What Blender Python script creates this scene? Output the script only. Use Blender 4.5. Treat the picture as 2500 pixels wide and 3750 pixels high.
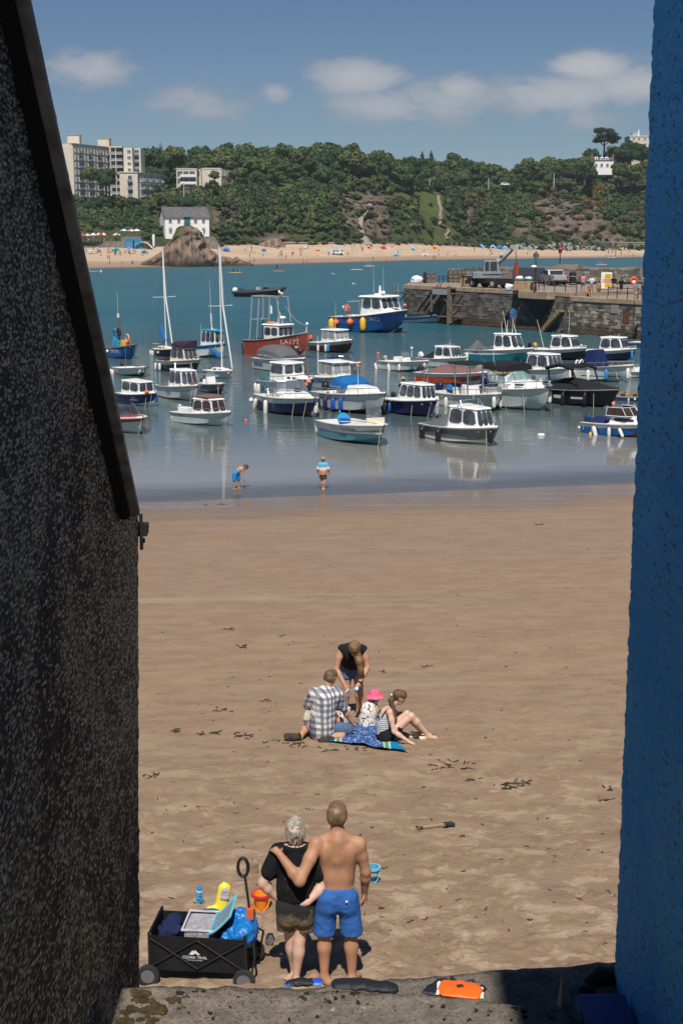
import bpy,bmesh,math,random
import numpy as np
from mathutils import Vector,Matrix,Euler,noise as mnoise
R=math.radians
random.seed(7);rng=np.random.default_rng(7)
scene=bpy.context.scene
for o in list(bpy.data.objects):bpy.data.objects.remove(o)
COL=scene.collection
# camera, sky, sun, exposure
CAM_Z=10.0;PITCH=R(11.08);FPX=3750/36*50.0
cd=bpy.data.cameras.new('camera');cam=bpy.data.objects.new('camera',cd);COL.objects.link(cam)
cam.location=(0,0,CAM_Z);cam.rotation_euler=(math.pi/2-PITCH,0,0)
cd.sensor_fit='VERTICAL';cd.sensor_height=36;cd.sensor_width=24;cd.lens=50
cd.clip_start=0.05;cd.clip_end=20000
scene.camera=cam
SUN_EL=R(57);SUN_AZ=R(1.6)
sl=bpy.data.lights.new('sun','SUN');sun=bpy.data.objects.new('sun',sl);COL.objects.link(sun)
sl.energy=4.9;sl.angle=R(0.53);sl.color=(1.0,0.955,0.88)
sd=Vector((math.cos(SUN_EL)*math.sin(SUN_AZ),math.cos(SUN_EL)*math.cos(SUN_AZ),-math.sin(SUN_EL)))
sun.rotation_euler=sd.to_track_quat('-Z','Y').to_euler();sun.location=(0,-20,60)
scene.view_settings.view_transform='Standard';scene.view_settings.look='None'
scene.view_settings.exposure=0.14;scene.view_settings.gamma=1.0
scene.view_settings.use_curve_mapping=False
scene.render.engine='CYCLES'
scene.cycles.max_bounces=6;scene.cycles.diffuse_bounces=3;scene.cycles.glossy_bounces=4
scene.cycles.transparent_max_bounces=16;scene.cycles.caustics_reflective=False;scene.cycles.caustics_refractive=False
scene.cycles.use_denoising=True;scene.cycles.adaptive_threshold=0.015
def nd(nt,typ,**kw):
 n=nt.nodes.new(typ)
 for k,v in kw.items():setattr(n,k,v)
 return n
def math_n(nt,op,a,b=None,c=None,clamp=False):
 n=nt.nodes.new('ShaderNodeMath');n.operation=op;n.use_clamp=clamp
 for i,v in enumerate((a,b,c)):
  if v is None:continue
  if isinstance(v,(int,float)):n.inputs[i].default_value=v
  else:nt.links.new(v,n.inputs[i])
 return n.outputs[0]
def smooth(nt,v,lo,hi):
 n=nt.nodes.new('ShaderNodeMapRange');n.interpolation_type='SMOOTHSTEP'
 nt.links.new(v,n.inputs[0]);n.inputs[1].default_value=lo;n.inputs[2].default_value=hi
 return n.outputs[0]
def mixc(nt,fac,a,b):
 n=nt.nodes.new('ShaderNodeMix');n.data_type='RGBA'
 for i,v in((0,fac),(6,a),(7,b)):
  if isinstance(v,(int,float)):n.inputs[i].default_value=v
  elif isinstance(v,tuple):n.inputs[i].default_value=(*v[:3],1)
  else:nt.links.new(v,n.inputs[i])
 return n.outputs[2]
def noise_n(nt,vec,scale,detail=4,rough=0.55,dist=0.0):
 n=nt.nodes.new('ShaderNodeTexNoise');n.inputs['Scale'].default_value=scale
 n.inputs['Detail'].default_value=detail;n.inputs['Roughness'].default_value=rough
 n.inputs['Distortion'].default_value=dist
 if vec is not None:nt.links.new(vec,n.inputs['Vector'])
 return n.outputs[0]
def scaled(nt,vec,s,loc=(0,0,0)):
 n=nt.nodes.new('ShaderNodeMapping');nt.links.new(vec,n.inputs[0])
 n.inputs['Scale'].default_value=s;n.inputs['Location'].default_value=loc
 return n.outputs[0]
W=bpy.data.worlds.new('World');scene.world=W;W.use_nodes=True
nt=W.node_tree;bg=nt.nodes['Background']
sky=nd(nt,'ShaderNodeTexSky',sky_type='NISHITA');sky.sun_disc=False
sky.sun_elevation=SUN_EL;sky.sun_rotation=math.pi+SUN_AZ
sky.air_density=0.9;sky.dust_density=0.1;sky.ozone_density=2.0;sky.altitude=10
tc=nd(nt,'ShaderNodeTexCoord');sep=nd(nt,'ShaderNodeSeparateXYZ');nt.links.new(tc.outputs['Generated'],sep.inputs[0])
hyp=math_n(nt,'SQRT',math_n(nt,'ADD',math_n(nt,'MULTIPLY',sep.outputs[0],sep.outputs[0]),math_n(nt,'MULTIPLY',sep.outputs[1],sep.outputs[1])))
el=math_n(nt,'ARCTAN2',sep.outputs[2],hyp)
az=math_n(nt,'ARCTAN2',sep.outputs[0],sep.outputs[1])
cv=nd(nt,'ShaderNodeCombineXYZ');nt.links.new(az,cv.inputs[0]);nt.links.new(math_n(nt,'MULTIPLY',el,2.0),cv.inputs[1])
n1=noise_n(nt,cv.outputs[0],17,8,0.6,0.35);n2=noise_n(nt,cv.outputs[0],60,6,0.65)
dens=math_n(nt,'ADD',math_n(nt,'MULTIPLY',n1,1.15),math_n(nt,'MULTIPLY',n2,0.45))
def sky_px(x,y):
 xc=(x-1250)/FPX;yc=(1875-y)/FPX
 d=Vector((xc,math.cos(PITCH)+yc*math.sin(PITCH),-math.sin(PITCH)+yc*math.cos(PITCH)))
 return math.atan2(d.x,d.y),math.atan2(d.z,math.hypot(d.x,d.y))
BANKS=[(330,255,210,75,.66),(240,290,160,50,.5),(700,385,320,80,.50),(1010,340,80,50,.52),(1320,285,220,75,.72),(1480,380,420,105,.58),(1680,330,150,65,.58),
(2150,245,170,60,.9),(2060,330,300,95,.72),(2290,310,190,85,.72),(2080,430,320,70,.46),(2150,25,400,14,.12),
(-700,330,380,80,.5),(3300,330,420,90,.5),(4600,300,350,70,.5),(-2300,340,420,80,.5)]
tot=None
for(x,y,w,h,s)in BANKS:
 a0,e0=sky_px(x,y)if-200<x<2700 else((x-1250)/FPX,(855-y)/FPX)
 da=math_n(nt,'MULTIPLY',math_n(nt,'SUBTRACT',az,a0),FPX/(w*1.1))
 de=math_n(nt,'MULTIPLY',math_n(nt,'SUBTRACT',el,e0),FPX/(h*1.15))
 r2=math_n(nt,'ADD',math_n(nt,'MULTIPLY',da,da),math_n(nt,'MULTIPLY',de,de))
 v=math_n(nt,'MULTIPLY',math_n(nt,'POWER',2.718,math_n(nt,'MULTIPLY',r2,-1.0)),s)
 tot=v if tot is None else math_n(nt,'MAXIMUM',tot,v)
mask=smooth(nt,math_n(nt,'ADD',dens,tot),1.00,1.36)
tint=smooth(nt,math_n(nt,'ADD',math_n(nt,'MULTIPLY',n1,0.6),tot),0.55,1.15)
ccol=mixc(nt,tint,(4.6,5.4,6.6),(11.2,10.5,10.2))
tn=nd(nt,'ShaderNodeMix',data_type='RGBA',blend_type='MULTIPLY');tn.inputs[0].default_value=1.0;nt.links.new(sky.outputs[0],tn.inputs[6]);tn.inputs[7].default_value=(.70,.82,.98,1)
mx=mixc(nt,math_n(nt,'MULTIPLY',mask,0.66),tn.outputs[2],ccol)
nt.links.new(mx,bg.inputs[0]);bg.inputs[1].default_value=0.05
# geometry of the view
CT,ST=math.cos(PITCH),math.sin(PITCH)
def ray(px,py):
 xc=(px-1250)/FPX;yc=(1875-py)/FPX
 return Vector((xc,CT+yc*ST,-ST+yc*CT))
def on_z(px,py,z=0.0):
 d=ray(px,py);t=(z-CAM_Z)/d.z
 return Vector((0,0,CAM_Z))+d*t
def at_y(px,py,Y):
 d=ray(px,py);return Vector((0,0,CAM_Z))+d*(Y/d.y)
def ppm(Y,z=0.0):
 return FPX/(Y*CT+(CAM_Z-z)*ST)
 # numpy noise
def _hash(ix,iy,seed):
 n=(ix.astype(np.int64)*374761393+iy.astype(np.int64)*668265263+seed*974634777)&0x7fffffff
 n=((n^(n>>13))*1274126177)&0x7fffffff
 return((n^(n>>16))&0xffff)/65535.0
def vnoise(x,y,seed=0):
 x=np.asarray(x,float);y=np.asarray(y,float)
 ix=np.floor(x);iy=np.floor(y);fx=x-ix;fy=y-iy
 fx=fx*fx*(3-2*fx);fy=fy*fy*(3-2*fy)
 a=_hash(ix,iy,seed);b=_hash(ix+1,iy,seed);c=_hash(ix,iy+1,seed);d=_hash(ix+1,iy+1,seed)
 return(a*(1-fx)+b*fx)*(1-fy)+(c*(1-fx)+d*fx)*fy-0.5
def fbm(x,y,seed=0,octv=4,gain=0.5):
 s=0;a=1.0;f=1.0
 for i in range(octv):
  s=s+a*vnoise(np.asarray(x)*f,np.asarray(y)*f,seed+i*17);a*=gain;f*=2.03
 return s
 # materials
MATS={}
def mat(name,col=(.8,.8,.8),rough=.5,metal=0.0,var=0.06,vscale=3.0,bump=0.0,bscale=60.0,spec=0.5,alpha=None,emit=None,trans=0.0,coat=0.0):
 if name in MATS:return MATS[name]
 m=bpy.data.materials.new(name);m.use_nodes=True;t=m.node_tree;b=t.nodes['Principled BSDF']
 b.inputs['Roughness'].default_value=rough;b.inputs['Metallic'].default_value=metal
 b.inputs['Specular IOR Level'].default_value=spec;b.inputs['Base Color'].default_value=(*col,1)
 if coat:b.inputs['Coat Weight'].default_value=coat
 if trans:b.inputs['Transmission Weight'].default_value=trans
 if alpha is not None:b.inputs['Alpha'].default_value=alpha
 if var or bump:
  g=nd(t,'ShaderNodeTexCoord')
  if var:
   n=noise_n(t,g.outputs['Object'],vscale,5,.6)
   f=smooth(t,n,.3,.7)
   t.links.new(mixc(t,f,tuple(max(0,c*(1-var))for c in col),tuple(min(1,c*(1+var*.7))for c in col)),b.inputs['Base Color'])
  if bump:
   n=noise_n(t,g.outputs['Object'],bscale,4,.6);bp=nd(t,'ShaderNodeBump');bp.inputs['Strength'].default_value=bump
   bp.inputs['Distance'].default_value=0.3/bscale
   t.links.new(n,bp.inputs['Height']);t.links.new(bp.outputs[0],b.inputs['Normal'])
 MATS[name]=m;return m
def srgb(r,g,b):
 f=lambda c:((c/255+.055)/1.055)**2.4 if c>10 else c/255/12.92
 return(f(r),f(g),f(b))
 # mesh builder
class MB:
 def __init__(s):s.v=[];s.f=[];s.m=[]
 def add(s,verts,faces,mi=0):
  o=len(s.v);s.v+=[tuple(p)for p in verts];s.f+=[tuple(i+o for i in f)for f in faces];s.m+=[mi]*len(faces);return s
 def box(s,x0,x1,y0,y1,z0,z1,mi=0,M=None):
  V=[Vector(p)for p in((x0,y0,z0),(x1,y0,z0),(x1,y1,z0),(x0,y1,z0),(x0,y0,z1),(x1,y0,z1),(x1,y1,z1),(x0,y1,z1))]
  if M is not None:V=[M@p for p in V]
  return s.add(V,[(0,3,2,1),(4,5,6,7),(0,1,5,4),(1,2,6,5),(2,3,7,6),(3,0,4,7)],mi)
 def hexa(s,V,mi=0):
  return s.add(V,[(0,3,2,1),(4,5,6,7),(0,1,5,4),(1,2,6,5),(2,3,7,6),(3,0,4,7)],mi)
 def tube(s,pts,r,seg=6,mi=0,cap=True,closed=False):
  pts=[Vector(p)for p in pts];n=len(pts);rr=r if isinstance(r,(list,tuple))else[r]*n
  rings=[];up=Vector((0,0,1));prev=None
  for i,p in enumerate(pts):
   a=pts[i-1]if(i>0 or closed)else p;b=pts[(i+1)%n]if(i<n-1 or closed)else p
   t=(b-a);t=t.normalized()if t.length>1e-9 else Vector((0,0,1))
   if prev is None:
    u=t.cross(up);u=u if u.length>1e-3 else t.cross(Vector((1,0,0)))
   else:u=prev-t*prev.dot(t);u=u if u.length>1e-4 else t.cross(up)
   u.normalize();prev=u;w=t.cross(u)
   rings.append([p+(u*math.cos(k*2*math.pi/seg)+w*math.sin(k*2*math.pi/seg))*rr[i]for k in range(seg)])
  V=[q for ring in rings for q in ring];F=[]
  for i in range(n if closed else n-1):
   j=(i+1)%n
   for k in range(seg):F.append((i*seg+k,i*seg+(k+1)%seg,j*seg+(k+1)%seg,j*seg+k))
  if cap and not closed:F.append(tuple(range(seg))[::-1]);F.append(tuple((n-1)*seg+k for k in range(seg)))
  return s.add(V,F,mi)
 def lathe(s,prof,c=(0,0,0),seg=12,mi=0,M=None,cap=True):
  V=[];F=[]
  for(r,z)in prof:
   for k in range(seg):
    a=2*math.pi*k/seg;p=Vector((r*math.cos(a),r*math.sin(a),z))
    p=M@p if M is not None else p
    V.append(p+Vector(c))
  for i in range(len(prof)-1):
   for k in range(seg):F.append((i*seg+k,i*seg+(k+1)%seg,(i+1)*seg+(k+1)%seg,(i+1)*seg+k))
  if cap:F.append(tuple(range(seg))[::-1]);F.append(tuple((len(prof)-1)*seg+k for k in range(seg)))
  return s.add(V,F,mi)
 def ell(s,c,r,seg=10,ring=6,mi=0,M=None):
  r=(r,r,r)if isinstance(r,(int,float))else r
  V=[];F=[]
  for i in range(ring+1):
   th=math.pi*i/ring;st=max(math.sin(th),1e-3)
   for k in range(seg):
    a=2*math.pi*k/seg;p=Vector((r[0]*st*math.cos(a),r[1]*st*math.sin(a),-r[2]*math.cos(th)))
    V.append((M@p if M is not None else p)+Vector(c))
  for i in range(ring):
   for k in range(seg):F.append((i*seg+k,i*seg+(k+1)%seg,(i+1)*seg+(k+1)%seg,(i+1)*seg+k))
  F.append(tuple(range(seg))[::-1]);F.append(tuple(ring*seg+k for k in range(seg)))
  return s.add(V,F,mi)
 def loft(s,secs,mi=0,cap0=True,cap1=True,closed=True):
  n=len(secs[0]);V=[p for q in secs for p in q];F=[]
  for i in range(len(secs)-1):
   for k in range(n if closed else n-1):
    F.append((i*n+k,i*n+(k+1)%n,(i+1)*n+(k+1)%n,(i+1)*n+k))
  if cap0:F.append(tuple(range(n))[::-1])
  if cap1:F.append(tuple((len(secs)-1)*n+k for k in range(n)))
  return s.add(V,F,mi)
 def prism(s,poly,h0,h1,axis='z',mi=0):
  def P(a,b,h):return{'z':(a,b,h),'y':(a,h,b),'x':(h,a,b)}[axis]
  n=len(poly);V=[P(a,b,h0)for a,b in poly]+[P(a,b,h1)for a,b in poly]
  F=[tuple(range(n))[::-1],tuple(range(n,2*n))]+[(i,(i+1)%n,n+(i+1)%n,n+i)for i in range(n)]
  return s.add(V,F,mi)
 def mesh(s,name):
  me=bpy.data.meshes.new(name);me.from_pydata(s.v,[],s.f);return me
 def build(s,name,mats,parent=None,smooth=False,M=None,bevel=0.0,keep=False):
  me=s.mesh(name)
  if M is not None:me.transform(M)
  mats=mats if isinstance(mats,(list,tuple))else[mats]
  for m in mats:me.materials.append(m)
  if len(mats)>1:me.polygons.foreach_set('material_index',s.m)
  bm=bmesh.new();bm.from_mesh(me);bmesh.ops.recalc_face_normals(bm,faces=bm.faces)
  if bevel>0:
   bmesh.ops.bevel(bm,geom=[e for e in bm.edges if e.is_manifold and e.calc_face_angle(0)>.5],offset=bevel,segments=2,affect='EDGES',profile=.6)
  bm.to_mesh(me);bm.free()
  if smooth:
   me.polygons.foreach_set('use_smooth',[True]*len(me.polygons))
   try:me.set_sharp_from_angle(angle=R(smooth if smooth is not True else 40))
   except Exception:pass
  o=bpy.data.objects.new(name,me);COL.objects.link(o)
  if parent is not None:o.parent=parent
  return o
def np_mesh(name,V,F,mats,parent=None,smooth=False,mi=None):
 me=bpy.data.meshes.new(name);V=np.asarray(V,np.float32);F=np.asarray(F,np.int32);k=F.shape[1]
 me.vertices.add(len(V));me.vertices.foreach_set('co',V.ravel())
 me.loops.add(F.size);me.loops.foreach_set('vertex_index',F.ravel())
 me.polygons.add(len(F));me.polygons.foreach_set('loop_start',np.arange(0,F.size,k,dtype=np.int32))
 mats=mats if isinstance(mats,(list,tuple))else[mats]
 for m in mats:me.materials.append(m)
 if mi is not None:me.polygons.foreach_set('material_index',np.asarray(mi,np.int32))
 me.update(calc_edges=True);me.validate()
 if smooth:me.polygons.foreach_set('use_smooth',np.ones(len(F),bool))
 o=bpy.data.objects.new(name,me);COL.objects.link(o)
 if parent is not None:o.parent=parent
 return o
def tag(o,label=None,cat=None,group=None,kind=None):
 if label:o['label']=label
 if cat:o['category']=cat
 if group:o['group']=group
 if kind:o['kind']=kind
 return o
def thing(name,label,cat,loc=(0,0,0),rz=0.0,group=None,scale=1.0):
 o=bpy.data.objects.new(name,None);COL.objects.link(o);o.empty_display_size=.2
 o.location=loc;o.rotation_euler=(0,0,rz);o.scale=(scale,)*3
 return tag(o,label,cat,group)
def dup(root,parent=None,**kw):
 kids=kw.pop('kids',None)
 c=root.copy();COL.objects.link(c)
 if parent is not None:c.parent=parent
 for ch in list(root.children):dup(ch,c)
 for k,v in kw.items():setattr(c,k,v)
 return c
def share(name,me,parent,M=None,mats=None):
 o=bpy.data.objects.new(name,me);COL.objects.link(o)
 if parent is not None:o.parent=parent
 if M is not None:o.matrix_local=M
 return o
def crumple(o,amp,freq,ridged=True,seed=0.0):
 n=len(o.data.vertices);co=np.empty(n*3,np.float32);nr=np.empty(n*3,np.float32);o.data.vertices.foreach_get('co',co);o.data.vertices.foreach_get('normal',nr)
 k=[]
 for c in co.reshape(-1,3).tolist():p=Vector(c)*freq+Vector((seed,seed*2,0));a=mnoise.noise(p)+.5*mnoise.noise(p*2.1);k.append((.45-abs(a))if ridged else a)
 o.data.vertices.foreach_set('co',co+nr*np.repeat(np.array(k,np.float32),3)*amp);o.data.update();return o
def text_part(name,s,size,m,parent,M,sx=1.0,shear=0.0,align='CENTER',space=1.0):
 cu=bpy.data.curves.new(name,'FONT');cu.body=s;cu.size=size;cu.align_x=align;cu.align_y='CENTER';cu.shear=shear;cu.space_character=space
 cu.resolution_u=3
 t=bpy.data.objects.new('tmp',cu);COL.objects.link(t)
 dg=bpy.context.evaluated_depsgraph_get();me=bpy.data.meshes.new_from_object(t.evaluated_get(dg))
 bpy.data.objects.remove(t);bpy.data.curves.remove(cu);me.name=name;me.materials.clear();me.materials.append(m)
 me.transform(M@Matrix.Diagonal((sx,1,1,1)))
 o=bpy.data.objects.new(name,me);COL.objects.link(o);o.parent=parent
 return o
 # THE SETTING
PY=np.array([-20,5.0,8.0,12.3,17.0,22.0,26.0,35.0,54.5,62.0,75.0,110.0,160.0])
PZ=np.array([4.6,4.0,3.6,3.06,2.48,1.93,1.52,0.86,0.0,-0.30,-1.1,-2.2,-3.0])
_yy=np.linspace(-20,160,1500);_zz=np.interp(_yy,PY,PZ)
_k=np.hanning(31);_k/=_k.sum();_zs=np.convolve(np.pad(_zz,15,mode='edge'),_k,mode='valid')
def sand_base(x,y):return np.interp(np.asarray(y)-0.22*np.asarray(x),_yy,_zs)
def sand_z(x,y):return float(sand_base(x,y))
def on_sand(px,py):
 d=ray(px,py);t=3.0
 for i in range(60):
  p=Vector((0,0,CAM_Z))+d*t;e=p.z-sand_z(p.x,p.y)
  if abs(e)<1e-3:break
  t+=e/max(.12,-d.z)*.6
 return Vector((p.x,p.y,sand_z(p.x,p.y)))
def m_sand():
 m=bpy.data.materials.new('wet_and_dry_sand');m.use_nodes=True;t=m.node_tree;b=t.nodes['Principled BSDF']
 g=nd(t,'ShaderNodeNewGeometry');P=g.outputs['Position'];s=nd(t,'ShaderNodeSeparateXYZ');t.links.new(P,s.inputs[0])
 yy=math_n(t,'SUBTRACT',s.outputs[1],math_n(t,'MULTIPLY',s.outputs[0],.22))
 big=noise_n(t,scaled(t,P,(.5,.9,.5)),1.0,5,.6);mid=noise_n(t,scaled(t,P,(.9,1.5,1)),1.3,6,.62);fine=noise_n(t,P,45,4,.65)
 streak=noise_n(t,scaled(t,P,(.10,.9,.5)),1.0,5,.6)
 c=mixc(t,smooth(t,mid,.3,.72),(.280,.184,.116),(.355,.244,.160))
 near=math_n(t,'SUBTRACT',1.0,smooth(t,math_n(t,'ADD',yy,math_n(t,'MULTIPLY',big,6)),14,30))
 patch=noise_n(t,scaled(t,P,(1.3,1.6,1)),1.6,6,.65,.4)
 dry=math_n(t,'MULTIPLY',smooth(t,patch,.49,.61),near)
 c=mixc(t,math_n(t,'MULTIPLY',dry,.85),c,(.50,.37,.25));dk=noise_n(t,scaled(t,P,(1,1.2,1),(5,2,0)),2.6,7,.7,.5);c=mixc(t,math_n(t,'MULTIPLY',smooth(t,dk,.54,.63),.42),c,(.19,.118,.070))
 seaw=smooth(t,math_n(t,'ADD',yy,math_n(t,'MULTIPLY',math_n(t,'SUBTRACT',streak,.5),18)),24,44)
 c=mixc(t,math_n(t,'MULTIPLY',seaw,.45),c,(.235,.160,.110))
 pale=math_n(t,'MULTIPLY',smooth(t,streak,.57,.70),smooth(t,yy,20,27))
 c=mixc(t,math_n(t,'MULTIPLY',pale,.5),c,(.41,.305,.21))
 wet=smooth(t,math_n(t,'ADD',yy,math_n(t,'MULTIPLY',math_n(t,'SUBTRACT',streak,.5),9)),46.5,52.5)
 c=mixc(t,math_n(t,'MULTIPLY',wet,.62),c,(.165,.122,.092))
 c=mixc(t,math_n(t,'MULTIPLY',smooth(t,fine,.42,.62),.18),c,(.16,.10,.065))
 t.links.new(c,b.inputs['Base Color'])
 damp=math_n(t,'MULTIPLY',smooth(t,streak,.52,.62),smooth(t,yy,34,44))
 r=math_n(t,'SUBTRACT',.95,math_n(t,'MULTIPLY',wet,.72));r=math_n(t,'SUBTRACT',r,math_n(t,'MULTIPLY',damp,.2),clamp=True)
 t.links.new(r,b.inputs['Roughness'])
 b.inputs['Specular IOR Level'].default_value=.35
 bp=nd(t,'ShaderNodeBump');bp.inputs['Distance'].default_value=.035
 t.links.new(math_n(t,'SUBTRACT',1.0,math_n(t,'MULTIPLY',wet,.93)),bp.inputs['Strength'])
 h=math_n(t,'ADD',math_n(t,'MULTIPLY',noise_n(t,P,14,7,.74),1.1),math_n(t,'MULTIPLY',mid,.5))
 t.links.new(h,bp.inputs['Height']);t.links.new(bp.outputs[0],b.inputs['Normal'])
 return m
M_SAND=m_sand()
def build_sand():
 ys=np.concatenate([[-20,-8,2],np.geomspace(5.5,62,560),[70,80,95,110,130,160]])
 uf=np.linspace(-1,1,330);uo=np.array([1.3,1.8,2.6,4,7,12]);u=np.concatenate([-uo[::-1],uf,uo])
 U,Y=np.meshgrid(u,ys);X=U*(np.maximum(Y,5)*.27+1.2)
 Z=sand_base(X,Y)
 fade=np.clip((56-Y)/14,0,1)
 roughn=np.clip((26-Y)/14,.25,1)*fade
 Z=Z+fade*.05*fbm(X*.5,Y*.5,3,3)+roughn*.028*fbm(X*2.2,Y*2.2,5,4,.6)+roughn*np.clip(.6+1.6*vnoise(X*.5,Y*.45,77),.25,1.3)*(.030*np.abs(fbm(X*8,Y*8,9,3))+.014*fbm(X*17,Y*15,19,2))
 npr=3400;t=rng.random(npr)**1.7;fy=9.5+t*34;fx=(rng.random(npr)*2-1)*(fy*.26)
 keep=(vnoise(fx*.35,fy*.3,21)+vnoise(fx*.9,fy*.8,22)*.5)>-.12
 fx,fy=fx[keep],fy[keep]
 for x0,y0 in zip(fx,fy):
  a=rng.normal(.2,.7);dep=rng.uniform(.006,.022)*(1 if y0<24 else .6)
  i0,i1=np.searchsorted(ys,y0-.35),np.searchsorted(ys,y0+.35)
  if i1<=i0:continue
  dx=X[i0:i1]-x0;dy=Y[i0:i1]-y0
  p=dx*math.cos(a)+dy*math.sin(a);q=-dx*math.sin(a)+dy*math.cos(a)
  r2=(p/.06)**2+(q/.125)**2
  Z[i0:i1]+=-dep*np.exp(-r2)+dep*.55*np.exp(-((np.sqrt(r2)-1.5)/.45)**2)
 nr,nc=X.shape;V=np.stack([X,Y,Z],-1).reshape(-1,3)
 a=np.arange(nr-1)[:,None]*nc+np.arange(nc-1)[None];F=np.stack([a,a+1,a+nc+1,a+nc],-1).reshape(-1,4)
 o=np_mesh('sand',V,F,M_SAND,smooth=True);tag(o,kind='structure')
 return X,Y,Z
SX,SY,SZ=build_sand()
def surf(x,y):
 i=int(np.clip(np.searchsorted(SY[:,0],y),1,len(SY)-1));j=int(np.clip(np.searchsorted(SX[i],x),1,SX.shape[1]-1));return float(SZ[i,j])
 # the sea and harbour water
def m_water():
 m=bpy.data.materials.new('sea_water');m.use_nodes=True;t=m.node_tree;t.nodes.clear()
 out=nd(t,'ShaderNodeOutputMaterial');g=nd(t,'ShaderNodeNewGeometry');P=g.outputs['Position'];s=nd(t,'ShaderNodeSeparateXYZ');t.links.new(P,s.inputs[0])
 yy=math_n(t,'SUBTRACT',s.outputs[1],math_n(t,'MULTIPLY',s.outputs[0],.22))
 n_big=noise_n(t,scaled(t,P,(.02,.05,1)),1.0,4,.6)
 n_sh=noise_n(t,scaled(t,P,(.12,.5,1)),1.0,4,.6)
 c=mixc(t,smooth(t,yy,58,80),(.23,.215,.195),(.075,.108,.108))
 c=mixc(t,smooth(t,math_n(t,'ADD',yy,math_n(t,'MULTIPLY',n_big,40)),105,190),c,(.018,.096,.128))
 c=mixc(t,math_n(t,'MULTIPLY',smooth(t,n_big,.45,.7),.35),c,(.016,.070,.092))
 far=smooth(t,yy,380,480);c=mixc(t,math_n(t,'MULTIPLY',far,.5),c,(.028,.105,.135))
 r1=noise_n(t,scaled(t,P,(1.1,2.6,1)),1.0,4,.55,.5);r2=noise_n(t,scaled(t,P,(.35,1.0,1)),1.0,3,.5);r3=noise_n(t,scaled(t,P,(4,7,1)),1.0,3,.6)
 hgt=math_n(t,'ADD',math_n(t,'ADD',math_n(t,'MULTIPLY',r1,.55),math_n(t,'MULTIPLY',r2,1.0)),math_n(t,'MULTIPLY',r3,.14))
 amp=math_n(t,'ADD',math_n(t,'MULTIPLY',smooth(t,yy,52,80),.105),math_n(t,'MULTIPLY',smooth(t,math_n(t,'ADD',yy,math_n(t,'MULTIPLY',n_big,50)),100,190),.75))
 amp=math_n(t,'ADD',amp,.012)
 bp=nd(t,'ShaderNodeBump');bp.inputs['Strength'].default_value=1.0;bp.inputs['Distance'].default_value=.26
 t.links.new(math_n(t,'MULTIPLY',hgt,amp),bp.inputs['Height'])
 df=nd(t,'ShaderNodeBsdfDiffuse');t.links.new(c,df.inputs[0])
 tr=nd(t,'ShaderNodeBsdfTransparent');tr.inputs[0].default_value=(.80,.86,.84,1)
 gl=nd(t,'ShaderNodeBsdfGlossy');t.links.new(math_n(t,'ADD',.03,math_n(t,'MULTIPLY',smooth(t,yy,90,230),.30)),gl.inputs['Roughness']);gl.inputs[0].default_value=(1,1,1,1)
 t.links.new(bp.outputs[0],gl.inputs['Normal'])
 fr=nd(t,'ShaderNodeFresnel');fr.inputs[0].default_value=1.333;t.links.new(bp.outputs[0],fr.inputs['Normal'])
 dep=smooth(t,math_n(t,'ADD',yy,math_n(t,'MULTIPLY',math_n(t,'SUBTRACT',n_sh,.5),4)),54.0,60)
 m1=nd(t,'ShaderNodeMixShader');t.links.new(dep,m1.inputs[0]);t.links.new(tr.outputs[0],m1.inputs[1]);t.links.new(df.outputs[0],m1.inputs[2])
 m2=nd(t,'ShaderNodeMixShader');t.links.new(math_n(t,'MINIMUM',fr.outputs[0],math_n(t,'SUBTRACT',.60,math_n(t,'MULTIPLY',smooth(t,math_n(t,'ADD',yy,math_n(t,'MULTIPLY',n_big,60)),110,230),.36))),m2.inputs[0]);t.links.new(m1.outputs[0],m2.inputs[1]);t.links.new(gl.outputs[0],m2.inputs[2])
 t.links.new(m2.outputs[0],out.inputs[0]);return m
M_WATER=m_water()
mb=MB();xs=np.linspace(-700,700,29);ysw=[44,60,80,110,150,220,320,450,640,900]
for i in range(len(xs)-1):
 for j in range(len(ysw)-1):
  mb.add([(xs[i],ysw[j],0),(xs[i+1],ysw[j],0),(xs[i+1],ysw[j+1],0),(xs[i],ysw[j+1],0)],[(0,1,2,3)])
tag(mb.build('sea',M_WATER),kind='structure')
# the far shore: sand, slope, cliff and wooded hill, all one terrain sheet
FX=np.array([-400,100,330,700,1000,1250,1500,1800,2050,2340,2600,3200.])
F_WAT=np.array([985,985,985,977,969,962,954,950,946,942,940,938.])
F_BAK=np.array([909,909,909,905,898,896,896,912,919,918,918,918.])
F_ZB=np.array([5.0,5,5,5.2,5.6,5.8,5.5,3.2,2.3,2.3,2.3,2.3])
def col_xy(px):
 yw=np.interp(px,FX,F_WAT);yb=np.interp(px,FX,F_BAK);zb=np.interp(px,FX,F_ZB)
 dw=on_z(px,yw,0).y;db=on_z(px,yb,zb).y
 return dw,max(db,dw+25),zb
_cols=np.linspace(-400,3200,90)
_tab=np.array([col_xy(c)for c in _cols]);DW,DB,ZB=_tab.T
def far_px(x,y):return 1250+x/y*FPX*CT
ROCKS=[(1320,770,85,85,1),(1390,820,40,60,.9),(1300,730,60,30,1),(2010,760,120,34,.9),(2075,830,100,52,.95),(1880,840,30,30,.7),(1985,805,60,45,.8),(2130,770,35,60,.6),(840,790,52,40,.9),(1000,880,75,30,1),(1690,800,40,90,.55),(2190,880,60,25,1)]
GRASS=[(1570,760,55,65,.9),(1590,850,70,38,.9),(1470,865,50,20,.5),(1060,690,50,14,.7),(1500,716,90,14,1),(610,740,30,14,.6)]
def field(L,px,py):
 v=0
 for(x,y,w,h,s)in L:v=np.maximum(v,s*np.exp(-(((px-x)/w)**2+((py-y)/h)**2)**1.5))
 return v
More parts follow.
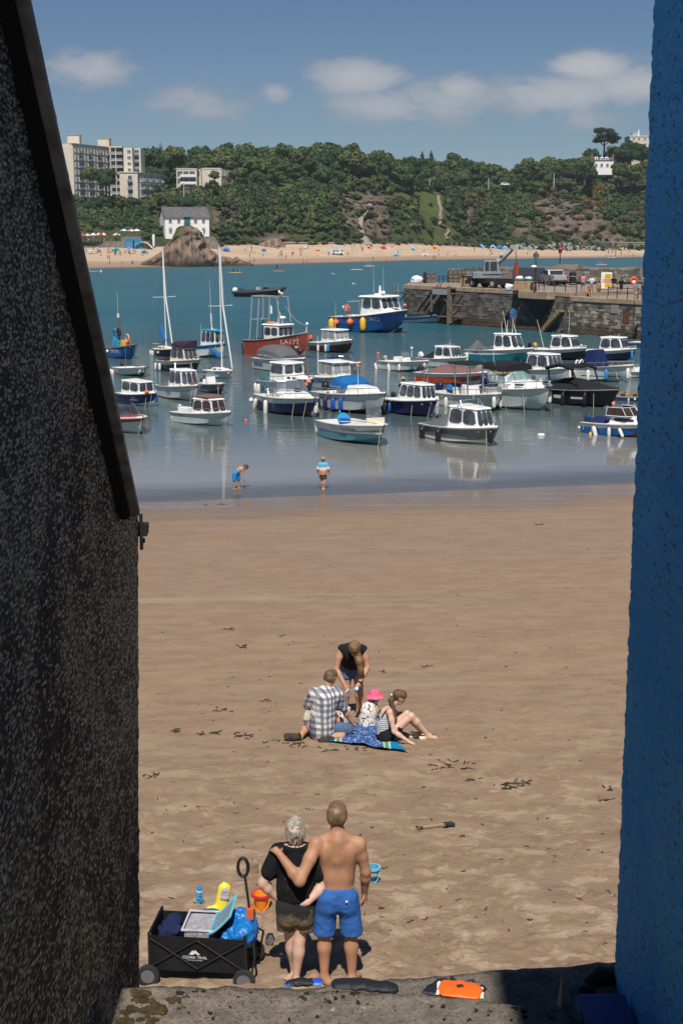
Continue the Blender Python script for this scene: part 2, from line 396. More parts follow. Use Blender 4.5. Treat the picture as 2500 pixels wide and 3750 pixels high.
PD=np.array([0,4,9,22,40,55,75,110,160,230,400,1500.])
def hill_h(c,d):
 """height above the back of the beach, d metres behind it, at photograph column c"""
 top=np.interp(c,[-400,200,330,560,800,1000,1500,2000,2300,3200],[15,15,15,15,21,24,24,24,28,28])
 rise=np.interp(c,[-400,330,560,1000,1400,1900,2200,2400,3200],[20,20,20,20,19,20,30,34,34])
 p=np.interp(d,PD,[0,.06,.22,.62,.92,1.0,1.02,1.02,1.02,1.02,1.02,1.02]);q=np.interp(d,PD,[0,0,0,0,.02,.10,.32,.62,.88,1.0,1.02,.8])
 return top*p+(rise-10)*q
def far_z(x,y):
 c=far_px(x,y);dw=np.interp(c,_cols,DW);db=np.interp(c,_cols,DB);zb=np.interp(c,_cols,ZB)
 s=np.clip((y-dw)/(db-dw),-3,1);beach=np.where(s>0,zb*(.35*s+.65*s*s),s*2.5)
 d=np.maximum(y-db,0)
 return beach+hill_h(c,d)
def row_of(x,y,z):
 dz=z-CAM_Z;depth=y*CT-dz*ST;return 1875-FPX*(y*ST+dz*CT)/depth
def m_terrain():
 m=bpy.data.materials.new('far_shore_ground');m.use_nodes=True;t=m.node_tree;b=t.nodes['Principled BSDF'];b.inputs['Roughness'].default_value=.95;b.inputs['Specular IOR Level'].default_value=.2
 g=nd(t,'ShaderNodeNewGeometry');P=g.outputs['Position'];a=nd(t,'ShaderNodeAttribute',attribute_name='cover');sp=nd(t,'ShaderNodeSeparateColor');t.links.new(a.outputs['Color'],sp.inputs[0])
 n1=noise_n(t,P,.35,6,.65);n2=noise_n(t,scaled(t,P,(.5,.5,.12)),1,6,.7,.8)
 veg=mixc(t,smooth(t,n1,.35,.65),(.028,.040,.016),(.055,.060,.026))
 gr=mixc(t,smooth(t,n1,.3,.7),(.050,.070,.020),(.082,.098,.030))
 rk=mixc(t,smooth(t,n2,.35,.65),(.088,.070,.052),(.195,.150,.115));rk=mixc(t,smooth(t,noise_n(t,P,.9,5,.7),.52,.68),rk,(.055,.045,.040))
 sa=mixc(t,smooth(t,noise_n(t,scaled(t,P,(.05,.2,1)),1,4,.6),.35,.65),(.41,.295,.205),(.49,.37,.27))
 c=mixc(t,sp.outputs[1],veg,gr);c=mixc(t,sp.outputs[0],c,rk)
 wt=smooth(t,math_n(t,'ADD',sp.outputs[2],math_n(t,'MULTIPLY',math_n(t,'SUBTRACT',noise_n(t,scaled(t,P,(.02,.1,1)),1,4,.6),.5),.12)),.60,.74)
 sa=mixc(t,wt,(.30,.205,.145),sa);wet2=smooth(t,sp.outputs[2],.44,.53);sa=mixc(t,wet2,(.16,.115,.085),sa)
 c=mixc(t,smooth(t,sp.outputs[2],.02,.3),c,sa)
 t.links.new(c,b.inputs['Base Color'])
 t.links.new(math_n(t,'SUBTRACT',.95,math_n(t,'MULTIPLY',math_n(t,'MULTIPLY',smooth(t,sp.outputs[2],.3,.42),math_n(t,'SUBTRACT',1.0,wet2)),.6)),b.inputs['Roughness'])
 bp=nd(t,'ShaderNodeBump');bp.inputs['Strength'].default_value=.8;bp.inputs['Distance'].default_value=1.2;t.links.new(math_n(t,'MULTIPLY',n2,sp.outputs[0]),bp.inputs['Height']);t.links.new(bp.outputs[0],b.inputs['Normal'])
 return m
def build_far():
 cs=np.linspace(-500,3200,380)
 ds=np.concatenate([np.linspace(-1.6,0,14)[:-1],np.linspace(0,1,26)])
 dh=np.concatenate([np.linspace(.8,60,62),np.linspace(64,160,26),[200,260,340,460]])
 rows=[]
 for c in cs:
  dw,db,zb=[np.interp(c,_cols,k)for k in(DW,DB,ZB)]
  rows.append(np.concatenate([dw+ds*(db-dw),db+dh]))
 Y=np.array(rows).T;C=np.broadcast_to(cs,Y.shape);X=(C-1250)/(FPX*CT)*Y
 Z=far_z(X,Y);pr=row_of(X,Y,Z)
 rock=np.clip(field(ROCKS,C+60*fbm(X*.08,Z*.08,4),pr+40*fbm(X*.1,Z*.1,8))*1.9-.35,0,1)
 db=np.interp(C,_cols,DB);onhill=np.clip((Y-db-1.5)/3,0,1)
 rock=rock*onhill;grass=np.clip(field(GRASS,C,pr)*1.8-.3,0,1)*onhill
 j=fbm(X*.16,Z*.3+Y*.1,31,5,.62);rg=np.abs(fbm(X*.3+Z*.2,Z*.22,37,4,.6))
 Y2=Y+rock*(j*8-rg*5)+onhill*(1-rock)*2.0*fbm(X*.06,Z*.1,12);Z2=Z+onhill*1.6*fbm(X*.05,Y*.05,14)
 sandm=np.where(Y<=db,.3+.7*np.clip((Y-np.interp(C,_cols,DW))/(db-np.interp(C,_cols,DW))*.8+.2,0,1),np.clip(1-(Y-db)/3,0,1)*.5)
 nr,nc=X.shape;V=np.stack([X,Y2,Z2],-1).reshape(-1,3);a=np.arange(nr-1)[:,None]*nc+np.arange(nc-1)[None];F=np.stack([a,a+1,a+nc+1,a+nc],-1).reshape(-1,4)
 o=np_mesh('hillside_and_far_beach',V,F,m_terrain(),smooth=True);tag(o,kind='structure')
 ca=o.data.color_attributes.new('cover','FLOAT_COLOR','POINT');ca.data.foreach_set('color',np.stack([rock,grass,sandm,np.ones_like(rock)],-1).astype(np.float32).ravel())
build_far()
def far_ground(px,py,lo=None):
 d=ray(px,py);t=300.0
 while t<1500:
  p=Vector((0,0,CAM_Z))+d*t
  if p.z<float(far_z(p.x,p.y)):return p
  t+=1.0
 return p
def far_pt(px,Y):
 x=(px-1250)/(FPX*CT)*Y;return Vector((x,Y,float(far_z(x,Y))))
 # THE TWO HOUSES AND THE QUAY WALL IN FRONT
W.cycles.sampling_method='MANUAL';W.cycles.sample_map_resolution=512
def at_x(px,py,X):
 d=ray(px,py);return Vector((0,0,CAM_Z))+d*(X/d.x)
def m_roughcast(name,base,base2,peb,pebamt,scale,bump,streak=True,lichen=None):
 m=bpy.data.materials.new(name);m.use_nodes=True;t=m.node_tree;b=t.nodes['Principled BSDF'];b.inputs['Roughness'].default_value=.85;b.inputs['Specular IOR Level'].default_value=.3
 g=nd(t,'ShaderNodeNewGeometry');P=scaled(t,g.outputs['Position'],(1,.36,1))
 v=nd(t,'ShaderNodeTexVoronoi');v.inputs['Scale'].default_value=scale;t.links.new(P,v.inputs['Vector'])
 v.inputs['Randomness'].default_value=1
 n1=noise_n(t,scaled(t,P,(1,1,.35)),2.6,6,.65,.6);n2=noise_n(t,P,scale*.55,5,.75);n3=noise_n(t,P,14,5,.7)
 c=mixc(t,smooth(t,n1,.35,.65),base,base2)
 sp=nd(t,'ShaderNodeSeparateColor');t.links.new(v.outputs['Color'],sp.inputs[0])
 thr=math_n(t,'ADD',sp.outputs[0],math_n(t,'ADD',math_n(t,'MULTIPLY',math_n(t,'SUBTRACT',n1,.5),2.6),math_n(t,'MULTIPLY',math_n(t,'SUBTRACT',n3,.5),1.8)))
 pm=smooth(t,thr,1.0-pebamt,1.15-pebamt);pm=math_n(t,'MULTIPLY',pm,math_n(t,'SUBTRACT',1.0,smooth(t,v.outputs['Distance'],.35,.75)))
 pm=math_n(t,'MULTIPLY',pm,smooth(t,n2,.30,.52))
 pc=mixc(t,sp.outputs[1],tuple(k*.25 for k in peb),peb)
 c=mixc(t,pm,c,pc)
 if lichen is not None:
  l=noise_n(t,P,5.2,5,.6);c=mixc(t,math_n(t,'MULTIPLY',smooth(t,l,.70,.76),.7),c,lichen)
 t.links.new(c,b.inputs['Base Color'])
 h=math_n(t,'ADD',math_n(t,'MULTIPLY',math_n(t,'SUBTRACT',1.0,v.outputs['Distance']),1.0),math_n(t,'ADD',math_n(t,'MULTIPLY',n2,1.0),math_n(t,'MULTIPLY',n3,.8)))
 bp=nd(t,'ShaderNodeBump');bp.inputs['Strength'].default_value=bump;bp.inputs['Distance'].default_value=.7/scale
 t.links.new(h,bp.inputs['Height']);t.links.new(bp.outputs[0],b.inputs['Normal']);return m
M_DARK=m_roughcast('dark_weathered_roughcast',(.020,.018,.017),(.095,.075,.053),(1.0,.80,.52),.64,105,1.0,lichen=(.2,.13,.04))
M_BLUE=m_roughcast('blue_painted_roughcast',(.045,.40,.88),(.10,.50,.95),(.2,.56,.95),.3,80,.8,lichen=(.22,.46,.78))
M_TIMBER=mat('weathered_dark_timber',(.34,.29,.24),.8,var=.45,vscale=9,bump=.6,bscale=40)
M_SLATE=mat('roof_slate',(.06,.063,.07),.7,var=.25,vscale=4,bump=.3)
def rough_wall(name,X,yprof,z0,z1,ystart,mtl,parent,step,amp,sgn,seed):
 """a wall face in the plane X with a bumpy surface; yprof(z) is where its far corner stands"""
 zs=np.arange(z0,z1,step);n=int((yprof(z0)-ystart)/step);us=np.linspace(0,1,n)
 U,Z=np.meshgrid(us,zs);E=np.array([yprof(z)for z in zs])[:,None];Y=ystart+U*(E-ystart)
 def bump(a,b):return amp*(1.4*np.abs(vnoise(a/.024,b/.011,seed))+1.2*vnoise(a/.06,b/.028,seed+1)+1.0*vnoise(a/.09,b/.09,seed+2))
 Xd=X+sgn*bump(Y,Z);edge=np.clip((U-.985)/.015,0,1);Y=Y+edge*bump(Y+31,Z+7)*.8
 nr,nc=Xd.shape;V=np.stack([Xd,Y,Z],-1).reshape(-1,3)
 back=np.stack([np.full(nr,X-sgn*.5),Y[:,-1],zs],-1);V=np.concatenate([V,back])
 a=np.arange(nr-1)[:,None]*nc+np.arange(nc-1)[None];F=np.stack([a,a+1,a+nc+1,a+nc],-1).reshape(-1,4)
 i=np.arange(nr-1);F2=np.stack([i*nc+nc-1,nr*nc+i,nr*nc+i+1,(i+1)*nc+nc-1],-1)
 F=np.concatenate([F,F2]);F=F if sgn<0 else F[:,::-1]
 return np_mesh(name,V,F,mtl,parent,smooth=True)
 # dark house on the left
XL=-0.9
ca,cb=at_x(505,1950,XL),at_x(510,3600,XL)
def yl(z):return cb.y+(ca.y-cb.y)*(z-cb.z)/(ca.z-cb.z)
H1=thing('dark_gabled_house','dark roughcast gable wall with sloping timber verge, filling the left side','house',(0,0,0))
e0,e1=at_x(112,0,-.815),at_x(513,1880,-.815)
slope=(e0.z-e1.z)/(e0.y-e1.y)
def gable():
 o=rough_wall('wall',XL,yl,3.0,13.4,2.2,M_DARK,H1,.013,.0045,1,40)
 bm=bmesh.new();bm.from_mesh(o.data)
 n=Vector((0,-slope,1)).normalized();p=at_x(509,1885,XL)+Vector((0,0,.03))
 bmesh.ops.bisect_plane(bm,geom=bm.verts[:]+bm.edges[:]+bm.faces[:],plane_co=p,plane_no=n,clear_outer=True);bm.to_mesh(o.data);bm.free()
gable()
mb=MB();yA,yB=e1.y,1.0;zA,zB=e1.z,e1.z+slope*(1.0-e1.y)
nn=Vector((0,-slope,1)).normalized();dn=Vector((0,1,slope)).normalized()
def bar(mb,x0,x1,lo,hi,ya=yA,yb=yB):
 P=[]
 for(yy,zz)in((ya,zA+slope*(ya-yA)),(yb,zA+slope*(yb-yA))):
  for x in(x0,x1):
   for h in(lo,hi):P.append(Vector((x,yy,zz))+nn*h)
 mb.hexa([P[0],P[2],P[6],P[4],P[1],P[3],P[7],P[5]])
b1=MB();bar(b1,-.853,-.815,-.013,0.016);b1.build('barge_board',M_TIMBER,H1,bevel=.006)
b2=MB();bar(b2,-.898,-.855,-.03,-.012);b2.build('soffit',mat('shadow_black_soffit',(.02,.019,.018),.9),H1)  # strip coloured near black to give the shadow gap under the verge
b3=MB()
for k in range(18):bar(b3,-4.2,-.832-.004*(k%2),.004+.004*(k%2),.024+.004*(k%2),yA+.02-k*.2,yA+.02-k*.2-.197)
b3.build('roof',M_SLATE,H1)
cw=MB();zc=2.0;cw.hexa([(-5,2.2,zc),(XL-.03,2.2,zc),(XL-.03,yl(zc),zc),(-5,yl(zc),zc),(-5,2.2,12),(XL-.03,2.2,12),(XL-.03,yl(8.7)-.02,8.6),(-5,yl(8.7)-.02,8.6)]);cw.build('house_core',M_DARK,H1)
gp=[(.0,-.02),(.075,-.02),(.078,-.04),(.065,-.065),(.015,-.07),(0,-.07)]
gy,gz=ca.y+.01,at_x(540,1905,-.86).z
g1=MB();g1.add([(-.862,gy+a,gz+b)for a,b in gp]+[(-3.5,gy+a,gz+b)for a,b in gp],[tuple(range(6)),(11,10,9,8,7,6)]+[(i,6+i,6+(i+1)%6,(i+1)%6)for i in range(6)])
g1.tube([(-.885,gy+.03,gz-.085),(-.885,gy+.03,gz-.105)],.012);g1.box(-.893,-.88,gy-.005,gy+.014,gz-.13,gz+.03)
g1.build('gutter',mat('rusted_iron_gutter',(.010,.009,.008),.7,var=.4,vscale=20),H1)
b4=MB();b4.ell(e0+dn*-1.35+Vector((.0,0,.0)),.016);b4.build('bolt_head',M_TIMBER,H1)
# blue house on the right
XR=1.15
cr=at_x(2319,1875,XR)
H2=thing('blue_roughcast_house','blue painted roughcast house wall at the right edge, bumpy in shade','house',(0,0,0))
rough_wall('wall',XR,lambda z:cr.y,3.0,13.0,3.7,M_BLUE,H2,.0115,.0062,-1,60)
mb=MB();mb.box(XR+.03,6,1.6,cr.y-.02,2,13.0);mb.box(XR+.012,6,1.6,3.72,2,13.01)
mb.box(.46,2.4,-2.4,-.8,0,22.4);mb.build('house_core',M_BLUE,H2)  # tall unseen block behind the camera, added to shade the quay and blue wall
# quay wall and slab between them
def m_concrete(name,moss):
 m=bpy.data.materials.new(name);m.use_nodes=True;t=m.node_tree;b=t.nodes['Principled BSDF'];b.inputs['Roughness'].default_value=.95;b.inputs['Specular IOR Level'].default_value=.25
 g=nd(t,'ShaderNodeNewGeometry');P=g.outputs['Position']
 n1=noise_n(t,P,9,6,.7);n2=noise_n(t,P,70,5,.75);n3=noise_n(t,P,26,5,.7,.4)
 c=mixc(t,smooth(t,n1,.3,.7),(.145,.122,.099),(.26,.218,.176));c=mixc(t,math_n(t,'MULTIPLY',smooth(t,n2,.5,.62),.75),c,(.05,.043,.037));c=mixc(t,math_n(t,'MULTIPLY',smooth(t,n2,.60,.68),.0),c,(.4,.36,.3))
 c=mixc(t,math_n(t,'MULTIPLY',smooth(t,n3,.58,.68),.45),c,(.075,.072,.066))
 pal=noise_n(t,scaled(t,P,(1,1.6,1),(7,3,0)),13,3,.5);c=mixc(t,math_n(t,'MULTIPLY',smooth(t,pal,.745,.76),.8),c,(.46,.50,.54))
 wh=noise_n(t,scaled(t,P,(1,1,1),(2,9,0)),30,3,.5);c=mixc(t,math_n(t,'MULTIPLY',smooth(t,wh,.74,.76),.7),c,(.5,.46,.4))
 t.links.new(c,b.inputs['Base Color'])
 bp=nd(t,'ShaderNodeBump');bp.inputs['Strength'].default_value=.9;bp.inputs['Distance'].default_value=.012
 t.links.new(math_n(t,'ADD',n2,math_n(t,'ADD',n3,n1)),bp.inputs['Height']);t.links.new(bp.outputs[0],b.inputs['Normal']);return m
M_CONC=m_concrete('weathered_concrete',True)
def slab(name,poly,ztop,zbot,label,seed):
 """a stone slab with an uneven top and ragged arrises; poly is the outline of its top"""
 bm=bmesh.new();vs=[bm.verts.new((*p,ztop))for p in poly];f=bm.faces.new(vs)
 if f.normal.z<0:f.normal_flip()
 r=bmesh.ops.extrude_face_region(bm,geom=[f]);down=[v for v in r['geom']if isinstance(v,bmesh.types.BMVert)]
 for v in down:v.co.z=zbot
 bmesh.ops.recalc_face_normals(bm,faces=bm.faces)
 bmesh.ops.triangulate(bm,faces=bm.faces)
 for it in range(9):
  es=[e for e in bm.edges if e.calc_length()>.05 and max(v.co.z for v in e.verts)>ztop-.08]
  if not es:break
  bmesh.ops.subdivide_edges(bm,edges=es,cuts=1)
  bmesh.ops.triangulate(bm,faces=[q for q in bm.faces if len(q.verts)>3])
 bm.normal_update()
 for v in bm.verts:
  k=v.co.copy();n=v.normal
  v.co+=n*(float(fbm(k.x*14+k.z*5,k.y*14,seed,3))*.016+float(fbm(k.x*50,k.y*50+k.z*30,seed+5,2))*.008)
 me=bpy.data.meshes.new(name);bm.to_mesh(me);bm.free();me.materials.append(M_CONC)
 me.polygons.foreach_set('use_smooth',[True]*len(me.polygons))
 o=bpy.data.objects.new(name,me);COL.objects.link(o);tag(o,label,'wall');return o
ZS,ZQ=7.2,6.9
q=[on_z(448,3614,ZS),on_z(1000,3617,ZS),on_z(1500,3640,ZS),on_z(2056,3690,ZS),on_z(2095,3755,ZS)]
slab('concrete_parapet',[(p.x,p.y)for p in q]+[(q[-1].x+.05,3.4),(q[0].x-.01,3.4)],ZS,6.4,'mossy concrete parapet slab along the bottom of the view',70)
q2=[on_z(960,3630,ZQ),on_z(1110,3618,ZQ),on_z(1428,3590,ZQ),on_z(1610,3576,ZQ),on_z(1765,3561,ZQ),on_z(2003,3541,ZQ),on_z(2300,3521,ZQ)]
slab('quay_wall',[(p.x,p.y)for p in q2]+[(1.32,3.6),(-.4,3.6)],ZQ,3.2,'rough stone quay wall behind the parapet, half in shadow',80)
# moss cushions on the parapet
M_MOSS=mat('dark_moss',(.022,.014,.006),.95,var=.6,vscale=30,bump=1.0,bscale=120)
M_MOSSG=mat('green_moss',(.045,.032,.006),.95,var=.6,vscale=25,bump=1.0,bscale=120)
mosses=MB();spots=[(525,3650,62),(475,3700,40),(560,3700,55),(440,3738,50),(640,3665,34),(545,3738,40),(500,3640,30),(605,3622,16),(660,3640,18),(715,3632,14),(665,3698,16),(690,3715,14),(680,3655,16),(750,3633,12),(945,3658,16),(990,3663,14),(920,3638,10),(1108,3656,22),(1125,3644,14),(1198,3670,18),(1232,3657,14),(1232,3635,9),(1300,3640,16),(1160,3726,10),(1255,3650,9),(1310,3672,10),(1345,3680,8),(1580,3685,9),(1622,3687,12),(1740,3702,14),(1745,3682,10),(1790,3705,12),(1785,3720,9),(1885,3695,16),(1912,3710,16),(1920,3725,12),(2025,3708,12),(2018,3730,12),(1715,3738,10),(1870,3738,8),(1622,3736,8),(780,3730,10),(840,3690,7),(1060,3735,8),(770,3710,10),(870,3655,8)]
mg=MB()
for i,(x,y,r)in enumerate(spots):
 tgt=mg if r>28 or x in(945,1108)else mosses
 for k in range(3+r//5):
  a=rng.uniform(0,6.28);d=r*rng.random()**.6*.8;p=on_z(x+d*math.cos(a),y+d*.45*math.sin(a),ZS)
  s=r/ppm(p.y,ZS)*rng.uniform(.22,.45)
  if p.y<q[1].y-.02 and p.x>q[0].x+.02:tgt.ell((p.x,p.y,ZS+.002),(s,s*.9,min(.006+s*.16,.014)),8,4)
for o,nm in((mosses.build('moss',M_MOSS,smooth=True),'small dark moss cushions scattered over the concrete parapet'),(mg.build('moss',M_MOSSG,smooth=True),'large brown-green moss clumps at the left end of the parapet')):tag(o,nm,'moss',kind='stuff')
# odds and ends in the shaded corner under the blue wall
def corner():
 p=on_z(2180,3672,6.98);b=MB();b.box(p.x-.085,XR-.02,4.2,p.y,6.4,7.02);o=b.build('blue_ledge',mat('deep_blue_paint',(.008,.045,.22),.6,var=.2,bump=.5),bevel=.008);tag(o,'deep blue painted ledge in the corner below the blue wall','ledge')
 p=on_z(2085,3700,7.05);T=thing('broken_post','dark broken timber post beside the parapet end','post',(p.x,p.y+.02,6.9))
 b=MB();b.loft([[(.045,-.04,-.3),(.045,.04,-.3),(-.04,.04,-.3),(-.04,-.04,-.3)],[(.045,-.04,.12),(.045,.04,.13),(-.04,.04,.16),(-.04,-.04,.15)],[(.02,-.02,.16),(.02,.02,.17),(-.035,.02,.24),(-.035,-.02,.23)],[(-.02,-.006,.25),(-.02,.006,.25),(-.032,.006,.30),(-.032,-.006,.30)]]);b.build('shaft',M_TIMBER,T,bevel=.006)
 b=MB();b.lathe([(.004,-.05),(.018,-.03),(.022,.03),(.018,.09),(.004,.11)],(-.064,-.01,.05));b.build('fender',mat('pale_blue_plastic',(.30,.42,.62),.4),T,smooth=True)
 b=MB();b.ell((.02,.03,.2),(.02,.01,.026));b.build('rope_end',mat('teal_rope',(.05,.22,.25),.8),T,smooth=True)
 for(x,y,s)in((2180,3605,.05),(2215,3590,.07),(2140,3640,.045)):
  c=on_z(x,y,ZQ);b=MB();b.ell((c.x,c.y,ZQ+s*.2),(s,s*.8,s*.7),9,6);o=b.build('tarry_lump',mat('black_tar',(.006,.006,.007),.7,bump=1,bscale=30),smooth=True)
  for v in o.data.vertices:v.co+=Vector((1,1,1))*.0+v.normal*float(vnoise(v.co.x*40,v.co.y*40+v.co.z*33,3))*.02
  tag(o,{2180:'small black tarry lump behind the blue ledge',2215:'largest black tarry lump against the blue wall',2140:'black tarry lump next to the broken post'}[x],'lump')
corner()
# WOODED HILLSIDE
def m_leaf(name,c0,c1,c2,attr=False):
 m=bpy.data.materials.new(name);m.use_nodes=True;t=m.node_tree;b=t.nodes['Principled BSDF'];b.inputs['Roughness'].default_value=.75;b.inputs['Specular IOR Level'].default_value=.2
 g=nd(t,'ShaderNodeNewGeometry');n=noise_n(t,g.outputs['Position'],.28,4,.6);n2=noise_n(t,g.outputs['Position'],1.1,3,.6)
 if attr:
  a=nd(t,'ShaderNodeAttribute',attribute_name='tint');c=a.outputs['Color']
  hs=nd(t,'ShaderNodeHueSaturation');t.links.new(c,hs.inputs['Color']);t.links.new(math_n(t,'ADD',.55,math_n(t,'MULTIPLY',n2,.9)),hs.inputs['Value']);c=hs.outputs[0]
 else:
  oi=nd(t,'ShaderNodeObjectInfo');rmp=nd(t,'ShaderNodeValToRGB');t.links.new(oi.outputs['Random'],rmp.inputs[0])
  e=rmp.color_ramp.elements;e[0].color=(*c0,1);e[1].color=(*c2,1);q=e.new(.5);q.color=(*c1,1)
  hs=nd(t,'ShaderNodeHueSaturation');t.links.new(rmp.outputs[0],hs.inputs['Color']);t.links.new(math_n(t,'ADD',.5,math_n(t,'MULTIPLY',math_n(t,'ADD',n,n2),.52)),hs.inputs['Value']);c=hs.outputs[0]
 t.links.new(c,b.inputs['Base Color']);return m
M_LEAF=m_leaf('broadleaf_foliage',(.026,.060,.022),(.050,.086,.028),(.092,.115,.040))
M_PINE=m_leaf('pine_foliage',(.010,.022,.010),(.013,.028,.012),(.017,.034,.013))
M_SCRUB=m_leaf('scrub_foliage',None,None,None,attr=True)
M_BARK=mat('bark',(.09,.075,.06),.9,var=.3)
M_CLIFF=mat('cliff_rock',(.19,.14,.105),.95,var=.5,vscale=.6,bump=1,bscale=3)
def leaf_cloud(lobes,n,smin,smax,seed,squash=.8,core=True,upb=.25):
 r=np.random.default_rng(seed);C=np.array([l[0]for l in lobes]);Rd=np.array([l[1]for l in lobes],float)
 w=(Rd**2).prod(1)**(1/3);k=r.choice(len(lobes),n,p=w/w.sum())
 d=r.normal(size=(n,3));d[:,2]+=upb;d/=np.linalg.norm(d,axis=1)[:,None]
 p=C[k]+d*Rd[k]*r.uniform(.78,1.08,n)[:,None]
 nrm=d+r.normal(size=(n,3))*.38;nrm/=np.linalg.norm(nrm,axis=1)[:,None]
 u=np.cross(nrm,r.normal(size=(n,3)));u/=np.linalg.norm(u,axis=1)[:,None];v=np.cross(nrm,u)
 s=r.uniform(smin,smax,n)[:,None];s2=s*r.uniform(.55,1,n)[:,None]
 bend=nrm*s*.25
 Q=np.stack([p-u*s-bend,p-v*s2,p+u*s-bend,p+v*s2],1).reshape(-1,3);F=np.arange(n*4).reshape(-1,4)
 if core:
  bm=bmesh.new();bmesh.ops.create_icosphere(bm,subdivisions=1,radius=1);iv=np.array([x.co[:]for x in bm.verts]);fi=np.array([[a.index for a in f.verts]for f in bm.faces]);bm.free()
  Vs=[Q];Fs=[F];o=len(Q)
  for c,rd in zip(C,Rd):Vs.append(iv*rd*.84+c);Fs.append(np.concatenate([fi,fi[:,2:3]],1)[:,[0,1,2,2]]+o);o+=len(iv)
  return np.concatenate(Vs),Fs
 return Q,[F]
def crown_mesh(name,lobes,n,smin,smax,seed,mtl,**kw):
 V,Fs=leaf_cloud(lobes,n,smin,smax,seed,**kw);me=bpy.data.meshes.new(name)
 faces=[tuple(f)for f in Fs[0].tolist()]
 for f in Fs[1:]:faces+=[tuple(q[:3])for q in f.tolist()]
 me.from_pydata(V.tolist(),[],faces);me.materials.append(mtl);return me
def broad_lobes(seed,R0,H):
 r=np.random.default_rng(seed);L=[((0,0,H*.56),(R0*.72,R0*.72,H*.30))]
 for i in range(11):
  a=i*2.4+r.uniform(-.4,.4);e=r.uniform(-.35,1.0);rr=R0*r.uniform(.34,.5);d=R0*.66*math.cos(e*1.2)
  L.append(((d*math.cos(a),d*math.sin(a),H*(.56+.30*math.sin(e*1.2))),(rr,rr,rr*.82)))
 return L
TREE_ME=[crown_mesh('crown',broad_lobes(s,4.6,10.0),1000,.30,.72,s,M_LEAF)for s in range(5)]
TREE_ME.append(crown_mesh('crown',broad_lobes(9,3.4,11.5),800,.30,.65,9,M_LEAF))
tb=MB();tb.tube([(0,0,-2.5),(.1,0,2),(0,.1,4.5),(.2,0,7)],[.42,.33,.24,.08],7)
for a in(0.3,2.2,4.3):tb.tube([(0,.05,3.6),(1.2*math.cos(a),1.2*math.sin(a),5.2),(2.3*math.cos(a),2.3*math.sin(a),6.6)],[.17,.12,.05],5)
TRUNK_ME=tb.mesh('trunk');TRUNK_ME.materials.append(M_BARK)
ntree=[0]
def tree(p,sc,kind,label,group=None,sz=1.0,name='broadleaf_tree'):
 T=thing(name,label,'tree',p,rng.uniform(0,6.28),group,1.0);T.scale=(sc,sc,sc*sz)
 share('crown',TREE_ME[kind],T);share('trunk',TRUNK_ME,T);ntree[0]+=1;return T
AVOID=[(235,600,490,745),(640,850,600,668),(575,800,755,905),(2150,2300,545,640),(2295,2380,470,560),(300,545,835,915),(1380,1490,712,735)];ADEP=[76,76,20,80,132,20,60]
def blocked(px,py,pad=0):return any(a-pad<px<b+pad and c-pad<py<d+pad for a,b,c,d in AVOID)
def plant_wood():
 n=0;cells=[]
 for d in(46,58,72,88,106,126,150,178):
  for c in np.arange(150,2420,72-d*.08):cells.append((c+rng.uniform(-24,24),d+rng.uniform(-7,7)))
 for c,d in cells:
  Y=np.interp(c,_cols,DB)+d;p=far_pt(c,Y);py=row_of(p.x,p.y,p.z);top=row_of(p.x,p.y,p.z+9)
  if c<640 and d<70:continue
  if any(a-34<c<b+34 and top<dd and py>cc and d<dep for(a,b,cc,dd),dep in zip(AVOID,ADEP)):continue
  if field(GRASS,c,py)>.45 or field(ROCKS,c,py)>.5:continue
  if n>=282:break
  s=rng.uniform(.62,1.45)*(1.0 if d>60 else .75)*(1.15 if rng.random()<.15 else 1)
  z1=['on the lower edge of the wood','midway up the wood','on the ridge'][0 if d<66 else 1 if d<115 else 2];z2=next(w for lim,w in((560,'above the apartment block'),(860,'around the low flat-roofed building'),(1180,'left of the scree chute'),(1450,'above the scree chute'),(1700,'above the green bank'),(1900,'left of the brown cliff'),(2140,'above the brown cliff'),(9999,'near the white villa'))if c<lim);tree(p-Vector((0,0,.5)),s,int(rng.integers(0,6)),'broadleaf tree %s %s'%(z1,z2),'trees of the hillside wood',rng.uniform(.85,1.15));n+=1
plant_wood()
SPEC=[(330,668,610,1.0,0,'large dark round tree in front of the apartment block windows'),(390,690,615,1.0,1,'dark tree overlapping the balcony side of the apartment block'),(577,710,680,.38,5,'small slim tree before the low wing of the apartment block'),
(786,660,625,.55,2,'pale green tree before the low flat-roofed building'),(2262,652,596,.8,1,'round tree hugging the side extension of the white villa'),(2310,668,590,.9,3,'bushy tree below the cream hotel'),(2140,640,575,.9,0,'dark tree close left of the white villa'),(2352,600,530,.9,2,'tree in front of the cream hotel by the blue wall')]
for(x,yb,yt,s,k,lab)in SPEC:
 db=float(np.interp(x,_cols,DB));Y=db+34;p=at_y(x,yb,Y);h=(yb-yt)/ppm(Y,p.z);tree(p-Vector((0,0,h*.25)),h/8.0,k,lab)
for i,x in enumerate((528,556,586,612,640,664)):
 Y=float(np.interp(x,_cols,DB))+98;p=at_y(x,640,Y);tree(p,1.0+.2*math.sin(i*2.1),i%6,'ridge tree between the apartment block and the low flats','ridge trees by the flats')
for i,(x,y)in enumerate([(310,850),(350,815),(395,850),(420,790),(455,825),(500,850),(520,795),(560,840),(575,880),(330,760),(375,750),(440,745),(490,750),(545,755),(590,730),(640,745),(300,790),(545,900),(690,745),(735,740)]):
 Y=float(np.interp(x,_cols,DB))+16+(860-y)*.16;p=at_y(x,y+24,Y);tree(p-Vector((0,0,1.5)),rng.uniform(.62,.8),i%6,'lush green tree in the grove behind the terrace cafe','grove behind the cafe')
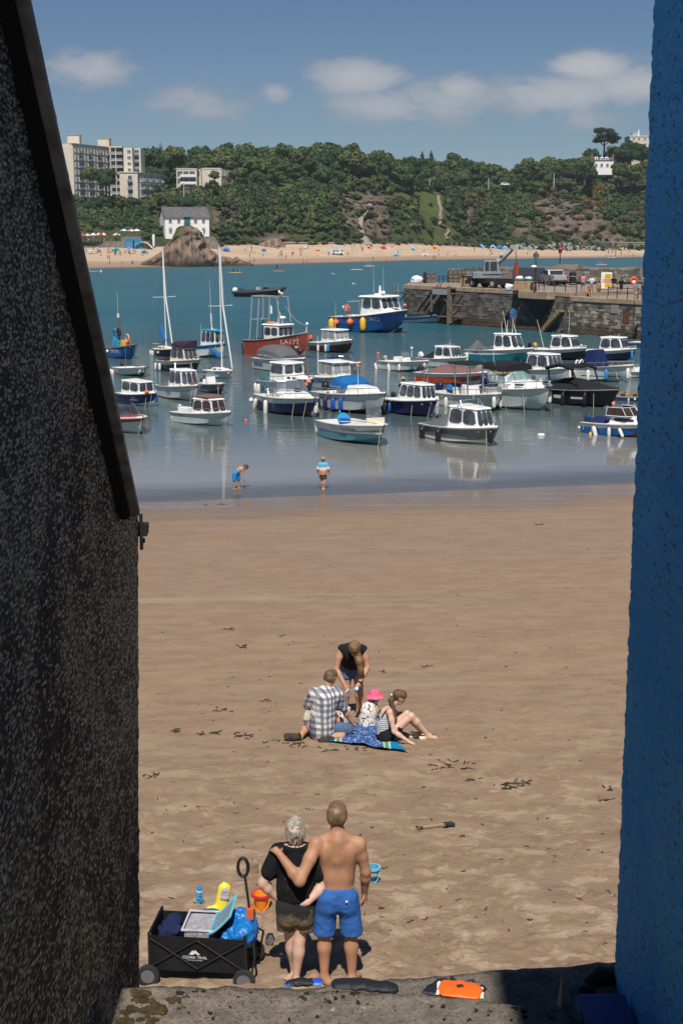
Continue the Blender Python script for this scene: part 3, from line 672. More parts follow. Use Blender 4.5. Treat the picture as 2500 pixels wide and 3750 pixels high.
def pine(px,pyb,pyt,wpx,label):
 Y=float(np.interp(px,_cols,DB))+120;p=at_y(px,pyb,Y);h=(pyb-pyt)/ppm(Y,p.z);w=wpx/ppm(Y,p.z);L=[];r=np.random.default_rng(5)
 for i in range(15):L.append(((r.uniform(-.42,.42)*w,r.uniform(-.3,.3)*w,h*r.uniform(.55,.95)),(w*.17,w*.15,h*.09)))
 T=thing('pine_tree',label,'tree',p);share('crown',crown_mesh('crown',L,1500,.3,.6,3,M_PINE),T);t2=MB();t2.tube([(0,0,-3),(.3,0,h*.4),(-.3,0,h*.75)],[.6,.45,.2],7)
 for a in(-1,1):t2.tube([(0,0,h*.4),(a*w*.25,0,h*.62),(a*w*.38,0,h*.75)],[.28,.18,.08],5)
 t2.build('trunk',M_BARK,T)
pine(2208,580,468,112,'broad flat-topped pine rising above the ridge near the white villa')
def conifer(px,pyb,pyt,label):
 Y=float(np.interp(px,_cols,DB))+150;p=at_y(px,pyb,Y);h=(pyb-pyt)/ppm(Y,p.z);L=[((0,0,h*(.08+.09*i)),(h*.26*(1-i/11),h*.23*(1-i/11),h*.05))for i in range(10)]
 T=thing('conifer_tree',label,'tree',p);share('crown',crown_mesh('crown',L,420,.25,.5,4,M_PINE,core=False),T);t2=MB();t2.tube([(0,0,-2),(0,0,h)],[.35,.05],6);t2.build('trunk',M_BARK,T)
for(x,b,t,l)in[(592,632,522,'spiky open conifer standing on the ridge near the apartment block'),(812,575,528,'dark conifer tip above the middle of the left ridge'),(1545,615,552,'first of two dark conifers on the ridge above the cliff path'),(1578,615,549,'second of two dark conifers on the ridge above the cliff path'),(1195,575,524,'thin open tree above the ridge by the pale poles')]:conifer(x,b,t,l)
def scrub():
 Vs=[];Fs=[];Ts=[];o=0;r=np.random.default_rng(11)
 proto=[leaf_cloud([((0,0,.45),(.62,.62,.5)),((.5,.1,.35),(.42,.42,.4)),((-.4,.35,.4),(.45,.4,.42)),((-.1,-.45,.35),(.45,.42,.4))],78,.13,.3,40+s,core=True)[0:2]for s in range(4)]
 pq=[]
 for V,F in proto:pq.append((V,np.concatenate([F[0]]+[f for f in F[1:]])))
 cand=[]
 for d in np.concatenate([np.arange(2,44,2.4),np.arange(44,185,8)]):
  for c in np.arange(150,2420,19 if d<44 else 40):cand.append((c+r.uniform(-14,14),d+r.uniform(-2,2)))
 pal=np.array([(.030,.064,.024),(.046,.084,.028),(.070,.102,.033),(.092,.100,.040),(.105,.135,.034),(.072,.062,.036)])
 for c,d in cand:
  Y=float(np.interp(c,_cols,DB))+d;p=far_pt(c,Y);py=row_of(p.x,p.y,p.z);nz=float(fbm(p.x*.06,p.z*.09+d*.03,51,3))
  rk=field(ROCKS,c+60*float(fbm(p.x*.08,p.z*.08,4)),py);gs=field(GRASS,c,py)
  if rk>.36 and r.random()<.86:continue
  if gs>.4 and r.random()<.95:continue
  if any(a-6<c<b+6 and cc<py<dd+2 for a,b,cc,dd in AVOID):continue
  if 1590<c<1660 and 715<py<880 and abs(c-np.interp(py,[720,760,800,830,850,880],[1603,1612,1612,1618,1645,1632]))<9:continue
  s=r.uniform(1.5,3.2)if d<44 else r.uniform(2.4,3.9)
  if d<8:s*=.6
  w=np.array([.30-nz*.5,.3,.2+nz*.2,.12+max(nz,0)*.5+rk,.06+max(-nz,0)*.05+gs*.6,.05+rk*.5]).clip(.01);k=r.choice(6,p=w/w.sum())
  col=pal[k]
  if 2100<c<2170 and 690<py<800 and r.random()<.6:col=np.array((.15,.085,.018))
  V,F=pq[int(r.integers(0,4))];a=r.uniform(0,6.28);ca,sa=math.cos(a),math.sin(a)
  col=col*.86;V2=np.stack([V[:,0]*ca-V[:,1]*sa,V[:,0]*sa+V[:,1]*ca,V[:,2]*r.uniform(.8,1.25)],1)*s+np.array(p)
  Vs.append(V2);Fs.append(F+o);o+=len(V);Ts.append(np.broadcast_to(col*r.uniform(.8,1.2),(len(V),3)))
 V=np.concatenate(Vs);F=np.concatenate(Fs);T=np.concatenate(Ts);tri=F[:,2]==F[:,3]
 me=bpy.data.meshes.new('hillside_scrub');me.vertices.add(len(V));me.vertices.foreach_set('co',V.astype(np.float32).ravel())
 nq=(~tri).sum();ntt=tri.sum();loops=np.concatenate([F[~tri].ravel(),F[tri][:,:3].ravel()]).astype(np.int32);st=np.concatenate([np.arange(nq)*4,nq*4+np.arange(ntt)*3]).astype(np.int32)
 me.loops.add(len(loops));me.loops.foreach_set('vertex_index',loops);me.polygons.add(nq+ntt);me.polygons.foreach_set('loop_start',st);me.update(calc_edges=True);me.validate()
 ca_=me.color_attributes.new('tint','FLOAT_COLOR','POINT');ca_.data.foreach_set('color',np.concatenate([T,np.ones((len(T),1))],1).astype(np.float32).ravel());me.materials.append(M_SCRUB)
 ob=bpy.data.objects.new('hillside_scrub',me);COL.objects.link(ob);tag(ob,'dense scrub and bushes clothing the cliff slope','scrub',kind='stuff')
scrub()
# FAR BUILDINGS
M_CREAM=mat('cream_render',(.60,.53,.43),.85,var=.08,vscale=.5);M_WHITE=mat('white_render',(.78,.77,.74),.8,var=.05,vscale=.5);M_GLASS=mat('dark_window_glass',(.03,.045,.06),.12,var=.3,vscale=.4)
M_FRAME=mat('white_frame',(.75,.75,.74),.6,var=0);M_GREYB=mat('grey_balcony',(.30,.33,.35),.6,var=.15);M_RAIL=mat('blue_grey_balcony_glass',(.22,.29,.34),.25,var=.2)
M_STONE=mat('grey_wall_stone',(.20,.17,.14),.95,var=.4,vscale=1.2,bump=.8,bscale=4)
_WM={}
def window_me(w,h,fr=.09,bars=1):
 k=(round(w,2),round(h,2),bars)
 if k in _WM:return _WM[k]
 p=MB();p.box(-w/2,w/2,-.03,.02,0,h);pm=p.mesh('pane');pm.materials.append(M_GLASS)
 f=MB()
 for a,b,c,d in((-w/2-fr,-w/2,-fr,h+fr),(w/2,w/2+fr,-fr,h+fr),(-w/2,w/2,-fr,0),(-w/2,w/2,h,h+fr)):f.box(a,b,-.10,.02,c,d)
 for i in range(bars):x=-w/2+w*(i+1)/(bars+1);f.box(x-.04,x+.04,-.07,-.031,0,h)
 fm=f.mesh('window');fm.materials.append(M_FRAME);_WM[k]=(fm,pm);return _WM[k]
def window(parent,M,w,h,bars=1):
 fm,pm=window_me(w,h,bars=bars);a=share('window',fm,parent,M);share('pane',pm,a);return a
def apartment():
 Y0=float(np.interp(430,_cols,DB))+62;k=ppm(Y0,25);base=at_y(480,742,Y0)
 T=thing('apartment_block','tall cream apartment block with stacked balconies on the left hilltop','building',base);P=lambda x,y,dy=0:at_y(x,y,Y0+dy)-base
 def box(name,x0,x1,yt,yb,d0,d1,m,bev=0):
  a=P(x0,yt,d0);b=P(x1,yb,d0);q=MB();q.box(a.x,b.x,d0,d1,b.z-6,a.z);return q.build(name,m,T)
 A=P(267,527,-14);B=P(403,541,12);zb=P(300,760,0).z;u=(B-A);u.z=0;L=u.length;u.normalize();nrm=Vector((u.y,-u.x,0));th=math.atan2(u.y,u.x)
 q=MB();C0=Vector((A.x,A.y,0));e=P(225,527,-14);q.add([(A.x,A.y,zb),(B.x,B.y,zb),(B.x-12,B.y+6,zb),(e.x-4,e.y,zb),(A.x,A.y,A.z),(B.x,B.y,A.z),(B.x-12,B.y+6,A.z),(e.x-4,e.y,A.z)],[(0,1,5,4),(1,2,6,5),(2,3,7,6),(3,0,4,7),(4,5,6,7)]);q.build('wing',M_CREAM,T)
 Mw=Matrix.Translation(C0)@Matrix.Rotation(th,4,'Z');fh=2.72
 q=MB();q.box(-.4,L+.3,-.35,3,A.z+.01,A.z+.35,M=Mw);q.build('parapet',M_GREYB,T)
 for f in range(7):
  z=A.z-.55-(f+1)*fh+.4
  if z<zb+1:break
  q=MB();q.box(.4,L,-.06,-.01,z-.75,z-.1,M=Mw);q.build('spandrel',M_GREYB,T)
  nb=11
  for i in range(nb):
   x=1.2+(L-2.0)*(i+.5)/nb
   window(T,Mw@Matrix.Translation((x,-.08,z+.0)),1.55,1.55)
   if i%3==1:q=MB();q.box(x-1.2,x+1.2,-1.0,-.1,z-.35,z-.25,M=Mw);q.box(x-1.2,x+1.2,-1.04,-.98,z-.25,z+.55,M=Mw);q.build('balcony',M_RAIL,T)
 box('core',400,454,541,735,10,22,M_CREAM);a=P(400,541,6);b=P(454,735,6);nf=8;H=a.z-b.z
 q=MB();q.box(a.x,b.x,5.2,12,a.z,a.z+.5);q.build('roof_edge',M_CREAM,T)
 for f in range(nf):
  z=b.z+H*f/nf;q=MB();q.box(a.x,b.x,5.6,10.1,z,z+.22);q.build('balcony_floor',M_CREAM,T)
  q=MB();q.box(a.x,b.x,5.6,5.68,z+.221,z+1.05);q.build('balcony_front',M_RAIL,T)
  for i in range(3):window(T,Matrix.Translation((a.x+(b.x-a.x)*(i+.5)/3,9.9,z+.4)),1.3,1.7)
 q=MB();xm=(a.x+b.x)/2;q.box(xm-.15,xm+.15,5.45,9.8,b.z,a.z-.01);q.build('fin',M_CREAM,T)
 box('tower',452,490,541,735,-2,16,M_CREAM);a=P(452,541,-2);b=P(490,632,-2)
 for f in range(4):window(T,Matrix.Translation(((a.x*.42+b.x*.58),-2.05,a.z-1.9-f*(a.z-b.z)/4.1)),1.25,.95)
 box('tower_return',491,520,543,735,4,16,M_CREAM);a=P(491,543,4);b=P(520,640,4)
 for f in range(4):
  z=a.z-2.4-f*2.65;window(T,Matrix.Translation(((a.x*.6+b.x*.4),3.95,z)),1.5,1.8)
  q=MB();q.box(a.x+.1,b.x-.9,2.9,3.9,z-.3,z-.15);q.box(a.x+.1,b.x-.9,2.86,2.9,z-.15,z+.75);q.build('balcony',M_RAIL,T)
 box('front_block',438,507,632,740,-10,-2.2,M_CREAM);a=P(438,632,-10);b=P(507,740,-10)
 q=MB();q.box(a.x-.2,b.x+.2,-10.3,-2.1,a.z,a.z+.3);q.build('parapet',M_CREAM,T)
 for f in range(3):
  z=a.z-3.2-f*2.9;x=a.x*.42+b.x*.58
  window(T,Matrix.Translation((x,-10.05,z)),1.4,2.1);q=MB();q.box(x-1.0,x+1.0,-10.9,-10.05,z-.3,z-.15);q.box(x-1.0,x+1.0,-10.94,-10.9,z-.15,z+.7);q.build('balcony',M_RAIL,T)
 A2=P(507,634,-8);B2=P(596,641,14);u=B2-A2;u.z=0;L=u.length;th=math.atan2(u.y,u.x);Mw=Matrix.Translation((A2.x,A2.y,0))@Matrix.Rotation(th,4,'Z');zb2=P(520,740,-8).z
 q=MB();q.box(0,L,0,7,zb2,A2.z,M=Mw);q.build('low_wing',M_CREAM,T);q=MB();q.box(-.1,L+.2,-.4,7.2,A2.z+.01,A2.z+.3,M=Mw);q.build('parapet',M_GREYB,T)
 for f in range(3):
  z=A2.z-2.7-f*2.9
  for i in range(7):
   x=1.4+(L-2)*(i+.5)/7;window(T,Mw@Matrix.Translation((x,-.06,z)),2.0,1.9,2)
   q=MB();q.box(x-1.25,x+1.25,-1.1,-.05,z-.4,z-.25,M=Mw);q.box(x-1.25,x+1.25,-1.14,-1.1,z-.25,z+.6,M=Mw);q.build('balcony',M_RAIL if i%2 else M_FRAME,T)
 for(x0,x1,yt,yb,d0,d1)in((247,292,495,527,-2,3),(358,400,508,541,16,22)):
  o=box('plant_room',x0,x1,yt,yb,d0,d1,M_CREAM);a=P(x0,yt,d0);b=P(x1,yb,d0);q=MB();q.box(a.x-.2,b.x+.2,d0-.2,d1+.2,a.z+.01,a.z+.22);q.build('roof_cap',M_GREYB,T)
 q=MB();c=P(380,505,18);q.tube([(c.x,18,c.z-.5),(c.x,18,c.z+2.2)],.06,5);q.build('aerial',M_GREYB,T)
apartment()
def low_flats():
 Y0=float(np.interp(740,_cols,DB))+62;base=at_y(740,668,Y0);T=thing('low_flats','low flat-roofed cream building with glazed balconies among the trees','building',base);P=lambda x,y,dy=0:at_y(x,y,Y0+dy)-base
 for(n,x0,x1,yt,yb,d0,d1)in(('glazed_block',646,722,620,700,-6,6),('link',723,738,622,700,0,6),('plain_block',739,809,618,700,-3,7)):
  a=P(x0,yt,d0);b=P(x1,yb,d0);q=MB();q.box(a.x,b.x,d0,d1,b.z,a.z);q.build(n,M_CREAM,T);q=MB();q.box(a.x-.15,b.x+.15,d0-.2,d1+.1,a.z+.01,a.z+.3);q.build('roof_edge',M_FRAME,T)
 a=P(646,620,-6);b=P(722,664,-6)
 for i in range(3):window(T,Matrix.Translation((a.x+(b.x-a.x)*(i+.6)/3.4,-6.05,a.z-2.6)),2.0,1.9,2);window(T,Matrix.Translation((a.x+(b.x-a.x)*(i+.6)/3.4,-6.05,a.z-5.4)),2.0,1.9,2)
 for zz in(2.9,5.7):q=MB();q.box(a.x+1.6,b.x-.4,-7.2,-6.1,a.z-zz-.15,a.z-zz);q.box(a.x+1.6,b.x-.4,-7.25,-7.2,a.z-zz,a.z-zz+.9);q.build('balcony',M_FRAME,T)
 A=P(810,619,-3);B=P(848,623,10);u=B-A;u.z=0;L=u.length;Mw=Matrix.Translation((A.x,A.y,0))@Matrix.Rotation(math.atan2(u.y,u.x),4,'Z');q=MB();q.box(0,L,0,5,A.z-8,A.z,M=Mw);q.build('side_wing',M_CREAM,T)
 for i in range(4):window(T,Mw@Matrix.Translation((L*(i+.5)/4,-.05,A.z-2.5)),1.5,1.9)
 c=P(728,622,2);window(T,Matrix.Translation((c.x,-.05,c.z-2.4)),1.0,1.8)
low_flats()
def white_house():
 Y0=float(np.interp(670,_cols,DB))+6;p0=at_y(604,794,Y0);p1=at_y(752,794,Y0);base=at_y(672,880,Y0);k=ppm(Y0,12);T=thing('white_beach_house','white two-storey house with slate roof standing behind the big rock','house',base)
 x0,x1=p0.x-base.x,p1.x-base.x;ze=p0.z-base.z;zr=ze+(794-762)/k;D=9.0;Mr=Matrix.Rotation(R(19),4,'Z');Mo=Matrix.Translation((x0,0,0))@Mr;L=(x1-x0)/math.cos(R(19))*1.06
 q=MB();q.add([Mo@Vector(v)for v in[(0,0,-8),(L,0,-8),(L,D,-8),(0,D,-8),(0,0,ze),(L,0,ze),(L,D,ze),(0,D,ze),(0,D/2,zr),(L,D/2,zr)]],[(0,1,5,4),(1,2,6,9,5),(2,3,7,6),(3,0,4,8,7),(4,5,9,8),(6,7,8,9)]);q.build('wall',M_WHITE,T)
 rf=MB();rf.add([Mo@Vector(v)for v in[(-.4,-.5,ze-.3),(L+.4,-.5,ze-.3),(L+.4,D/2,zr+.25),(-.4,D/2,zr+.25),(-.4,-.5,ze-.1),(L+.4,-.5,ze-.1),(L+.4,D/2,zr+.45),(-.4,D/2,zr+.45),(-.4,D+.4,ze),(L+.4,D+.4,ze)]],[(0,1,5,4),(4,5,6,7),(1,2,6,5),(3,0,4,7),(7,6,9,8)]);rf.build('roof',mat('dark_slate_roof',(.10,.095,.095),.8,var=.3,vscale=.7),T)
 for i,f in enumerate((.12,.31,.69,.87)):
  window(T,Mo@Matrix.Translation((L*f,-.08,ze-2.1)),1.05,1.3);window(T,Mo@Matrix.Translation((L*f,-.08,ze-5.6)),1.1,1.4,2)
  q=MB();pts=[(L*f-.75,ze-4.2)]+[(L*f+.72*math.cos(a),ze-4.2+.55*math.sin(a))for a in np.linspace(math.pi,0,7)]+[(L*f+.75,ze-4.2)]
  q.prism(pts[1:-1],-.11,-.02,'y');q.v=[tuple(Mo@Vector(v))for v in q.v];q.build('arched_head',M_GREYB,T)
 q=MB();q.box(L*.5-1.1,L*.5+1.1,-.12,-.02,ze-3.0,ze+.1,M=Mo);q.build('loading_door',mat('teal_paint',(.03,.12,.14),.5),T)
 q=MB();q.prism([(L*.5-1.4,ze+.0),(L*.5+1.4,ze+.0),(L*.5,ze+1.7)],-.7,2.0,'y');q.v=[tuple(Mo@Vector(v))for v in q.v];q.build('gablet',mat('teal_board',(.10,.20,.22),.6),T)
 q=MB();q.box(L*.5-1.5,L*.5+1.5,-1.2,-.1,ze-3.3,ze-3.1,M=Mo)
 for xx in(-1.45,-.7,0,.7,1.45):q.tube([Mo@Vector((L*.5+xx,-1.15,ze-3.1)),Mo@Vector((L*.5+xx,-1.15,ze-2.2))],.04,4)
 q.tube([Mo@Vector((L*.5-1.5,-1.15,ze-2.2)),Mo@Vector((L*.5+1.5,-1.15,ze-2.2))],.05,4);q.build('balcony',mat('dark_iron',(.03,.035,.04),.6),T)
 for z in(ze-3.2,ze-7.2):
  q=MB();q.box(-1.4,-.05,D*.3,D*.75,z-.2,z,M=Mo)
  for yy in np.linspace(D*.3,D*.75,6):q.tube([Mo@Vector((-1.35,yy,z)),Mo@Vector((-1.35,yy,z+1))],.04,4)
  q.tube([Mo@Vector((-1.35,D*.3,z+1)),Mo@Vector((-1.35,D*.75,z+1))],.05,4);q.build('side_balcony',MATS['dark_iron'],T)
 q=MB();a=at_y(750,866,Y0-1)-base;b=at_y(802,905,Y0-1)-base;q.add([(a.x,-2,b.z-1),(b.x+1,-2,b.z-1),(b.x+1,6,b.z-1),(a.x,6,b.z-1),(a.x,-2,a.z),(a.x+(b.x-a.x)*.55,-2,a.z),(a.x+(b.x-a.x)*.55,6,a.z),(a.x,6,a.z)],[(0,1,5,4),(1,2,6,5),(4,5,6,7),(3,0,4,7)]);tag(q.build('terrace_wall',M_STONE,T),None)
 for f in(.82,):
  c=at_y(747,880,Y0-2)-base;window(T,Matrix.Translation((c.x-1.2,-3.2,c.z)),1.4,3.0,2);q=MB();q.box(c.x-2.2,c.x-.1,-3.1,0,c.z-2,c.z+3.4);q.build('porch',M_WHITE,T)
white_house()
def villa():
 Y0=float(np.interp(2200,_cols,DB))+70;base=at_y(2205,622,Y0);k=ppm(Y0,35);T=thing('white_villa','small white villa with three dormers and brick chimneys on the right hill','house',base);P=lambda x,y:at_y(x,y,Y0)-base
 a=P(2167,588);b=P(2243,640);q=MB();q.box(a.x,b.x,0,7,b.z,a.z);q.build('wall',M_WHITE,T);r=P(2172,575)
 q=MB();q.add([(a.x-.2,-.3,a.z),(b.x+.2,-.3,a.z),(b.x+.2,7.3,a.z),(a.x-.2,7.3,a.z),(a.x+.5,2,r.z),(b.x-.5,2,r.z),(b.x-.5,5,r.z),(a.x+.5,5,r.z)],[(0,1,5,4),(1,2,6,5),(2,3,7,6),(3,0,4,7),(4,5,6,7)]);q.build('roof',mat('villa_slate',(.07,.075,.085),.7,var=.2),T)
 for x in(2182,2202,2220):
  c=P(x,586);d=T;q=MB();q.box(c.x-.8,c.x+.8,.1,2,c.z-.1,c.z+1.0);q.ell((c.x,.35,c.z+1.0),(.8,.3,.6),8,4);dm=q.build('dormer',M_WHITE,T);window(dm,Matrix.Translation((c.x,.05,c.z+.15)),.7,.9,0)
 for x in(2181,2201,2222):c=P(x,611);window(T,Matrix.Translation((c.x,-.05,c.z)),1.1,1.5)
 for x in(2169,2246):c=P(x,588);q=MB();q.box(c.x-.5,c.x+.5,2.5,3.8,c.z,c.z+3.0);ch=q.build('chimney',mat('red_brick',(.24,.085,.06),.9,var=.3),T);q=MB();q.tube([(c.x,3.1,c.z+3),(c.x,3.1,c.z+3.6)],.2,6);q.build('pot',MATS['red_brick'],ch)
 q=MB();c=P(2245,610);d=P(2272,635);q.box(c.x,d.x,-1,5,d.z-2,c.z);q.build('side_extension',M_STONE,T)
 c=P(2292,622);q=MB();q.lathe([(1.8,0),(.1,.8)],(c.x,-2,c.z+1.2),8);q.tube([(c.x,-2,c.z-2),(c.x,-2,c.z+1.2)],.08,5);o=q.build('garden_parasol',M_WHITE);o.location=base;tag(o,'white garden parasol beside the white villa','parasol')
villa()
def hotel():
 Y0=float(np.interp(2330,_cols,DB))+120;base=at_y(2340,575,Y0);T=thing('cream_hotel','tall cream hotel on the ridge beside the blue wall','building',base);P=lambda x,y:at_y(x,y,Y0)-base
 a=P(2304,500);b=P(2440,600);q=MB();q.box(a.x,b.x,0,14,b.z-5,a.z);q.build('wall',M_CREAM,T);q=MB();q.box(a.x-.3,b.x,-.3,14,a.z,a.z+.4);q.build('cornice',M_FRAME,T)
 for zi,y in enumerate((508,533,553)):
  for x in(2319,2338,2360,2385):c=P(x,y);window(T,Matrix.Translation((c.x,-.05,c.z-.6)),.9 if zi==0 else 1.2,1.1 if zi==0 else 1.7)
 c=P(2318,500);d=P(2345,483);q=MB();q.box(c.x,d.x,3,7,c.z+.4,d.z);q.build('lift_housing',M_GREYB,T);c=P(2340,500);q=MB();q.tube([(c.x,3,c.z),(c.x,3,c.z+3.6)],.35,8);q.build('chimney',M_FRAME,T)
hotel()
# walls, path, poles and boulders at the foot of the hill
def strip_wall(px0,px1,y0t,y0b,y1t,y1b,dY,label,name='sea_wall',cap=False):
 T=thing(name,label,'wall',(0,0,0));n=max(2,int((px1-px0)/22));blk=[]
 q=MB();secs=[]
 for i in range(n+1):
  f=i/n;px=px0+(px1-px0)*f;Y=float(np.interp(px,_cols,DB))+dY;t=at_y(px,y0t+(y1t-y0t)*f,Y);b=at_y(px,y0b+(y1b-y0b)*f,Y);secs.append([(b.x,Y-.3,b.z-1),(b.x,Y+1.2,b.z-1),(t.x,Y+1.2,t.z),(t.x,Y,t.z)])
 q.loft(secs);q.build('masonry',M_STONE,T)
 if cap:
  q=MB();q.loft([[(s[3][0],s[3][1]-.25,s[3][2]+.004),(s[3][0],s[3][1]+1.4,s[3][2]+.004),(s[3][0],s[3][1]+1.4,s[3][2]+.3),(s[3][0],s[3][1]-.25,s[3][2]+.3)]for s in secs]);q.build('coping',mat('pale_coping',(.42,.37,.31),.9,var=.2),T)
strip_wall(1032,1222,890,897,890,897,1.5,'low sea wall with pale coping at the beach back, left of the patrol truck',cap=True)
strip_wall(1445,1725,886,903,889,905,1.0,'long low grey sea wall under the bright green bank');strip_wall(2240,2420,889,910,889,910,3,'grey sea wall with pale coping running up to the blue house',cap=True)
def boulders():
 protos=[]
 for s in range(4):
  bm=bmesh.new();bmesh.ops.create_icosphere(bm,subdivisions=1,radius=1)
  for v in bm.verts:v.co*=1+.45*random.uniform(-1,1)
  me=bpy.data.meshes.new('boulder');bm.to_mesh(me);bm.free();me.materials.append(mat('grey_boulder',(.27,.25,.23),.9,var=.4,vscale=1));protos.append(me)
 for i in range(150):
  px=rng.uniform(1715,2235);r=rng.random();py=917-r*np.interp(px,[1715,1800,2100,2235],[12,22,22,8])+np.interp(px,[1715,1800],[-6,0]);Y=float(np.interp(px,_cols,DB))-1+r*6;p=at_y(px,py,Y)
  o=share('boulder',protos[i%4],None);o.location=p;s=rng.uniform(.55,1.25);o.scale=(s*1.2,s,s*.8);o.rotation_euler=(rng.uniform(0,6),rng.uniform(0,6),rng.uniform(0,6));tag(o,'%s grey boulder in the rock armour %s'%('large' if s>1 else 'medium' if s>.75 else 'small','behind the blue tents' if px<1860 else 'right of the crane boom' if px<2040 else 'towards the right-hand sea wall'),'boulder','rock armour boulders')
boulders()
def hill_path():
 pts=[(1603,722),(1606,748),(1613,770),(1610,790),(1614,812),(1607,828),(1634,838),(1642,852),(1630,868),(1640,884)];q=MB();P=[]
 for i in range(len(pts)-1):
  for f in np.linspace(0,1,5)[:-1]:P.append((pts[i][0]+(pts[i+1][0]-pts[i][0])*f,pts[i][1]+(pts[i+1][1]-pts[i][1])*f))
 W3=[far_ground(x,y)for x,y in P];secs=[]
 for i,p in enumerate(W3):
  w=5.5/ppm(p.y,p.z)*rng.uniform(.8,1.2);secs.append([(p.x-w,p.y-.6,p.z+.7),(p.x-w,p.y+2,p.z+.9),(p.x+w,p.y+2,p.z+.9),(p.x+w,p.y-.6,p.z+.7)])
 q.loft(secs);o=q.build('cliff_path',mat('pale_path',(.22,.18,.14),.95,var=.3));tag(o,kind='structure')
 q=MB();secs=[]
 for(x,y,w)in[(1352,752,10),(1318,800,12),(1312,830,14),(1325,870,13),(1345,898,18)]:p=far_ground(x,y);w=w/ppm(p.y,p.z);secs.append([(p.x-w,p.y-1.5,p.z+.2),(p.x-w,p.y+2,p.z+1.2),(p.x+w,p.y+2,p.z+1.2),(p.x+w,p.y-1.5,p.z+.2)])
 q.loft(secs);o=q.build('scree_chute',mat('grey_scree',(.26,.22,.185),.95,var=.3,bump=1,bscale=4));tag(o,kind='structure')
hill_path()
for i,(x,yb,yt,lab)in enumerate([(1572,700,655,'tall pale pole at the end of the green bank top'),(1190,592,572,'short pale pole on the wooded ridge'),(2027,662,634,'street lamp by the hill road above the brown cliff'),(1788,670,652,'small pale post among trees left of the hill road'),(674,702,672,'slim lamp post above the white beach house'),(766,878,815,'tall lamp post right beside the white beach house'),(428,872,820,'teal lamp post above the cafe terrace'),(1145,570,548,'slender pale post on the ridge centre')]):
 Y=float(np.interp(x,_cols,DB))+(40 if yb>650 else 110)if yb<800 else float(np.interp(x,_cols,DB))+5;a=at_y(x,yb,Y);b=at_y(x,yt,Y);T=thing('lamp_post',lab,'post',a);q=MB();h=b.z-a.z;q.tube([(0,0,-3),(0,0,h)],[.14,.09],6);q.build('pole',M_FRAME if i!=6 else mat('teal_post',(.03,.14,.15),.5),T);q=MB();q.box(-.5,.1,-.15,.15,h,h+.15);q.build('lantern',M_GREYB,T)
def hill_cars():
 for(x,y,m,lab)in((1848,680,mat('white_car_paint',(.75,.75,.76),.3),'white van roof showing on the hill road'),(2037,664,mat('dark_car_paint',(.03,.035,.045),.3),'dark car parked on the hill road above the brown cliff'),(410,732,mat('dark_car_paint'),'dark car parked below the apartment balconies')):
  Y=float(np.interp(x,_cols,DB))+42;p=at_y(x,y,Y);T=thing('parked_car',lab,'car',p);q=MB();q.loft([[(-2.1,yy,.3),(2.1,yy,.3),(2.1,yy,.8),(1.3,yy,.95),(.7,yy,1.45),(-1.2,yy,1.5),(-2.0,yy,.95)]for yy in(-.85,.85)]);q.build('body',m,T,bevel=.05)
  q=MB();q.box(-1.2,.75,-.88,.88,.98,1.36);q.build('glazing',M_GLASS,T)
  for a in(-1.3,1.3):q=MB();q.tube([(a,-.9,.3),(a,.9,.3)],.32,10);q.build('wheel',mat('tyre',(.015,.015,.016),.8),T)
hill_cars()
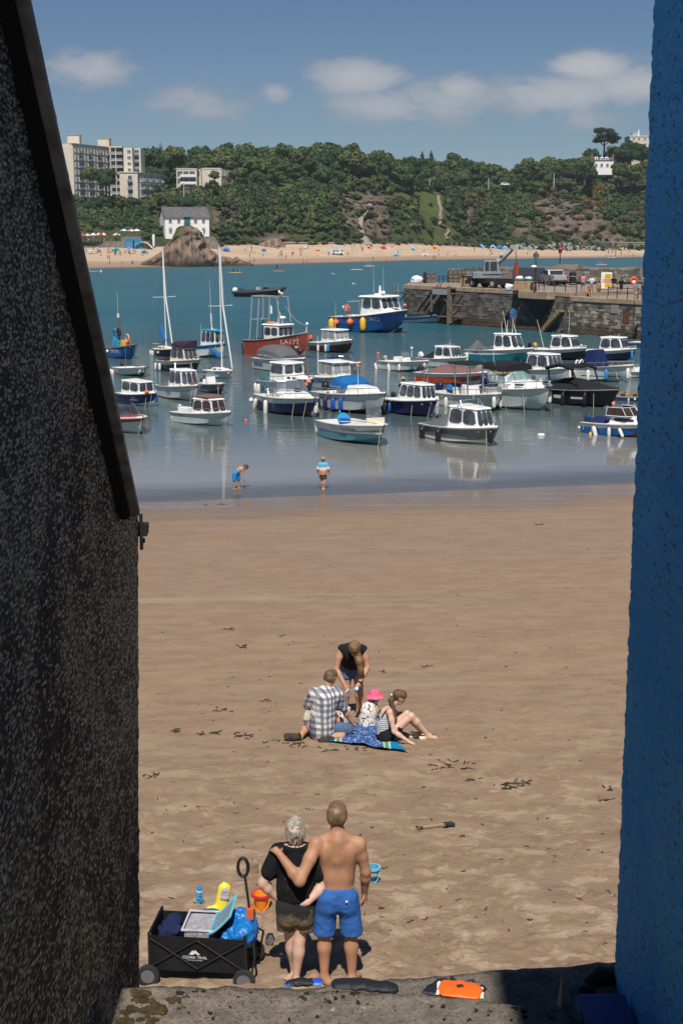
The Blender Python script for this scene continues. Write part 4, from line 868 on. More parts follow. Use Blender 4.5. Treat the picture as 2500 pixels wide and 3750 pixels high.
# the big rock on the far beach and its low skerries
def sea_rock(prof,Y,name,label,depth,seed,green=True):
 xs=np.linspace(prof[0][0],prof[-1][0],120);top=np.interp(xs,[p[0]for p in prof],[p[1]for p in prof]);vs=np.linspace(0,1,46);V=[]
 zb=-.6
 for x,t in zip(xs,top):
  pt=at_y(x,t,Y);h=max(pt.z-zb,.15);dd=depth*(h/16)**.6+1.0
  for v in vs:
   a=v*math.pi;V.append((pt.x,Y-dd*math.copysign(abs(math.cos(a))**.8,math.cos(a)),zb+h*math.sin(a)**.55))
 V=np.array(V);n=len(vs);s=V[:,0]*.55-V[:,2]*.9
 ridg=.5-np.abs(fbm(s*.35,V[:,1]*.18+V[:,2]*.08,seed,4,.55))*2;lump=fbm(V[:,0]*.22,V[:,2]*.22+V[:,1]*.2,seed+5,4)
 hh=np.clip((V[:,2]+.3)/3,0,1);V[:,1]-=(ridg*1.7+lump*2.4)*hh*depth/9;V[:,2]+=lump*.5*hh;V[:,0]+=ridg*.5*hh
 a=np.arange(len(xs)-1)[:,None]*n+np.arange(n-1)[None];F=np.stack([a,a+n,a+n+1,a+1],-1).reshape(-1,4)
 m=bpy.data.materials.new(name+'_stone');m.use_nodes=True;t=m.node_tree;b=t.nodes['Principled BSDF'];b.inputs['Roughness'].default_value=.95;b.inputs['Specular IOR Level'].default_value=.2;g=nd(t,'ShaderNodeNewGeometry');P=g.outputs['Position'];sp=nd(t,'ShaderNodeSeparateXYZ');t.links.new(P,sp.inputs[0])
 r1=nd(t,'ShaderNodeMapping');r1.inputs['Rotation'].default_value=(0,R(-52),0);r1.inputs['Scale'].default_value=(1.4,.5,.22);t.links.new(P,r1.inputs[0]);n1=noise_n(t,r1.outputs[0],.8,6,.65,.5);n2=noise_n(t,P,.35,5,.6)
 c=mixc(t,smooth(t,n1,.38,.62),(.115,.085,.065),(.27,.185,.135));c=mixc(t,math_n(t,'MULTIPLY',smooth(t,n2,.5,.62),.5),c,(.30,.20,.155))
 low=math_n(t,'SUBTRACT',1.0,smooth(t,math_n(t,'ADD',sp.outputs[2],math_n(t,'MULTIPLY',n2,2.5)),1.6,3.6));c=mixc(t,math_n(t,'MULTIPLY',low,.85),c,(.055,.043,.028))
 if green:gm=math_n(t,'MULTIPLY',math_n(t,'SUBTRACT',1.0,smooth(t,sp.outputs[0],at_y(655,850,Y).x-1,at_y(700,850,Y).x+2)),smooth(t,math_n(t,'ADD',sp.outputs[2],math_n(t,'MULTIPLY',n2,5)),9.5,11.5));c=mixc(t,gm,c,(.06,.07,.02))
 t.links.new(c,b.inputs['Base Color']);bp=nd(t,'ShaderNodeBump');bp.inputs['Strength'].default_value=.9;bp.inputs['Distance'].default_value=.5;t.links.new(n1,bp.inputs['Height']);t.links.new(bp.outputs[0],b.inputs['Normal'])
 o=np_mesh(name,V,F[:,::-1],m,smooth=True);tag(o,label,'rock');return o
YR=448
sea_rock([(520,962),(545,946),(570,935),(592,922),(612,900),(628,880),(640,856),(650,838),(665,829),(685,827),(705,829),(722,836),(736,848),(746,872),(758,900),(776,915),(790,925),(800,945),(815,964)],YR,'goat_rock','tall pinkish-brown rock stack standing on the far beach',10,3)
sea_rock([(792,962),(800,948),(815,938),(835,940),(850,947),(865,939),(880,950),(900,958),(925,966)],YR+6,'low_skerry','low dark rocks trailing right from the tall rock stack',5,9,False)
sea_rock([(930,903),(955,890),(985,876),(1005,870),(1025,878),(1035,890),(1045,904)],float(np.interp(990,_cols,DB))-1,'cliff_foot_rock','grey-brown rock outcrop at the cliff foot behind the sand',5,12,False)
# PEOPLE (one continuous surface per body, clothing over it)
def sdf_mesh(prims,h,clip=(),pad=.05):
 """prims: ('c', p0, p1, r0, r1, k, sy) tapered capsule  |  ('e', centre, radii, k, rotz)"""
 lo=np.full(3,1e9);hi=-lo;bbs=[]
 for p in prims:
  if p[0]=='c':a=np.array([p[1],p[2]]);r=max(p[3],p[4]);b0,b1=a.min(0)-r,a.max(0)+r
  else:c=np.array(p[1]);r=max(p[2]);b0,b1=c-r,c+r
  bbs.append((b0,b1));lo=np.minimum(lo,b0);hi=np.maximum(hi,b1)
 lo-=pad;hi+=pad;n=np.ceil((hi-lo)/h).astype(int)+1
 G=[lo[i]+np.arange(n[i])*h for i in range(3)];D=np.full(n,.2,np.float32)
 for p,(b0,b1)in zip(prims,bbs):
  m=pad;i0=np.maximum(((b0-m-lo)/h).astype(int),0);i1=np.minimum(((b1+m-lo)/h).astype(int)+2,n);sl=tuple(slice(a,b)for a,b in zip(i0,i1))
  P=np.stack(np.meshgrid(*[G[i][sl[i]]for i in range(3)],indexing='ij'),-1)
  if p[0]=='c':
   a,b=np.array(p[1],float),np.array(p[2],float);r0,r1=p[3],p[4];k=p[5]if len(p)>5 else .03;sy=p[6]if len(p)>6 else 1.0
   S=np.array([1,1/sy,1.0]);pa=(P-a)*S;ba=(b-a)*S;t=np.clip((pa@ba)/max(ba@ba,1e-9),0,1)
   d=np.linalg.norm(pa-t[...,None]*ba,axis=-1)-(r0+(r1-r0)*t)
   d=d*(sy if sy<1 else 1)
  else:
   c,rr=np.array(p[1],float),np.array(p[2],float);k=p[3]if len(p)>3 else .03;q=P-c
   if len(p)>4 and p[4]:
    M=np.array(Euler(p[4]).to_matrix());q=q@M
   kk=np.linalg.norm(q/rr,axis=-1);d=(kk-1)*rr.min()
  A=D[sl];hh=np.clip(.5+.5*(d-A)/k,0,1);D[sl]=(d*(1-hh)+A*hh-k*hh*(1-hh)).astype(np.float32)
 if clip:
  P=np.stack(np.meshgrid(*G,indexing='ij'),-1)
  for(pt,nv)in clip:D=np.maximum(D,((P-np.array(pt))@np.array(nv)).astype(np.float32))
 ins=D<0;acc=np.zeros(tuple(n-1)+(3,),np.float32);cnt=np.zeros(tuple(n-1),np.float32);cr=[]
 for ax in range(3):
  s0=[slice(None)]*3;s1=[slice(None)]*3;s0[ax]=slice(0,-1);s1[ax]=slice(1,None)
  a,b=D[tuple(s0)],D[tuple(s1)];x=ins[tuple(s0)]!=ins[tuple(s1)];t=np.where(x,a/np.where(a==b,1,a-b),0)
  idx=np.argwhere(x);tt=t[x];cr.append((idx,ins[tuple(s0)][x]))
  pos=idx.astype(np.float32);pos[:,ax]+=tt
  o=[i for i in range(3)if i!=ax]
  for d1 in(0,1):
   for d2 in(0,1):
    c=idx.copy();c[:,o[0]]-=d1;c[:,o[1]]-=d2;ok=(c>=0).all(1)&(c<n-1).all(1);cc=c[ok]
    np.add.at(acc,tuple(cc.T),pos[ok]);np.add.at(cnt,tuple(cc.T),1)
 m=cnt>0;ids=np.full(m.shape,-1,np.int64);ids[m]=np.arange(m.sum());V=acc[m]/cnt[m][:,None]*h+lo
 Fs=[]
 for ax,(idx,flip)in enumerate(cr):
  o=[(1,2),(2,0),(0,1)][ax];q=[]
  for d1,d2 in((0,0),(1,0),(1,1),(0,1)):c=idx.copy();c[:,o[0]]-=d1;c[:,o[1]]-=d2;q.append(c)
  ok=np.ones(len(idx),bool)
  for c in q:ok&=(c>=0).all(1)&(c<n-1).all(1)
  f=np.stack([ids[tuple(c[ok].T)]for c in q],1);f[~flip[ok]]=f[~flip[ok]][:,::-1];Fs.append(f)
 F=np.concatenate(Fs);F=F[(F>=0).all(1)][:,::-1]
 return V,F
def sdf_obj(name,prims,h,m,parent,clip=()):
 V,F=sdf_mesh(prims,h,clip);o=np_mesh(name,V,F,m,parent,smooth=True)
 bm=bmesh.new();bm.from_mesh(o.data);bmesh.ops.recalc_face_normals(bm,faces=bm.faces)
 for i in range(2):bmesh.ops.smooth_vert(bm,verts=bm.verts,factor=.5,use_axis_x=True,use_axis_y=True,use_axis_z=True)
 bm.to_mesh(o.data);bm.free();return o
def V3(*a):return np.array(a,float)
def limb(a,b,c,r,k=.03):
 a,b,c=map(np.array,(a,b,c));m1=a+(b-a)*.4;m2=b+(c-b)*.3
 return[('c',a,m1,r[0],r[0]*.98,k),('c',m1,b,r[0]*.98,r[1],k),('c',b,m2,r[1],r[1]*1.05,k),('c',m2,c,r[1]*1.05,r[2],k)]
def hand(w,d,up,s=1.0,spread=.35,curl=.4,thumb=1):
 """palm and five fingers; w wrist, d pointing direction, up = back-of-hand normal"""
 w=np.array(w,float);d=np.array(d,float)/np.linalg.norm(d);up=np.array(up,float);up-=d*(up@d);up/=np.linalg.norm(up);sd=np.cross(d,up);L=[]
 L.append(('c',w,w+d*.07*s,.026*s,.034*s,.015))
 for i,(o,ln)in enumerate(((-.030,.062),(-.010,.074),(.010,.070),(.029,.052))):
  b=w+d*.085*s+sd*o*s;f1=d*.55+sd*o*spread*6-up*curl*.35;f1/=np.linalg.norm(f1);m=b+f1*ln*.55*s;f2=d*.5-up*curl+sd*o*spread*4;f2/=np.linalg.norm(f2);e=m+f2*ln*.5*s
  L+=[('c',w+d*.04*s+sd*o*.7*s,b,.013*s,.0115*s,.008),('c',b,m,.0105*s,.0095*s,.004),('c',m,e,.0095*s,.0075*s,.004)]
 t0=w+d*.025*s+sd*thumb*-.02*s;t1=t0+(d*.55+sd*thumb*-.9-up*.3)*.042*s;t2=t1+(d*.9+sd*thumb*-.35-up*.3)*.034*s
 L+=[('c',t0,t1,.016*s,.012*s,.008),('c',t1,t2,.0115*s,.009*s,.004)];return L
def foot(ank,toe,s=1.0):
 a=np.array(ank,float);t=np.array(toe,float);d=t-a;d[2]=0;d/=np.linalg.norm(d);z=t[2];heel=a-d*.045*s;heel[2]=z+.032*s;ball=a+d*.13*s;ball[2]=z+.026*s;sd=np.array([-d[1],d[0],0])
 L=[('c',a,heel,.036*s,.036*s,.02),('c',a+np.array([0,0,-.02*s]),ball,.038*s,.034*s,.03),('c',heel,ball,.033*s,.038*s,.02)]
 for i in range(5):b=ball+sd*(.036-.018*i)*s;L.append(('c',b,b+d*(.055-.007*abs(i-1))*s-np.array([0,0,.008*s]),.014*s,.011*s,.006))
 return L
def head_prims(c,f,s=1.0):
 """c = centre of the skull, f = facing direction; height about .23 m"""
 c=np.array(c,float);f=np.array(f,float)/np.linalg.norm(f);rt=np.cross(f,[0,0,1.0]);rt/=np.linalg.norm(rt);up=np.cross(rt,f)
 g=lambda a,b,z:c+(rt*a+f*b+up*z)*s
 L=[('c',g(0,-.022,.028),g(0,.025,.03),.086*s,.080*s,.03),('c',g(0,.03,-.02),g(0,.045,-.075),.066*s,.045*s,.03),('c',g(0,.088,.0),g(0,.108,-.03),.010*s,.014*s,.012),('c',g(-.02,.088,-.062),g(.02,.088,-.062),.010*s,.010*s,.008),('c',g(-.03,.083,.022),g(.03,.083,.022),.014*s,.014*s,.012)]
 for sg in(-1,1):L.append(('c',g(sg*.084,-.005,.015),g(sg*.086,-.008,-.025),.016*s,.010*s,.006))
 return L,g
def eyes(g,parent,s=1.0):
 b=MB()
 for sg in(-1,1):b.ell(g(sg*.031,.083,.002),.011*s,6,4)
 return b.build('eyes',mat('dark_eye',(.03,.02,.015),.3,var=0),parent)
SKIN=lambda n,c:mat('skin_'+n,c,.55,var=.14,vscale=7,bump=.12,bscale=90,spec=.35)
SK1=SKIN('tanned',(.40,.205,.120));SK2=SKIN('pale',(.55,.33,.255));SK3=SKIN('fair',(.60,.38,.29));SK4=SKIN('warm',(.45,.24,.15))
def m_hair(name,c0,c1,scale=60,spot=None):
 m=bpy.data.materials.new(name);m.use_nodes=True;t=m.node_tree;b=t.nodes['Principled BSDF'];b.inputs['Roughness'].default_value=.5;g=nd(t,'ShaderNodeTexCoord')
 n=noise_n(t,scaled(t,g.outputs['Object'],(1,1,.22)),scale,4,.6,.8);n2=noise_n(t,g.outputs['Object'],12,3,.5);f=smooth(t,math_n(t,'ADD',math_n(t,'MULTIPLY',n,.7),math_n(t,'MULTIPLY',n2,.3)),.36,.62)
 hc=mixc(t,f,c0,c1)
 if spot:vd=nd(t,'ShaderNodeVectorMath',operation='DISTANCE');t.links.new(g.outputs['Object'],vd.inputs[0]);vd.inputs[1].default_value=spot[:3];hc=mixc(t,math_n(t,'MULTIPLY',math_n(t,'SUBTRACT',1.0,smooth(t,math_n(t,'ADD',vd.outputs['Value'],math_n(t,'MULTIPLY',n,.03)),spot[3]*.6,spot[3]*1.3)),.8),hc,(.44,.21,.13))
 t.links.new(hc,b.inputs['Base Color']);bp=nd(t,'ShaderNodeBump');bp.inputs['Strength'].default_value=.9;bp.inputs['Distance'].default_value=.012;t.links.new(n,bp.inputs['Height']);t.links.new(bp.outputs[0],b.inputs['Normal']);return m
def tex_offset(m):return m
def cloth(name,c,var=.15,rough=.9,scale=14):return mat(name,c,rough,var=var,vscale=scale,bump=.5,bscale=22,spec=.2)
# small figures: shared body and clothing meshes, coloured per person
def figure_prims(pose='stand',fem=False):
 hip=V3(0,0,.92);ch=V3(0,0,1.34);J=dict(sl=V3(-.19,0,1.43),sr=V3(.19,0,1.43),el=V3(-.25,.02,1.14),er=V3(.25,.02,1.14),wl=V3(-.25,.1,.90),wr=V3(.25,.1,.90),hl=V3(-.09,0,.9),hr=V3(.09,0,.9),kl=V3(-.10,.03,.49),kr=V3(.10,.03,.49),al=V3(-.11,0,.07),ar=V3(.11,0,.07));hd=V3(0,.03,1.66)
 if pose=='walk':J.update(kl=V3(-.09,.22,.52),al=V3(-.09,.26,.08),kr=V3(.09,-.06,.48),ar=V3(.09,-.32,.10),el=V3(-.25,-.12,1.15),wl=V3(-.24,-.14,.92),er=V3(.25,.12,1.15),wr=V3(.22,.28,.98))
 if pose=='arms':J.update(el=V3(-.30,.10,1.16),wl=V3(-.12,.22,1.22),er=V3(.30,.10,1.16),wr=V3(.12,.24,1.18))
 if pose=='sit':
  dz=-.78
  for k in('sl','sr','el','er','wl','wr','hl','hr'):J[k]=J[k]+V3(0,0,dz)
  hip=hip+V3(0,0,dz);ch=ch+V3(0,-.05,dz);hd=hd+V3(0,0,dz);J.update(kl=V3(-.12,.38,.46),kr=V3(.12,.40,.45),al=V3(-.12,.62,.07),ar=V3(.12,.64,.07),el=V3(-.27,-.12,.34),wl=V3(-.26,-.26,.06),er=V3(.26,.16,.40),wr=V3(.16,.34,.44))
 return J,hip,ch,hd
def make_figure(pose,fem=False):
 J,hip,ch,hd=figure_prims(pose,fem);P=[]
 torso=[('c',hip,hip+(ch-hip)*.45,.145,.125,.05,.7),('c',hip+(ch-hip)*.4,ch,.125,.165,.05,.65),('c',J['sl'],J['sr'],.06,.06,.05)]
 hp,g=head_prims(hd,(0,1,0));P+=torso+hp+[('c',ch+V3(0,0,.05),hd,.065,.055,.03)]
 for s in 'lr':P+=limb(J['s'+s],J['e'+s],J['w'+s],(.052,.042,.028));P+=limb(J['h'+s],J['k'+s],J['a'+s],(.085,.056,.036));d=J['w'+s]-J['e'+s];P.append(('c',J['w'+s],J['w'+s]+d/np.linalg.norm(d)*.12,.030,.02,.02));t=J['a'+s]+V3(0,.15,-.04);t[2]=J['a'+s][2]-.05;P+=foot(J['a'+s],t)[:3]
 def me(n,pr,h=.026,clip=()):V,F=sdf_mesh(pr,h,clip);o=np_mesh(n,V,F,SK1,smooth=True);m=o.data;bpy.data.objects.remove(o);return m
 inf=lambda pr,e:[(p[0],p[1],p[2],p[3]+e,p[4]+e,*p[5:])for p in pr]
 top=me('top',inf(torso,.016)+inf([('c',J['s'+s],J['s'+s]+(J['e'+s]-J['s'+s])*.6,.056,.052,.03)for s in 'lr'],.014));kn=.55
 bot=me('shorts',inf([('c',hip,hip+V3(0,0,.06),.15,.13,.05,.72)]+[('c',J['h'+s],J['h'+s]+(J['k'+s]-J['h'+s])*kn,.092,.088,.04)for s in 'lr'],.016))
 hair=me('hair',[('c',g(0,-.035,.03),g(0,.01,.045),.096,.09,.03)]+([('c',g(0,-.07,0),g(0,-.09,-.18),.07,.04,.03)]if fem else[]));body=me('body',P);return body,top,bot,hair
FIG={(p,f):make_figure(p,f)for p,f in(('stand',0),('stand',1),('walk',0),('arms',0),('sit',0),('sit',1))}
HAIRM=[m_hair('brown_hair',(.03,.018,.01),(.11,.065,.035)),m_hair('fair_hair',(.16,.11,.06),(.36,.26,.15)),m_hair('dark_hair',(.012,.01,.009),(.04,.03,.025))]
def person(p,rz,pose,fem,label,topc,botc,skin=SK1,hair=0,sc=1.0,group=None):
 T=thing('person',label,'person',p,rz,group,sc);b,t,s,h=FIG.get((pose,fem))or FIG[(pose,0)]
 for nm,me,m in(('body',b,skin),('top',t,topc),('shorts',s,botc),('hair',h,HAIRM[hair])):
  if m is None:continue
  o=share(nm,me,T);o.material_slots[0].link='OBJECT';o.material_slots[0].material=m
 return T
CL={n:cloth('cloth_'+n,c)for n,c in dict(black=(.012,.012,.014),white=(.72,.72,.7),red=(.55,.05,.04),blue=(.05,.16,.42),navy=(.02,.03,.08),pink=(.62,.25,.25),grey=(.22,.23,.25),denim=(.08,.13,.22),teal=(.06,.30,.32),orange=(.65,.22,.05),khaki=(.34,.29,.21),yellow=(.65,.5,.08),sky=(.2,.45,.65),bikini=(.16,.10,.05)).items()}
# the couple with their backs to us
def couple():
 pm=on_sand(1232,3598);T=thing('person','shirtless man in blue shorts with his arm round the woman','person',pm);h=.0105
 sl,sr=V3(-.170,-.045,1.445),V3(.185,-.01,1.425)
 hd=V3(.005,.03,1.665);hp,g=head_prims(hd,(.05,1,.0),1.03);P=list(hp)
 P+=[('c',(0.01,-.005,1.44),hd+V3(0,-.02,-.03),.066,.060,.035)]
 P+=[('c',(.01,.02,1.06),(.01,.02,1.30),.128,.150,.04,.58),('c',(-.062,-.005,1.10),(-.100,-.02,1.36),.080,.088,.036,.95),('c',(.082,-.005,1.10),(.120,-.02,1.35),.080,.088,.036,.95),('c',(.01,.01,.90),(.01,.01,1.04),.150,.132,.06,.72),('c',(-.05,-.03,.92),(-.04,-.03,1.1),.06,.055,.04),('c',(.07,-.03,.92),(.06,-.03,1.1),.06,.055,.04)]
 P+=[('e',(-.085,-.085,1.345),(.055,.026,.085),.022,(0,.25,0)),('e',(.10,-.085,1.335),(.055,.026,.085),.022,(0,-.25,0)),('c',(.01,-.056,1.27),(.01,-.045,1.45),.042,.060,.05),('c',(.01,-.045,.98),(.01,-.052,1.27),.042,.038,.05),('c',(-.12,-.01,1.455),(.02,-.005,1.475),.042,.06,.05),('c',(.15,-.01,1.44),(.02,-.005,1.475),.042,.06,.05)]
 P+=[('e',sl+V3(-.02,0,-.03),(.066,.064,.075),.04),('e',sr+V3(.022,0,-.03),(.066,.066,.080),.04)]
 el,wl=V3(-.335,-.22,1.135),V3(-.515,-.12,1.345);P+=limb(sl+V3(-.015,0,-.03),el,wl,(.060,.050,.034));P+=hand(wl,(-.55,.62,.30),(-.1,-.5,.9),.96,.3,.75,-1)
 er,wr=V3(.272,.01,1.12),V3(.262,.10,.865);P+=limb(sr+V3(.025,0,-.03),er,wr,(.056,.046,.031));P+=hand(wr,(-.03,.12,-1),(1,-.1,0),.98,.25,.5,-1)
 hl,hr=V3(-.09,0,.90),V3(.105,0,.90);kl,kr=V3(-.115,.005,.49),V3(.135,.01,.49);al,ar=V3(-.115,-.02,.085),V3(.145,-.02,.085)
 for a,b,c in((hl,kl,al),(hr,kr,ar)):P+=limb(a,b,c,(.094,.060,.037));P.append(('e',b+(c-b)*.28+V3(0,-.022,0),(.050,.046,.11),.03))
 P+=foot(al,V3(-.24,.07,.0));P+=foot(ar,V3(.20,.13,.0))
 sdf_obj('body',P,h,SK1,T)
 sdf_obj('shorts',[('c',(.01,.0,.90),(.01,.0,.985),.158,.146,.05,.82),('c',(-.075,-.045,.88),(-.075,-.04,.80),.094,.098,.05),('c',(.095,-.045,.88),(.095,-.04,.80),.094,.098,.05),('c',hl+V3(-.005,0,-.05),(-.118,.0,.47),.100,.106,.03),('c',hr+V3(.005,0,-.05),(.145,.0,.47),.100,.106,.03)],h,m_shorts(),T,clip=[((0,0,.985),(0,0,1)),((0,0,.505),(0,0,-1))]);crumple(T.children[-1],.010,10)
 b=MB();b.box(.085,.103,-.166,-.160,.895,.915);b.build('label_tag',CL['white'],T)
 sdf_obj('hair',[('c',g(0,-.033,.034),g(0,.03,.052),.091,.082,.03),('c',g(-.042,-.058,-.005),g(.042,-.058,-.005),.048,.048,.03),('c',g(-.03,-.056,-.038),g(.03,-.056,-.038),.036,.036,.03),('c',g(-.076,.0,.03),g(-.070,.0,-.005),.022,.014,.02),('c',g(.076,.0,.03),g(.070,.0,-.005),.022,.014,.02)],.0095,m_hair('sandy_hair',(.085,.048,.024),(.25,.155,.085),70,tuple(g(.0,-.105,.085))+(.035,)),T)
 eyes(g,T)
 pw=on_sand(1082,3607)+Vector((0,.07,-.01));T2=thing('person','woman with grey-blond hair, black polo shirt and sand-covered shorts, hands on hips','person',pw);T2.scale=(.83,.93,1.0)
 hd=V3(.005,.02,1.525);hp,g=head_prims(hd,(-.05,1,0),.98);P=list(hp)+[('c',(.01,-.01,1.33),hd+V3(0,-.02,-.03),.062,.056,.03)]
 torso=[('c',(.01,0,.93),(.01,0,1.08),.185,.165,.06,.78),('c',(.01,0,1.06),(.01,0,1.24),.165,.172,.06,.72),('c',(-.155,-.01,1.315),(.175,-.01,1.305),.07,.07,.06),('c',(0.01,-.045,1.25),(.01,-.05,1.05),.12,.12,.06,.7)]
 P+=torso;sl,sr=V3(-.185,-.01,1.305),V3(.205,-.01,1.295);el,er=V3(-.36,-.05,1.03),V3(.325,-.05,1.01);wl,wr=V3(-.205,.0,.86),V3(.14,-.15,.88)
 P+=limb(sl,el,wl,(.066,.052,.034))+limb(sr,er,wr,(.066,.052,.034));P+=hand(wl,(.75,.25,-.3),(-.4,-.6,.6),.9,.3,.6,1)+hand(wr,(-.9,.1,-.15),(0,-1,.3),.9,.3,.6,1)
 hl,hr=V3(-.09,0,.84),V3(.10,0,.84);kl,kr=V3(-.055,.04,.45),V3(.045,-.03,.45);al,ar=V3(-.02,.07,.08),V3(.005,-.05,.08)
 for a,b,c in((hl,kl,al),(hr,kr,ar)):P+=limb(a,b,c,(.098,.066,.038));P.append(('e',b+(c-b)*.28+V3(0,-.022,0),(.056,.05,.11),.03))
 P+=foot(al,V3(-.02,.22,0),.92)+foot(ar,V3(-.12,.07,0),.92);sdf_obj('body',P,h,SK3,T2)
 inf=lambda pr,e:[(p[0],p[1],p[2],p[3]+e,p[4]+e,*p[5:])for p in pr]
 blk=cloth('black_polo_cotton',(.010,.010,.012),.3,.9,9)
 pr=inf(torso,.024)+[('c',sl+V3(-.01,0,0),sl+(el-sl)*.60,.092,.088,.05),('c',sr+V3(.01,0,0),sr+(er-sr)*.60,.092,.088,.05),('c',(.01,0,.90),(.01,-.01,.96),.20,.19,.06,.80)]
 for i in range(9):a=rng.uniform(-.14,.16);z=rng.uniform(.95,1.2);pr.append(('c',(a,-.155,z),(a+rng.uniform(-.06,.06),-.15,z-.12),.012,.008,.03))
 crumple(sdf_obj('polo_shirt',pr,h,blk,T2,clip=[((0,0,.875),(0,0,-1)),((0,0,1.395),(0,0,1))]),.010,9)
 b=MB();n=14;ring=[(.01+.105*math.cos(a),-.02+.085*math.sin(a))for a in np.linspace(0,2*math.pi,n,endpoint=False)]
 b.loft([[(x*(1.25 if k==0 else 1),-.02+(y+.02)*(1.25 if k==0 else 1),z)for x,y in ring]for k,z in((0,1.345),(1,1.405))],cap0=False,cap1=False);b.prism([(-.135,1.36),(.155,1.36),(.13,1.405),(-.11,1.405)],-.135,-.112,'y');b.build('collar',blk,T2,smooth=True)
 sdf_obj('shorts',[('c',(.01,0,.80),(.01,0,.90),.198,.19,.06,.82),('c',(-.085,-.07,.79),(-.085,-.06,.70),.112,.115,.05),('c',(.105,-.07,.79),(.105,-.06,.70),.112,.115,.05),('c',hl+V3(-.015,0,-.05),(-.10,.01,.48),.116,.112,.03),('c',hr+V3(.015,0,-.05),(.112,-.01,.48),.116,.112,.03)],h,m_sandy_shorts(),T2,clip=[((0,0,.895),(0,0,1)),((0,0,.545),(0,0,-1))]);crumple(T2.children[-1],.008,11)
 hr_=[('c',g(0,-.04,.03),g(0,.02,.045),.103,.095,.03),('c',g(-.05,-.07,-.015),g(.05,-.07,-.015),.058,.058,.03),('c',g(-.04,-.07,-.075),g(.04,-.07,-.075),.046,.046,.03),('e',g(-.01,-.13,.02),(.058,.035,.055),.02),('c',g(-.085,-.02,.02),g(-.08,-.03,-.06),.03,.022,.03),('c',g(.085,-.02,.02),g(.08,-.03,-.06),.03,.022,.03)]
 for i in range(26):a=rng.uniform(-1.2,1.2);z=rng.uniform(-.06,.1);hr_.append(('c',g(.098*math.sin(a),-.03-.10*math.cos(a),z),g(.088*math.sin(a+rng.uniform(-.5,.5)),-.05-.10*math.cos(a),z+rng.uniform(-.07,.05)),.012,.007,.012))
 sdf_obj('hair',hr_,.0095,m_hair('grey_blond_hair',(.13,.105,.075),(.56,.49,.39),55),T2);eyes(g,T2)
def m_shorts():
 m=cloth('blue_swim_shorts',(.030,.115,.37),.10,.8,20);return m
def m_sandy_shorts():
 m=bpy.data.materials.new('black_shorts_with_sand');m.use_nodes=True;t=m.node_tree;b=t.nodes['Principled BSDF'];b.inputs['Roughness'].default_value=.95;g=nd(t,'ShaderNodeTexCoord');s=nd(t,'ShaderNodeSeparateXYZ');t.links.new(g.outputs['Object'],s.inputs[0])
 n=noise_n(t,g.outputs['Object'],9,6,.7);f=noise_n(t,g.outputs['Object'],130,3,.7);k=math_n(t,'ADD',s.outputs[2],math_n(t,'MULTIPLY',math_n(t,'SUBTRACT',n,.5),.45))
 mk=math_n(t,'MULTIPLY',math_n(t,'SUBTRACT',1.0,smooth(t,k,.70,.80)),smooth(t,f,.36,.56));t.links.new(mixc(t,math_n(t,'MULTIPLY',mk,.85),(.012,.012,.013),(.20,.155,.085)),b.inputs['Base Color'])
 bp=nd(t,'ShaderNodeBump');bp.inputs['Strength'].default_value=.6;bp.inputs['Distance'].default_value=.01;t.links.new(n,bp.inputs['Height']);t.links.new(bp.outputs[0],b.inputs['Normal']);return m
couple()
